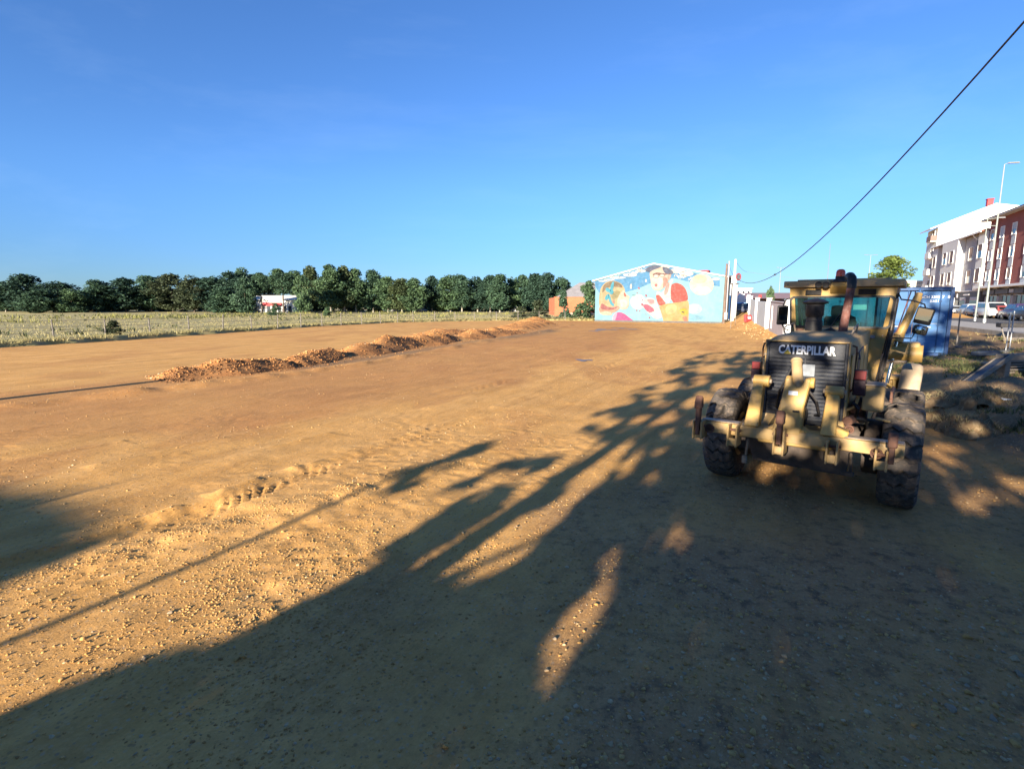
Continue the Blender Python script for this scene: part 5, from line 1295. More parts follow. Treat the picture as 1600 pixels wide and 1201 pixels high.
def turf(label, px, py, z, w, d, h, seed):
    g = gp(px, py, z); rg = np.random.default_rng(seed)
    n_ = 26; u = np.linspace(-1, 1, n_); UX, UY = np.meshgrid(u, u); r = np.sqrt(UX ** 2 + UY ** 2)
    X = UX * w / 2; Yy = UY * d / 2
    Z = h * np.clip(1.05 - r, 0, 1) ** .55 * (.7 + .7 * fbm(UX * 1.7 + seed, UY * 1.7, seed)) + (fbm(UX * 4, UY * 4, seed + 3, 5) - .5) * h * .95 * (r < 1)
    Z = np.where(r >= 1.02, -.25, Z)
    zb = float(H(g[0], g[1]))
    i_ = np.arange(n_ * n_).reshape(n_, n_); F_ = np.stack([i_[:-1, :-1], i_[:-1, 1:], i_[1:, 1:], i_[1:, :-1]], -1).reshape(-1, 4)
    t = thing('turf_clump', label, 'turf clump', (g[0], g[1], zb - .08), rg.uniform(0, 3))
    V = np.stack([X, Yy, Z], -1).reshape(-1, 3)
    link('soil', mesh_np('soil', V, F_, [M['bank_soil']], True), t)
    k = (r.ravel() < .92); pv = V[k]; pv = pv[RNG.integers(0, len(pv), 150)] + RNG.normal(0, .03, (150, 3)) * np.array([1, 1, .2])
    o = tufts('dry_grass', 0, pv, RNG.uniform(.04, .17, 150), .008, M['drygrass'], 4, .9, parent=t); o['kind'] = 'stuff'
M['bank_soil'] = mat('bank_soil', (.24, .16, .085), .95, c2=(.12, .08, .045), scale=3, dirt=(.32, .25, .15), bump=.9, bscale=14, spec=.1)
turf('ragged dry turf clump just right of the rear tyres', 1466, 640, .35, 1.4, 1.1, .34, 321)
turf('rounded clump of dry turf with a sheer sunlit edge', 1522, 640, .5, 1.6, 1.2, .42, 322)
turf('low turf clump behind the ragged one beside the front wheel', 1474, 600, .55, 1.7, 1.2, .30, 323)
turf('small dark turf clump under the leaning plank', 1545, 612, .55, 1.3, 1.0, .35, 324)

# ---------------------------------------------------------------- containers
M['cont_blue'] = mat('container_blue', (.028, .115, .29), .62, var=.18, scale=1.2, dirt=(.05, .12, .24), bump=.03)
M['cont_light'] = mat('container_light_blue', (.05, .20, .36), .6, var=.15, scale=1.2, dirt=(.10, .26, .40))
M['cont_dark'] = mat('container_frame', (.016, .060, .17), .6, var=.2, scale=2)
def container(label, cx_, cy_, z, az, Lc, m, doors=True, Hc=2.75, Wc=2.44):
    """local x across the end, local y into the box; the door end is at y = 0"""
    t = thing('shipping_container', label, 'container', (cx_, cy_, z), -math.radians(az))
    b = MB()
    for s in (-1, 1):
        b.box((s * (Wc / 2 - .06), .06, Hc / 2), (.12, .12, Hc - .002)); b.box((s * (Wc / 2 - .06), Lc - .06, Hc / 2), (.12, .12, Hc - .002))
        b.box((s * (Wc / 2 - .05), Lc / 2, Hc - .08), (.10, Lc - .26, .15)); b.box((s * (Wc / 2 - .05), Lc / 2, .08), (.10, Lc - .26, .15))
    for y in (.06, Lc - .06):
        b.box((0, y, Hc - .07), (Wc - .26, .11, .13)); b.box((0, y, .08), (Wc - .26, .11, .15))
    b.build('frame', M['cont_dark'], t, .01)
    b = MB(); b.box((0, Lc / 2, Hc - .03), (Wc - .24, Lc - .26, .03)); b.build('roof', m, t, 0)
    for s in (-1, 1):
        b = MB(); n_ = int(Lc / .14); V = []
        for k in range(n_ + 1):
            y = .13 + (Lc - .26) * k / n_; xx = s * (Wc / 2 - .03 - (.035 if (k // 2) % 2 else 0)); V += [(xx, y, .16), (xx, y, Hc - .16)]
        b.add(V, [(2 * k, 2 * k + 2, 2 * k + 3, 2 * k + 1) for k in range(n_)]); b.build('side_wall', m, t, 0, 0)
    for s in (-1, 1):
        b = MB(); x0, x1 = (.006, Wc / 2 - .13); zs = [.18, .66, .70, 1.22, 1.27, 1.83, 1.88, Hc - .16]; V = []
        for i, zv in enumerate(zs): pass
        b.box((s * (x0 + x1) / 2, .07, Hc / 2), (x1 - x0, .03, Hc - .34))
        for z0, z1 in ((.24, .62), (.76, 1.16), (1.32, 1.76)):
            b.hexa([(s * (x0 + .06), .056, z0), (s * (x1 - .05), .056, z0), (s * (x1 - .05), .056, z1), (s * (x0 + .06), .056, z1), (s * (x0 + .09), .034, z0 + .06), (s * (x1 - .08), .034, z0 + .06), (s * (x1 - .08), .034, z1 - .06), (s * (x0 + .09), .034, z1 - .06)])
        d = b.build('door', m, t, .004)
        for xx in (.22, .82):
            b = MB(); b.tube([(s * xx, .018, .12), (s * xx, .018, Hc - .12)], .017, 8)
            for zz in (.4, 1.25, 2.2): b.box((s * xx, .03, zz), (.09, .03, .06))
            b.build('locking_bar', M['cont_dark'], d, .002)
        b = MB(); b.box((s * .40, .006, 1.18), (.40, .016, .035)); b.build('handle', M['galv'], d, .003)
    for sx in (-1, 1):
        for zz in (.06, Hc - .06):
            b = MB(); b.box((sx * (Wc / 2 - .085), -.008, zz), (.15, .03, .11)); b.box((sx * (Wc / 2 - .085), -.026, zz), (.05, .01, .06), m=1); b.build('corner_casting', [M['cont_dark'], M['black']], t, .004)
    return t
cA = ap(1487, 500, 20.9); AZ = 38.0
dx, dy = math.sin(math.radians(AZ - 90)), math.cos(math.radians(AZ - 90))      # along the end, towards the far corner
ccx, ccy = cA[0] + dx * 1.22, cA[1] + dy * 1.22
zc0 = float(H(ccx, ccy)) - .02
ct = container('dark blue shipping container with white numbers on its end right of the grader cab', ccx, ccy, .56, AZ, 6.06, M['cont_blue'])
for s_, xx, zz, hh, ww in (('BBCH 320217', .52, 2.36, .105, .80), ('8', 1.06, 2.36, .105, .07), ('22G1', .62, 2.20, .085, .27)):
    o = link('lettering', text_mesh('lettering', s_, hh, ww, M['letter'], .002, .012), ct, (xx, .050, zz)); o.rotation_euler = (math.pi / 2, 0, 0)
o = link('lettering', text_mesh('lettering', '8', .105, .07, M['letter'], .002, .012), ct, (1.06, .050, 2.36)) if False else None
b = MB()
for k in range(7): b.box((.62, .054, 1.62 - k * .05), (.34 - .05 * (k % 3), .004, .022))
b.build('data_plate', M['label'], ct, 0)
c2 = container('lighter blue shipping container partly hidden behind the grader cab', ccx + dx * 2.95 + 1.0, ccy + dy * 2.95 + .5, .56, AZ, 6.06, M['cont_light'])
b = MB(); b.box((.55, .052, 1.95), (.5, .004, .22)); b.build('white_panel', M['letter'], c2, 0)

# ---------------------------------------------------------------- planks and trestle at the right edge
M['wood'] = mat('weathered_wood', (.24, .20, .16), .85, var=.35, scale=2, dirt=(.14, .115, .09), bump=.3, bscale=10, stretch=(1, 6, 6))
M['wood_blue'] = mat('blue_grey_board', (.055, .075, .11), .7, var=.25, scale=3, dirt=(.09, .095, .10))
tp = gp(1566, 592, .58)
tr = thing('wooden_trestle', 'grey wooden trestle with a square post and a beam at the right edge', 'trestle', (tp[0], tp[1], .56), .25)
b = MB(); b.box((0, 0, .26), (.20, .20, .54)); b.build('post', M['wood'], tr, .01)
b = MB(); b.box((.62, .05, .62), (1.5, .22, .17)); b.build('beam', M['wood'], tr, .01)
b = MB(); b.box((1.25, .05, .26), (.20, .20, .54)); b.build('post', M['wood'], tr, .01)
pk_a, pk_b = ap(1574, 556, tp[1] + .0), ap(1516, 597, tp[1] - .35)
lp = thing('leaning_board', 'blue grey board leaning down from the trestle to the ground', 'board', tuple(pk_b))
vd = Vector(pk_a - pk_b); ld = vd.length; sidev = vd.normalized().cross(Vector((.25, 1, 0)).normalized()).normalized(); wv = vd.normalized().cross(sidev) * .34; 
b = MB(); nrm = sidev * .045
c0 = Vector((0, 0, 0)); b.hexa([c0 - wv * .5, c0 + wv * .5, c0 + vd + wv * .5, c0 + vd - wv * .5, c0 - wv * .5 + nrm, c0 + wv * .5 + nrm, c0 + vd + wv * .5 + nrm, c0 + vd - wv * .5 + nrm]); b.build('board_face', M['wood_blue'], lp, .004)
b = MB()
for s in (-.5, .5):
    e = wv * s; k_ = wv.normalized() * .022
    b.hexa([c0 + e - k_ - nrm, c0 + e + k_ - nrm, c0 + vd + e + k_ - nrm, c0 + vd + e - k_ - nrm, c0 + e - k_ + nrm * 1.6, c0 + e + k_ + nrm * 1.6, c0 + vd + e + k_ + nrm * 1.6, c0 + vd + e - k_ + nrm * 1.6])
o = b.build('edge_rail', M['wood'], lp, .003)
sp_ = gp(1600, 584, .6)
pm_ = MB().box((0, 0, 0), (2.4, .26, .055)).mesh('plank', M['wood'], .006)
stk = thing('plank_stack', 'untidy stack of weathered planks behind the wooden trestle', 'plank stack', (sp_[0] + .5, sp_[1] + .6, .58), .2)
for k in range(9):
    o = link('plank', pm_, stk, (random.uniform(-.12, .12), -.14 + .29 * (k % 2) + random.uniform(-.02, .02), .03 + (k // 2) * .085)); o.rotation_euler = (0, random.uniform(-.01, .01), random.uniform(-.05, .05))
for (px, py, L, lab) in ((1541, 551, 1.3, 'dark short plank lying flat right of the container'), (1586, 541, 1.2, 'grey board lying on the sunlit verge at the right edge')):
    g = gp(px, py, .72); o = MB().box((0, 0, 0), (L, .3, .16)).build('plank', M['wood_blue'] if px < 1560 else M['wood'], None, .01); o.location = (g[0], g[1], float(H(g[0], g[1])) + .07); o.rotation_euler = (0, 0, .3); tag(o, lab, 'plank')
g = gp(1573, 614, .6); o = link('paper_scrap', MB().prism([(-.09, -.05, 0), (.08, -.07, .02), (.10, .05, .01), (-.06, .07, .03)], (0, 0, .004)).mesh('paper_scrap', M['white']), None, (g[0], g[1], float(H(g[0], g[1])) + .03)); tag(o, 'small white scrap of litter on the dark bank', 'litter')

# temporary fence posts at the street side
def fence_post(label, px, pyt, pyb, Y, r, foot, m):
    p0, p1 = ap(px - (pyb - pyt) * .0 , pyb, Y), ap(px + (pyb - pyt) * .10, pyt, Y)
    zb = float(H(p0[0], p0[1]))
    t = thing('fence_post', label, 'fence post', (p0[0], p0[1], zb), .4)
    b = MB(); b.tube([(0, 0, -.05), (0, 0, p1[2] - zb)], r, 10); b.build('tube', M[m], t, 0)
    b = MB(); b.box((0, 0, .06), foot); b.build('foot_block', M['asphalt'], t, .02)
fence_post('thin dark fence post in a block foot right of the dark blue container', 1494, 483, 543, 25.0, .030, (.55, .22, .14), 'post')
fence_post('galvanised fence post left of its twin at the right edge', 1571.5, 488, 546, 21.5, .024, (.4, .2, .12), 'galv')
fence_post('galvanised fence post right of its twin at the right edge', 1577, 486, 546, 21.7, .024, (.4, .2, .12), 'galv')
g = ap(1592, 508, 26); zt_ = g[2]
t = thing('bench', 'dark flat bench on bent legs behind the galvanised posts', 'bench', (g[0], g[1], float(H(g[0], g[1]))), -.35)
hb = zt_ - float(H(g[0], g[1]))
b = MB(); b.box((0, 0, hb), (1.6, .5, .22)); b.build('seat', M['cont_dark'] if False else M['black'], t, .02)
for s in (-.6, .6):
    b = MB(); b.tube([(s, .15, hb - .1), (s + .03, .1, hb * .55), (s + .12, 0, .0)], .03, 8); b.build('leg', M['post'], t, 0)
# ================================================================ white wall beside the road
M['wallmauve'] = mat('pale_mauve_wall', (.40, .36, .38), .8, var=.1, scale=.6, dirt=(.34, .30, .29))
M['wallgrey'] = mat('pale_grey_panel', (.42, .45, .48), .7, var=.1, scale=.6)
wa, wb_ = np.array([30.2, 69.0]), np.array([18.6, 35.5])
Lw = float(np.hypot(*(wb_ - wa))); wdir = (wb_ - wa) / Lw; rzw = math.atan2(wdir[1], wdir[0])
gw = thing('garden_wall', 'long pale wall of grey and mauve panels between white pillars along the road', 'wall', (wa[0], wa[1], 0), rzw)
def wz(u):
    p = wa + wdir * u; return float(H(p[0], p[1]))
def u_at(px):      # distance along the wall seen at this pixel column
    r = ray(px, 480); a = r[0] / r[1]
    return (wa[0] - a * wa[1]) / (a * wdir[1] - wdir[0])
def wpanel(p0, p1, hgt, m, name='panel', th=.16, yo=0.0):
    u0, u1 = max(.02, u_at(p0)), min(Lw, u_at(p1)); z0, z1 = wz(u0), wz(u1)
    b = MB(); b.hexa([(u0, yo - th / 2, z0 - .4), (u1, yo - th / 2, z1 - .4), (u1, yo + th / 2, z1 - .4), (u0, yo + th / 2, z0 - .4), (u0, yo - th / 2, z0 + hgt), (u1, yo - th / 2, z1 + hgt), (u1, yo + th / 2, z1 + hgt), (u0, yo + th / 2, z0 + hgt)])
    return b.build(name, M[m], gw, .02, 0)
wpanel(1173, 1181.5, 2.35, 'wallgrey'); wpanel(1184.5, 1197.5, 2.35, 'wallgrey'); wpanel(1204.5, 1228, 2.45, 'wallmauve')
for px, w_ in ((1172.2, .28), (1183, .34), (1201, .55), (1231.5, .8)):
    u = min(Lw - .1, max(.3, u_at(px))); b = MB(); b.box((u, 0, wz(u) + 1.15), (w_, .40, 3.0)); b.box((u, 0, wz(u) + 2.68), (w_ + .08, .46, .06)); b.build('pillar', M['white'], gw, .02)
u0, u1 = u_at(1204.5), min(Lw, u_at(1228)); b = MB(); b.hexa([(u0, -.16, wz(u0) + 2.45), (u1, -.16, wz(u1) + 2.45), (u1, .16, wz(u1) + 2.45), (u0, .16, wz(u0) + 2.45), (u0, -.16, wz(u0) + 2.53), (u1, -.16, wz(u1) + 2.53), (u1, .16, wz(u1) + 2.53), (u0, .16, wz(u0) + 2.53)]); b.build('coping', M['shopred'] if False else M['wallmauve'], gw, .01)
u = u_at(1209); b = MB(); b.box((u, -.12, wz(u) + 1.2), (.5, .06, 1.9)); b.build('white_door', M['white'], gw, .01)
# barrier and rubble at the foot of the wall
g = gp(1169, 503, .75); bz = float(H(g[0] - 1, g[1]))
t = thing('barrier', 'low red and white plastic barrier at the far foot of the pale wall', 'barrier', (27.2, 62.0, float(H(27.2, 62.0))), .6)
b = MB(); b.prism([(-.7, -.25, 0), (.7, -.25, 0), (.55, -.1, .85), (-.55, -.1, .85)], (0, .3, 0)); b.build('body', M['shopred'], t, .05)
b = MB(); b.box((0, -.20, .5), (.5, .06, .3), rot=(-.17, 0, 0)); b.build('white_band', M['white'], t, .01)
for i, (px, py, lab) in enumerate(((1142, 503, 'thin wooden stake standing left of the rubble by the road bend'), (1149, 497, 'thin wooden stake standing right of the rubble by the road bend'))):
    Y = 60.0 + 3 * i; p = ap(px, py, Y); zb = float(H(p[0], Y)); o = MB().tube([(0, 0, -.1), (.03, 0, 1.35)], .035, 6).build('stake', M['wood'], None, 0); o.location = (p[0], Y, zb); tag(o, lab, 'stake')
n_ = 150; y = RNG.uniform(36, 62, n_); x = np.interp(y, EDGE_Y, EDGE_X) + RNG.normal(-.2, .8, n_)
o = scatter_rocks('rubble', np.stack([x, y, H(x, y)], 1), .04 + .12 * RNG.uniform(0, 1, n_) ** 2.5, M['stone'], RNG.uniform(.7, .85, n_)); tag(o, kind='stuff')

# ================================================================ poles, transformer tower and cables at the road bend
M['concpole'] = mat('concrete_pole', (.55, .53, .49), .85, var=.2, scale=2)
M['woodpole'] = mat('wooden_pole', (.17, .12, .095), .9, var=.35, scale=2, dirt=(.10, .08, .07))
Yp = 71.0
def pole_at(px, Y): p = ap(px, 485, Y); return p[0], float(H(p[0], Y))
x, z = pole_at(1144.5, Yp); zt = ap(1147, 405, Yp)[2]
t = thing('utility_pole', 'white concrete utility pole with a red sign at the road bend', 'utility pole', (x, Yp, z))
b = MB(); b.hexa([(-.20, -.17, -.2), (.20, -.17, -.2), (.20, .17, -.2), (-.20, .17, -.2), (-.10, -.09, zt - z), (.10, -.09, zt - z), (.10, .09, zt - z), (-.10, .09, zt - z)]); b.build('shaft', M['concpole'], t, .02)
zs = ap(1147, 437, Yp)[2] - z
b = MB(); b.box((-.12, -.22, zs), (.62, .25, .95)); b.build('meter_box', M['white'], t, .03)
b = MB(); b.lathe([(.46, 0), (.46, .04), (0, .04)], o=(.42, -.2, zs + .35), ax=(.5, -1, 0), n=20); o = b.build('sign', M['white'], t, .004)
b = MB(); b.lathe([(.48, -.01), (.48, .055), (.36, .055), (.36, -.01)], o=(.42, -.2, zs + .35), ax=(.5, -1, 0), n=20); b.build('sign_rim', M['shopred'], o, .004)
b = MB(); b.lathe([(.36, .045), (0, .045)], o=(.42, -.2, zs + .35), ax=(.5, -1, 0), n=16); b.build('sign_face', M['label'], o, 0)
CONC_TOP = Vector((x, Yp, zt - .2)); CONC_MID = Vector((x + .3, Yp - .2, z + zs + .1))
x2, z2 = pole_at(1131.5, 72.5); zt2 = ap(1131.5, 412, 72.5)[2]
t = thing('utility_pole', 'dark wooden utility pole beside the right edge of the mural', 'utility pole', (x2, 72.5, z2))
b = MB(); b.tube([(0, 0, -.2), (0, 0, (zt2 - z2) * .5), (.03, 0, zt2 - z2)], [.20, .17, .13], 10); b.build('shaft', M['woodpole'], t, 0)
zt3 = ap(1134, 408, 72.5)[2]
b = MB(); b.tube([(.26, -.1, .6), (.27, -.1, zt3 - z2)], .075, 8); b.build('conduit', M['wallmauve'], t, 0)
b = MB(); b.box((.16, -.16, 1.0), (.34, .3, .95)); b.build('junction_box', M['offwhite'], t, .02)
x3, z3 = pole_at(1141.0, 78); zt_ = ap(1140, 431, 78)[2]
t = thing('transformer_tower', 'narrow grey electrical tower with a dark door and mauve head beside the mural', 'tower', (x3 - .15, 78, z3 - .3), .12)
hT = zt_ - z3 + .3; zb2 = ap(1140, 443, 78)[2] - z3 + .3
b = MB(); b.box((0, 1.2, zb2 / 2), (2.2, 2.4, zb2)); b.build('wall', M['wallgrey'], t, .02)
b = MB(); b.box((-.05, 1.2, (zb2 + hT) / 2), (1.8, 2.0, hT - zb2 - .02)); b.build('head', M['shopred'] if False else M['wallmauve'], t, .02)
b = MB(); b.box((0, 1.2, zb2 + .02), (2.5, 2.7, .14)); b.box((-.05, 1.2, hT), (2.0, 2.2, .12)); b.build('cornice', M['asphalt'], t, .01)
b = MB(); b.box((-.15, -.04, zb2 * .38), (1.25, .1, zb2 * .62)); b.build('door', M['cont_dark'], t, .01)
def cable(label, pts, r, m='black'):
    b = MB(); p0 = Vector(pts[0]); b.tube([Vector(p) - p0 for p in pts], r, 6, cap=False); o = b.build('cable', M[m], None, 0, 60); o.location = p0; return tag(o, label, 'cable')
def sag(a, b_, d, n=16): return [a.lerp(b_, i / n) - Vector((0, 0, d * 4 * (i / n) * (1 - i / n))) for i in range(n + 1)]
Bp = Vector((9.0, 5.0, 0)); pts = []
for i in range(41):
    k = i / 40; a = CONC_MID.lerp(Vector((Bp.x, Bp.y, CONC_MID.z)), k); a.z = 5.75 - 7.12 * k + 12.18 * k * k + (CONC_MID.z - 5.75) * (1 - k) ** 4; pts.append(a)
cable('thick dark overhead cable sagging from the concrete pole up to the right', pts, .026)
k = .435; a = pts[round(k * 40)]
o = MB().box((0, 0, .03), (.30, .10, .10)).tube([(-.35, 0, 0), (.35, 0, .02)], .05, 8).build('cable_joint', M['black'], None, .01); o.location = a; o.rotation_euler = (0, 0, math.radians(72)); tag(o, 'small dark clamp on the lowest part of the thick overhead cable', 'clamp')
cable('thin wire running from the concrete pole top past the double street lamp', sag(CONC_TOP, Vector((41, 95, 8.3)), .3) + sag(Vector((41, 95, 8.3)), Vector((75, 92, 6.0)), .8)[1:], .016, 'post')
cable('thin wire between the wooden pole and the concrete pole', sag(Vector((x2 + .2, 72.4, zt3 - .2)), Vector((x - .1, Yp, z + zs + .5)), .25), .018)

# ================================================================ filling station and things behind the wall
Y = 96
t = thing('canopy_roof', 'long flat dark canopy of a filling station behind the pale wall', 'canopy', (ap(1150, 476, Y)[0], Y, 1.0))
x0_, x1_ = 0, ap(1252, 476, Y)[0] - ap(1150, 476, Y)[0]; za, zb = ap(1200, 466.5, Y)[2] - 1, ap(1200, 457.5, Y)[2] - 1
M['canopy'] = mat('canopy_mauve', (.09, .07, .10), .6, var=.2, scale=.5)
b = MB(); b.box(((x0_ + x1_) / 2, 4, (za + zb) / 2), (x1_ - x0_, 8, zb - za)); b.build('roof', M['canopy'], t, .04)
for u in (.06, .36, .66, .94):
    b = MB(); b.box((x0_ + (x1_ - x0_) * u, 3, za / 2), (.35, .35, za)); b.build('column', M['offwhite'], t, .02)
b = MB(); b.box((x1_ * .36, -.06, (za + zb) / 2 - .1), (.55, .08, .5)); b.build('red_badge', M['shopred'], t, .02)
b = MB(); b.box((x1_ * .62, 9, za * .5), (x1_ * .9, 3, za)); b.build('kiosk', M['cont_dark'] if False else M['canopy'], t, .02)
for px, w_, py0, py1, lab in ((1157, 1.5, 459, 471, 'white fuel totem left under the dark canopy'), (1168.5, .9, 460, 472, 'white slanted totem right under the dark canopy')):
    q0 = ap(px, 482, 90); zz = ap(px, py0, 90)[2]
    t = thing('totem', lab, 'totem sign', (q0[0], 90, 1.0)); b = MB(); b.prism([(-w_ / 2, 0, 1.4), (w_ / 2, 0, 1.4), (w_ / 2 * .8, 0, zz - 1.0), (-w_ / 2 * .2, 0, zz - 1.0), (-w_ / 2, 0, (zz - 1) * .75)], (0, .4, 0)); b.build('panel', M['white'], t, .04)
    b = MB(); b.box((0, .2, .7), (w_ * .4, .25, 1.4)); b.build('leg', M['post'], t, .01)
q = ap(1162, 452, 150); t = thing('white_building', 'low white building far behind the dark canopy', 'building', (q[0], 150, 1)); zz = ap(1162, 451.5, 150)[2] - 1
b = MB(); b.box((0, 4, zz / 2), (4.6, 8, zz)); b.build('wall', M['white'], t, .05)
b = MB(); b.box((0, 4, zz + .15), (5, 8.4, .3)); b.build('roof', M['offwhite'], t, .02)
for k in range(3):
    b = MB(); b.box((-1.4 + k * 1.4, -.03, zz - .9), (.6, .08, .7)); b.build('window', M['winglass'], t, .01)
q = ap(1428, 446, 120); t = thing('white_building', 'long low white building showing between the green tree and the tall houses', 'building', (q[0], 118, 1), .2); zz = ap(1428, 440.5, 118)[2] - 1
b = MB(); b.box((0, 5, zz / 2), (14, 10, zz)); b.build('wall', M['offwhite'], t, .05)
b = MB(); b.box((0, 5, zz + .15), (14.4, 10.4, .3)); b.build('roof', M['white'], t, .02)
for k in range(4):
    b = MB(); b.box((-4.5 + k * 3, -.03, zz - 1.6), (1.2, .08, 1.1)); b.build('window', M['winglass'], t, .01)

# ================================================================ houses along the street
RZ = math.atan2(FAC_D[1], FAC_D[0])
M['plaster'] = mat('pale_plaster', (.40, .40, .42), .85, var=.10, scale=.4, dirt=(.34, .34, .35))
M['plasterw'] = mat('white_plaster', (.66, .66, .64), .85, var=.06, scale=.4)
M['tile'] = mat('roof_tile', (.26, .10, .07), .85, var=.3, scale=3, dirt=(.19, .09, .07))
M['shopgrey'] = mat('grey_shopfront', (.085, .095, .11), .6, var=.15, scale=.8)
M['blind'] = mat('window_blind', (.46, .49, .52), .7, var=.1, scale=3)
M['blindbrown'] = mat('brown_blind', (.20, .13, .11), .7, var=.15, scale=3)
M['tan'] = mat('tan_blind', (.42, .30, .22), .7, var=.1, scale=3)
Z0 = 1.22
def fpos(u, d=0.0): p = FAC_P + FAC_D * u + FAC_N * d; return (p[0], p[1], Z0)
def window(par, u, z, w, h, blind='blind', frac=.55, m_frame='white', y=0.0):
    """opening frame with glass and a half-lowered roller blind, on the facade plane (local y outwards)"""
    b = MB(); f = .07
    b.box((u - w / 2 + f / 2, y + .03, z + h / 2), (f, .12, h)); b.box((u + w / 2 - f / 2, y + .03, z + h / 2), (f, .12, h)); b.box((u, y + .03, z + h - f / 2), (w - 2 * f, .12, f)); b.box((u, y + .06, z + f / 2), (w - 2 * f, .2, f))
    o = b.build('window', M[m_frame], par, 0, 0)
    b = MB(); b.box((u, y + .012, z + h / 2), (w - 2 * f, .02, h - 2 * f)); b.build('glass', M['winglass'], o, 0, 0)
    if frac > 0: b = MB(); b.box((u, y + .035, z + h - f - (h - 2 * f) * frac / 2), (w - 2 * f - .01, .02, (h - 2 * f) * frac)); b.build('blind', M[blind], o, 0, 0)
    return o
# red brick block
RB = thing('brick_building', 'four storey red brick apartment block with pale window columns at the right edge', 'building', fpos(0), RZ)
u0, u1, hE = -34, 5.0, 13.3
b = MB(); b.box(((u0 + u1) / 2, -6, 3.95 + (hE - 3.95) / 2), (u1 - u0, 12, hE - 3.95)); b.build('wall', M['brick_r'], RB, 0, 0)
b = MB(); b.box(((u0 + u1) / 2, -6.3, 1.9), (u1 - u0 - .2, 11.6, 3.8)); b.build('ground_floor', M['plaster'], RB, 0, 0)
b = MB(); b.box(((u0 + u1) / 2, -5.2, 3.87), (u1 - u0 + .3, 12.6, .30)); b.build('string_course', M['white'], RB, .02)
b = MB(); b.prism([(u0, 1.0, hE), (u1 + .7, 1.0, hE), (u1 + .7, 1.0, hE + .22), (u0, 1.0, hE + .22)], (0, -13.4, 0)); b.build('eaves', M['plaster'], RB, .02)
b = MB(); b.add([(u0, 1.05, hE + .23), (u1 + .75, 1.05, hE + .23), (u1 + .75, -12.6, hE + .23), (u0, -12.6, hE + .23), (u0, -5.8, hE + 2.6), (u1 - 4, -5.8, hE + 2.6)], [(0, 1, 5, 4), (1, 2, 5), (2, 3, 4, 5), (0, 4, 3), (0, 3, 2, 1)]); b.build('roof', M['tile'], RB, 0, 0)
for k, u in enumerate((3.7, .2, -3.75, -8.2, -12.2, -16.6, -20.5, -24)):
    for fl in range(3):
        z = 4.75 + fl * 2.85; window(RB, u, z, 1.35, 1.55, ('blind', 'blind', 'tan')[(k + fl) % 3], (.55, .9, .35)[(k * 2 + fl) % 3])
        b = MB(); b.box((u, .02, z - .62), (1.33, .06, 1.16)); b.build('spandrel', M['blind'], RB, 0, 0)
for k in range(7):
    u = 3.4 - 4.6 * k
    b = MB(); b.box((u - 1.6, -.42, 1.35), (3.0, .12, 2.5)); o = b.build('shop_window', M['winglass'], RB, .01)
    b = MB()
    for q in (-1.5, 0, 1.5): b.box((u - 1.6 + q, -.33, 1.35), (.09, .08, 2.55))
    b.box((u - 1.6, -.33, 2.65), (3.1, .08, .1)); b.build('mullions', M['galv'], o, 0)
    b = MB(); b.box((u - 1.6, -.10, 3.15), (4.2, .75, .62)); b.build('fascia', M['shopgrey'], RB, .02)
    b = MB(); b.box((u + .5, -.28, 1.3), (.45, .35, 2.6)); b.build('pier', M['plaster'], RB, .02)
b = MB(); b.box((-6.2, .30, 3.2), (1.3, .08, .42)); b.build('shop_sign', M['blind'], RB, .01)
b = MB(); b.tube([(-3.0, -4.5, hE + 2), (-3.0, -4.5, hE + 5.2)], .035, 6)
for k in range(5): b.tube([(-3.0 - .5 + k * .06, -4.5, hE + 3.4 + k * .4), (-3.0 + .5 - k * .06, -4.5, hE + 3.4 + k * .4)], .02, 5)
b.build('roof_aerial', M['post'], RB, 0)
# lower pale houses
LB = thing('plaster_house', 'three storey pale plaster house with a grey shopfront between brick block and white gable', 'house', fpos(0), RZ)
u0, u1, hE = 5.3, 31.7, 12.0
b = MB(); b.box(((u0 + u1) / 2, -6, 3.4 + (hE - 3.4) / 2), (u1 - u0 - .02, 12, hE - 3.4)); b.build('wall', M['plaster'], LB, 0, 0)
for c0, c1, hh, yy in ((5.4, 8.2, hE + .4, .35), (15.0, 23.5, hE + .1, 1.0), (27.8, 31.0, hE - .1, .6)):
    b = MB(); b.box(((c0 + c1) / 2, yy / 2, 3.6 + (hh - 3.6) / 2), (c1 - c0, yy, hh - 3.6)); b.build('bay', M['plasterw'], LB, .02, 0)
b = MB(); b.prism([(u0, .9, hE), (u1, .9, hE - .2), (u1, -6, hE + 1.1), (u0, -6, hE + 1.2)], (0, 0, .18)); b.prism([(u0, -6.02, hE + 1.2), (u1, -6.02, hE + 1.1), (u1, -12.6, hE - .2), (u0, -12.6, hE)], (0, 0, .18)); b.build('roof', M['tile'], LB, 0, 0)
b = MB(); b.box(((u0 + u1) / 2, .95, hE - .02), (u1 - u0, .16, .2)); b.build('gutter', M['white'], LB, .01)
b = MB(); b.tube([(9.0, .9, hE), (9.0, .55, hE - .5), (9.0, .14, hE - .9), (9.0, .14, 3.6)], .09, 8); b.build('drainpipe', M['white'], LB, 0)
b = MB(); b.box(((u0 + u1) / 2, -5.8, 1.72), (u1 - u0 - .04, 11.9, 3.40)); b.build('ground_floor', M['shopgrey'], LB, .01, 0)
b = MB(); b.box(((u0 + u1) / 2, .05, 3.50), (u1 - u0 - .06, .30, .16)); b.build('string_course', M['plasterw'], LB, .01)
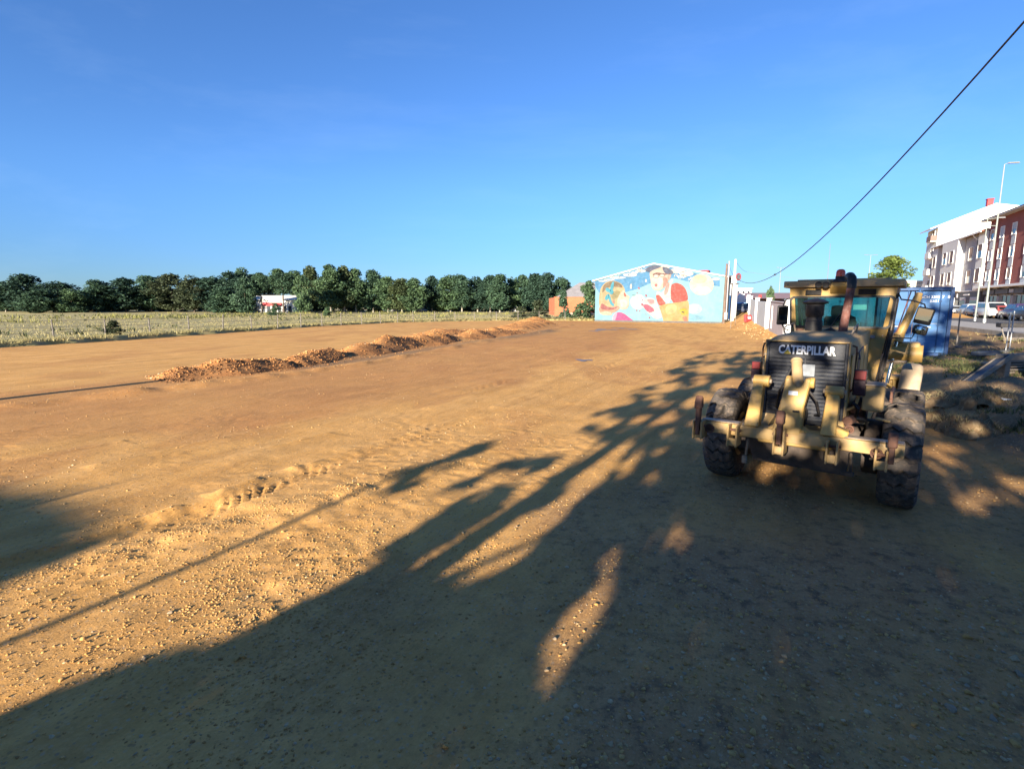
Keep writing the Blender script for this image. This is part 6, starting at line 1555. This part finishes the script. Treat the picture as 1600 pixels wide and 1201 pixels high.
for k, (u, bl, yy) in enumerate(((6.8, 'blindbrown', .35), (11.8, 'tan', 0), (17.6, 'blindbrown', 1.0), (21.4, 'blindbrown', 1.0), (26.5, 'blindbrown', 0), (29.4, 'blindbrown', .6))):
    for fl in range(2): window(LB, u, 4.7 + fl * 3.5, 2.0, 2.1, bl, (.95, .45, .8)[(k + fl) % 3], 'plasterw', yy)
for u, w_ in ((19.0, 4.4), (12.5, 2.4), (7.5, 3.0)):
    b = MB(); b.box((u, .20, 1.4), (w_ + .3, .10, 2.3)); o = b.build('shop_window', M['plasterw'], LB, .01); b = MB(); b.box((u, .26, 1.2), (w_, .04, 1.7)); b.build('glass', M['winglass'], o, 0); b = MB(); b.box((u, .275, 2.3), (w_, .03, .35)); b.build('blind', M['blind'], o, 0)
b = MB(); b.box((11.0, .24, 2.95), (2.6, .06, .22)); b.build('shop_sign', M['letter'], LB, .0)
b = MB(); b.box((15.4, .24, 2.85), (.45, .08, .6)); b.build('shop_badge', M['letter'], LB, .02)
b = MB(); b.box((15.2, .20, 1.05), (1.4, .08, 2.1)); b.build('shop_door', M['winglass'], LB, .01)
# tall white house, gable towards the camera
WB = thing('white_house', 'tall white house with a blank bright gable and a red chimney behind lower houses', 'house', fpos(0), RZ)
g0, hL, hP = 32.0, ap(1456, 356, 104.5)[2] - Z0, ap(1555, 320, 100.6)[2] - Z0
b = MB(); b.prism([(g0, .0, 0), (g0, -19, 0), (g0, -19, hP - 2.2), (g0, -8.0, hP), (g0, 0, hL)], (7, 0, 0)); b.build('wall', M['plasterw'], WB, 0, 0)
b = MB(); b.prism([(g0 - .35, 1.3, hL - .35), (g0 - .35, -8.0, hP + .02), (g0 - .35, -8.0, hP + .25), (g0 - .35, 1.3, hL - .12)], (7.7, 0, 0)); b.prism([(g0 - .35, -8.02, hP + .02), (g0 - .35, -19.6, hP - 2.35), (g0 - .35, -19.6, hP - 2.12), (g0 - .35, -8.02, hP + .25)], (7.7, 0, 0)); b.build('roof', M['plasterw'], WB, 0, 0)
b = MB(); b.box((g0 + 3, -8.0, hP + .7), (.9, .9, 1.5)); b.box((g0 + 3, -8.0, hP + 1.5), (1.1, 1.1, .14)); b.build('chimney', M['shopred'], WB, .02)
for k in range(4):
    z = 4.0 + k * (hL - 5.2) / 3.4
    b = MB(); b.box((g0 + 2.0, .45, z), (3.0, .9, .16)); b.build('balcony', M['plasterw'], WB, .02)
    b = MB(); b.box((g0 + 2.0, .88, z + .55), (3.0, .06, 1.0)); b.box((g0 + .53, .42, z + .55), (.06, .85, 1.0)); b.build('balcony_wall', M['blindbrown'] if k == 3 else M['plasterw'], WB, .01)
    window(WB, g0 + 2.4, z + .2, 1.6, 2.0, 'blindbrown', .6)

# ================================================================ parked cars
M['tyre'] = mat('car_tyre', (.02, .02, .022), .85)
M['carglass'] = mat('car_glass', (.02, .026, .032), .06, spec=.8)
CARP = {}
def paintm(c):
    if c not in CARP: CARP[c] = mat('car_paint', c, .28, var=.04, spec=.6)
    return CARP[c]
def car(label, cat, u, d, z, col, kind='hatch', rev=False, name='car'):
    """body length along local x, front at +x"""
    t = thing(name, label, cat, (*fpos(u, d)[:2], z), RZ + (math.pi if rev else 0), 'cars parked along the houses')
    Lc, Wc = (4.3, 1.76) if kind != 'van' else (4.7, 1.86)
    if kind == 'van': low = [(-2.35, .32), (2.30, .32), (2.36, .55), (2.28, .86), (1.55, 1.08), (-2.33, 1.10), (-2.36, .5)]; top = [(-2.32, 1.10), (1.52, 1.08), (.80, 1.72), (.55, 1.80), (-2.12, 1.82), (-2.27, 1.72)]; ta = .90
    elif kind == 'suv': low = [(-2.15, .35), (2.12, .35), (2.18, .62), (2.06, .92), (1.05, 1.02), (-2.12, 1.05), (-2.18, .6)]; top = [(-2.08, 1.05), (1.02, 1.02), (.38, 1.58), (-1.75, 1.64), (-1.95, 1.5)]; ta = .82
    else: low = [(-2.12, .30), (2.05, .30), (2.13, .52), (2.02, .78), (1.00, .92), (-2.05, .98), (-2.14, .6)]; top = [(-2.0, .97), (.98, .92), (.15, 1.42), (-1.35, 1.46), (-1.75, 1.32)]; ta = .80
    b = MB(); b.prism([(x, -Wc / 2, zz) for x, zz in low], (0, Wc, 0)); body = b.build('body', paintm(col), t, .07, 40, 2)
    b = MB(); n_ = len(top); zl, zh = top[0][1], max(p[1] for p in top)
    V = [(x, s * Wc / 2 * (1 - (1 - ta) * (zz - zl + .02) / (zh - zl) * 1.0 - .02), zz) for s in (-1, 1) for x, zz in top]
    b.add(V, [tuple(range(n_))[::-1], tuple(range(n_, 2 * n_))] + [(i, (i + 1) % n_, (i + 1) % n_ + n_, i + n_) for i in range(n_)]); b.build('cabin', paintm(col), t, .04, 40, 2)
    # windows sit just proud of the cabin sides
    def side(x, zz, s, e=.012): return (x, s * (Wc / 2 * (1 - (1 - ta) * (zz - zl + .02) / (zh - zl) - .02) + e), zz)
    zt = zh - .14; zb = zl + .06
    fx = top[1][0]; rx = top[0][0]; ftx = [p for p in top if p[1] > zh - .13][0][0]
    def xf(zz): return fx + (ftx - fx) * (zz - zl) / (zh - zl)
    groups = [(rx + .28, rx + (fx - rx) * .36), (rx + (fx - rx) * .38, rx + (fx - rx) * .66), (rx + (fx - rx) * .68, None)]
    if kind == 'van': groups = groups[1:]if False else groups
    for s in (-1, 1):
        for a0, a1 in groups:
            q = [side(a0, zb, s), side(a1 if a1 else xf(zb) - .16, zb, s), side(a1 if a1 else xf(zt) - .14, zt, s), side(a0 + (.10 if a0 == groups[0][0] else 0), zt, s)]
            b = MB(); b.prism(q, (0, -s * .03, 0)); b.build('window', M['carglass'], t, 0)
    w_ = Wc * .40
    b = MB(); b.prism([(fx - .02, -w_, zb - .01), (fx - .02, w_, zb - .01), (ftx + .07, w_ * .88, zt + .03), (ftx + .07, -w_ * .88, zt + .03)], (-.05, 0, -.0)); b.build('windscreen', M['carglass'], t, 0)
    b = MB(); rt = top[-1]; b.prism([(rx - .015, -w_, zb + .02), (rx - .015, w_, zb + .02), (rt[0] - .02, w_ * .9, min(rt[1], zt)), (rt[0] - .02, -w_ * .9, min(rt[1], zt))], (.05, 0, 0)); b.build('rear_window', M['carglass'], t, 0)
    for x in (-1.30, 1.32):
        for s in (-1, 1):
            b = MB(); b.lathe([(.19, -.09), (.30, -.10), (.325, -.06), (.325, .06), (.30, .10), (.19, .09)], ax=(0, 1, 0), n=18); w = b.build('wheel', M['tyre'], t, 0); w.location = (x, s * (Wc / 2 - .09), .325)
            b = MB(); b.lathe([(.19, 0), (.17, .035), (.05, .045), (0, .045)], o=(0, s * .06, 0), ax=(0, s, 0), n=12); b.build('rim', M['galv'], w, 0)
    for s in (-1, 1):
        b = MB(); b.box((2.08 if kind != 'van' else 2.30, s * (Wc / 2 - .28), .70), (.12, .36, .16)); b.build('headlight', M['letter'], t, .03)
        b = MB(); b.box((low[-2][0] + .02, s * (Wc / 2 - .13), low[-2][1] - .22), (.10, .18, .30)); b.build('tail_light', M['redlens'], t, .02)
    b = MB(); b.box((low[0][0] - .0, 0, .48), (.12, Wc * .86, .2)); b.box((low[1][0] + .06, 0, .46), (.10, Wc * .86, .2)); b.build('bumper', M['black'] if kind != 'van' else M['galv'], t, .03)
    b = MB(); b.box((low[-2][0] - .03, 0, .68), (.03, .5, .11)); b.build('number_plate', M['letter'], t, 0)
def u_px(px, d):   # street position seen at this pixel column, d metres in front of the facade
    r = ray(px, 490); a = r[0] / r[1]; P = FAC_P + FAC_N * d
    return (P[0] - a * P[1]) / (a * FAC_D[1] - FAC_D[0])
zr = 1.10
car('pale blue hatchback parked just right of the dark blue container', 'car', u_px(1489, 4.5), 4.5, zr, (.30, .34, .40), 'hatch', True)
car('light grey estate car parked behind the taller street lamp', 'car', u_px(1514, 4.6), 4.6, zr, (.36, .40, .43), 'suv', False)
car('dark violet hatchback parked close to the white van', 'car', u_px(1530, 4.9), 4.9, zr, (.09, .08, .16), 'hatch', True)
car('white van parked right of the tall lamp pole in front of the shops', 'van', u_px(1550, 5.6), 5.6, zr, (.72, .72, .70), 'van', True, 'van')
car('orange red car parked right of the white van', 'car', u_px(1569, 5.0), 5.0, zr, (.34, .07, .06), 'hatch', True)
car('dark purple car parked near the right edge with bright headlights', 'car', u_px(1590, 5.2), 5.2, zr, (.05, .03, .09), 'suv', False)
car('black car half cut off by the right edge', 'car', u_px(1606, 6.5), 6.5, zr, (.03, .03, .035), 'hatch', False)
q = ap(1155, 484, 84); car('dark car parked on the forecourt left of the pale wall', 'car', 0, 0, zr, (.03, .035, .06), 'suv'); o = [x_ for x_ in S.objects if x_.get('label', '').startswith('dark car parked on the forecourt')][0]; o.location = (q[0], 84, float(H(q[0], 84)) - .05); o.rotation_euler = (0, 0, 2.8); del o['group']
q = ap(1168, 484, 86); car('blue and white car beside the dark one on the forecourt', 'car', 0, 0, zr, (.16, .30, .48), 'hatch'); o = [x_ for x_ in S.objects if x_.get('label', '').startswith('blue and white car')][0]; o['label'] = 'light blue car beside the dark one on the forecourt'; o.location = (q[0], 86, float(H(q[0], 86)) - .05); o.rotation_euler = (0, 0, .1); del o['group']
for i, (px, Y) in enumerate(((618, 186), (666, 184), (808, 180))):
    q = ap(px, 484, Y); lab = ('small white van under the far trees right of the shop', 'pale car under the far trees near the middle of the row', 'pale van under the far trees left of the brick warehouse')[i]
    car(lab, 'van' if i != 1 else 'car', 0, 0, .15, (.40, .40, .40), 'van' if i != 1 else 'hatch', False, 'van' if i != 1 else 'car'); o = [x_ for x_ in S.objects if x_.get('label', '') == lab][0]; o.location = (q[0], Y - 8, .15); o.rotation_euler = (0, 0, .2 + i); del o['group']

# ================================================================ street lamps
def lamp(label, pxb, Y, py_top, arms, r=.075, z=None, name='street_lamp', base_r=None):
    p = ap(pxb, 490, Y); zb = float(H(p[0], Y)) if z is None else z
    X = p[0]; hh = ap(pxb, py_top, Y)[2] - zb
    t = thing(name, label, 'street lamp', (X, Y, zb))
    b = MB(); b.tube([(0, 0, -.1), (0, 0, hh * .5), (0, 0, hh)], [base_r or r * 1.6, r * 1.2, r * .75], 12); b.build('pole', M['lamppole'], t, 0)
    b = MB(); b.lathe([(r * 2.4, -.05), (r * 2.4, .25), (r * 1.6, .3)], n=12); b.build('base', M['galv'], t, .0)
    for (zf, dx_, dy_, L, hd) in arms:
        d = Vector((dx_, dy_, 0)).normalized(); z_ = hh * zf
        b = MB(); b.tube([(0, 0, z_), tuple(d * L * .5 + Vector((0, 0, z_ + .05))), tuple(d * L + Vector((0, 0, z_ + .08)))], r * .5, 8); b.build('arm', M['lamppole'], t, 0)
        c = d * (L + hd * .4) + Vector((0, 0, z_ + .1)); b = MB(); b.box((0, 0, 0), (hd, .26, .09), taper=(.85, .7)); o = b.build('lamp_head', M['galv'], t, .02); o.location = c; o.rotation_euler = (0, 0, math.atan2(d.y, d.x))
M['lamppole'] = mat('lamp_pole', (.22, .25, .23), .5, var=.12, scale=2)
sd_ = (-FAC_N[0], -FAC_N[1])
lamp('tallest street lamp in front of the red brick block', 1539.5, 45, 257, [(1.0, .9, -.2, .25, .85), (.62, -.95, .3, 1.9, .8)], .055, 1.2)
lamp('slimmer double armed street lamp left of the tallest one', 1524.5, 50, 341, [(.99, -.95, .3, .8, .55), (.99, .95, -.3, .8, .55)], .045, 1.2)
lamp('far double armed street lamp left of the green tree', 1352, 120, 398, [(.99, -1, 0, .6, 1.0), (.99, 1, 0, .6, 1.0)], .07, 1.0)
lamp('far double armed street lamp over the dark canopy', 1215, 105, 418, [(.99, -1, 0, .4, .5), (.99, 1, 0, .4, .5)], .06, 1.0)
q = ap(1290, 470, 130); t = thing('antenna_mast', 'thin tall mast standing behind the grader roof', 'mast', (q[0], 130, 1.0)); b = MB(); b.tube([(0, 0, 0), (0, 0, ap(1290, 381, 130)[2] - 1)], [.08, .04], 8); b.build('pole', M['post'], t, 0); b = MB(); b.box((0, 0, .15), (.6, .6, .3)); b.build('base', M['conc'], t, .02)
# ================================================================ trees and poles behind the camera whose shade falls across the foreground
CS, SN = math.cos(SUN_AZ), math.sin(SUN_AZ)
TE = math.tan(SUN_EL)
def inpoly(x, y, P):
    P = np.array(P); c = np.zeros(len(x), bool); j = len(P) - 1
    for i in range(len(P)):
        xi, yi = P[i]; xj, yj = P[j]
        m = ((yi > y) != (yj > y)) & (x < (xj - xi) * (y - yi) / (yj - yi + 1e-12) + xi); c ^= m; j = i
    return c
# outline of the shade on the ground, as the crowns' silhouette seen from the sun; s across the light, t along it (metres)
def st(px, py):
    g = gp(px, py); return (g[0] * CS - g[1] * SN, g[0] * SN + g[1] * CS)
def path(L): return [st(*p) for p in L]
MAIN = path([(-120, 1200), (0, 1115), (150, 1058), (330, 1010), (400, 985), (470, 935), (560, 900), (600, 880), (640, 892), (690, 915), (740, 912), (800, 885), (850, 845), (890, 800), (918, 768), (965, 735), (988, 692), (942, 682), (905, 672), (925, 645), (990, 630), (985, 606), (1060, 592), (1030, 574), (1100, 553), (1180, 547), (1300, 548), (1420, 556)]) + [(2.4, 45), (6.8, 46), (7.2, 24), (9, 14), (9, -6), (-5, -6)]
LOBES = [path(L) for L in ([(608, 768), (660, 735), (700, 720), (740, 695), (765, 693), (755, 715), (700, 738), (640, 766)], [(690, 768), (740, 740), (790, 722), (872, 712), (860, 730), (800, 746), (750, 762)], [(579, 885), (590, 862), (640, 830), (690, 800), (730, 772), (802, 750), (792, 790), (740, 820), (700, 850), (650, 870), (608, 892)], [(825, 796), (850, 752), (897, 732), (890, 762), (850, 797)], [(850, 692), (882, 686), (880, 701), (855, 706)], [(930, 665), (1000, 660), (1000, 690), (940, 690)])]
HOLES = [path(L) for L in ([(828, 1075), (852, 1095), (915, 1012), (962, 935), (940, 905), (880, 950), (838, 1010)], [(925, 915), (948, 850), (972, 868), (952, 935)], [(1030, 835), (1055, 820), (1085, 840), (1075, 862), (1040, 858)], [(1000, 655), (1050, 640), (1060, 655), (1010, 668)], [(1060, 625), (1110, 612), (1120, 622), (1070, 640)], [(1110, 600), (1160, 590), (1165, 602), (1115, 612)], [(1020, 602), (1060, 595), (1070, 604), (1030, 612)], [(1000, 745), (1030, 735), (1035, 752), (1010, 760)], [(960, 735), (1000, 700), (1005, 715), (975, 750)], [(1085, 575), (1130, 566), (1140, 573), (1090, 583)])]
HOLES.append([(1.35, 17.0), (2.3, 17.0), (2.45, 25), (1.5, 25)])
BLOB = path([(-260, 760), (-60, 762), (40, 775), (100, 800), (125, 825), (108, 850), (60, 872), (0, 900), (-120, 965), (-300, 985)])
TREE_T = -8.0
def shade_points(n):
    s = RNG.uniform(-6.5, 9, n); t = RNG.uniform(-6, 46, n)
    k = inpoly(s, t, MAIN)
    for L in LOBES: k |= inpoly(s, t, L)
    for L in HOLES: k &= ~inpoly(s, t, L)
    # sun flecks: gaps between the leaf clumps, more of them towards the thin top of the crown
    gap = vnoise(s * 2.2 + 3, t * .9 + 7, 401) * .55 + vnoise(s * 4.6, t * 1.9, 402) * .45
    thin = np.clip((t - 8) / 18, 0, 1) * .16 + np.clip((s - .5) / 5, 0, 1) * .06
    fine = vnoise(s * 5.5 + 2, t * 1.6 + 5, 403) * .65 + vnoise(s * 11, t * 3.2, 404) * .35
    fringe = np.clip((-2.2 - s) / 1.2, 0, 1) * (t > 5.2)
    k &= gap < (.69 - np.minimum(thin, .13) + .3 * (t < 8.5) * (1 - fringe) - .08 * fringe)
    k &= ~((fine > .60) & (s > -1.5) & (s < 2.2) & (t > 10.5) & (t < 23))
    s, t = s[k], t[k]
    return s, t
s_, t_ = shade_points(210000)
TR = [(-3.2, 'tall leafy tree just behind the camera shading the foreground', 601), (1.6, 'second leafy tree behind the camera shading the grader', 602), (6.2, 'third leafy tree behind the camera on the right bank', 603)]
M['leaf_near'] = leafmat('near_leaves', (.018, .036, .012), (.055, .085, .028), .12)
own = np.argmin(np.abs(s_[:, None] + RNG.normal(0, .8, len(s_))[:, None] - np.array([a[0] for a in TR])[None]), 1)
def place(s, tp): return s * CS + tp * SN, -s * SN + tp * CS
for i, (sc_, lab, sd0) in enumerate(TR):
    k = own == i; ss, tt = s_[k], t_[k]
    tp = TREE_T + RNG.normal(0, .8, len(ss)).clip(-1.8, 1.8)
    hgt = (tt - tp) * TE; X, Yv = place(ss, tp)
    bx, by = place(sc_, TREE_T)
    t = thing('tree', lab, 'tree', (bx, by, 0), 0, 'trees behind the camera')
    P = np.stack([X - bx, Yv - by, hgt], 1)
    link('crown', leaf_mesh('crown', P, np.where(tt < 9, .105, .085), RNG.uniform(0, 1, len(P)), M['leaf_near'], .0), t)
    rg = random.Random(sd0); b = MB(); hm_ = float(hgt.max())
    b.tube([(0, 0, -.2), (.05, 0, 1.2), (0, .1, hm_ * .45), (.1, 0, hm_ * .8)], [.24, .19, .12, .04], 10)
    for q in range(6):
        j = rg.randrange(len(P)); e = Vector(P[j]); z0 = max(1.2, e.z * rg.uniform(.45, .7)); b.tube([(0, 0, z0), tuple(Vector((0, 0, z0)).lerp(e, .5) + Vector((0, 0, .2))), tuple(e)], [.05, .03, .010], 6)
    b.build('trunk', M['bark'], t, 0)
s = RNG.uniform(-14, -6, 30000); t = RNG.uniform(-1, 6, 30000); k = inpoly(s, t, BLOB); s, t = s[k], t[k]
if len(s):
    tp = -22 + RNG.normal(0, .8, len(s)); X, Yv = place(s, tp); bx, by = place(float(s.mean()), -22)
    tr_ = thing('tree', 'bushy tree behind the camera on the left shading the dirt edge', 'tree', (bx, by, 0))
    P = np.stack([X - bx, Yv - by, (t - tp) * TE], 1); link('crown', leaf_mesh('crown', P, .12, RNG.uniform(0, 1, len(P)), M['leaf_near'], 0.), tr_)
    b = MB(); b.tube([(0, 0, -.2), (.1, 0, 3), (0, 0, float(P[:, 2].max()) * .95)], [.2, .14, .05], 10); b.build('trunk', M['bark'], tr_, 0)
# two poles whose long shadows cross the open dirt
def shade_pole(label, g_tip_px, g_any_px, back, r):
    s0, t0 = st(*g_any_px); s1, t1 = st(*g_tip_px); s = (s0 + s1) / 2
    tp = back; X, Yv = place(s, tp); hh = (t1 - tp) * TE
    t = thing('utility_pole', label, 'utility pole', (X, Yv, 0))
    b = MB(); b.tube([(0, 0, -.3), (0, 0, hh)], [r * 1.25, r], 12); b.build('shaft', M['concpole'], t, 0)
    b = MB(); b.box((0, 0, hh - .3), (.5, .12, .12)); b.build('crossarm', M['galv'], t, .01)
shade_pole('slim pole behind the camera casting the thin shadow line', (735, 706), (300, 875), -12.0, .045)
shade_pole('stout pole left of the camera casting the wide shadow bar', (262, 592), (110, 611), -6.0, .17)
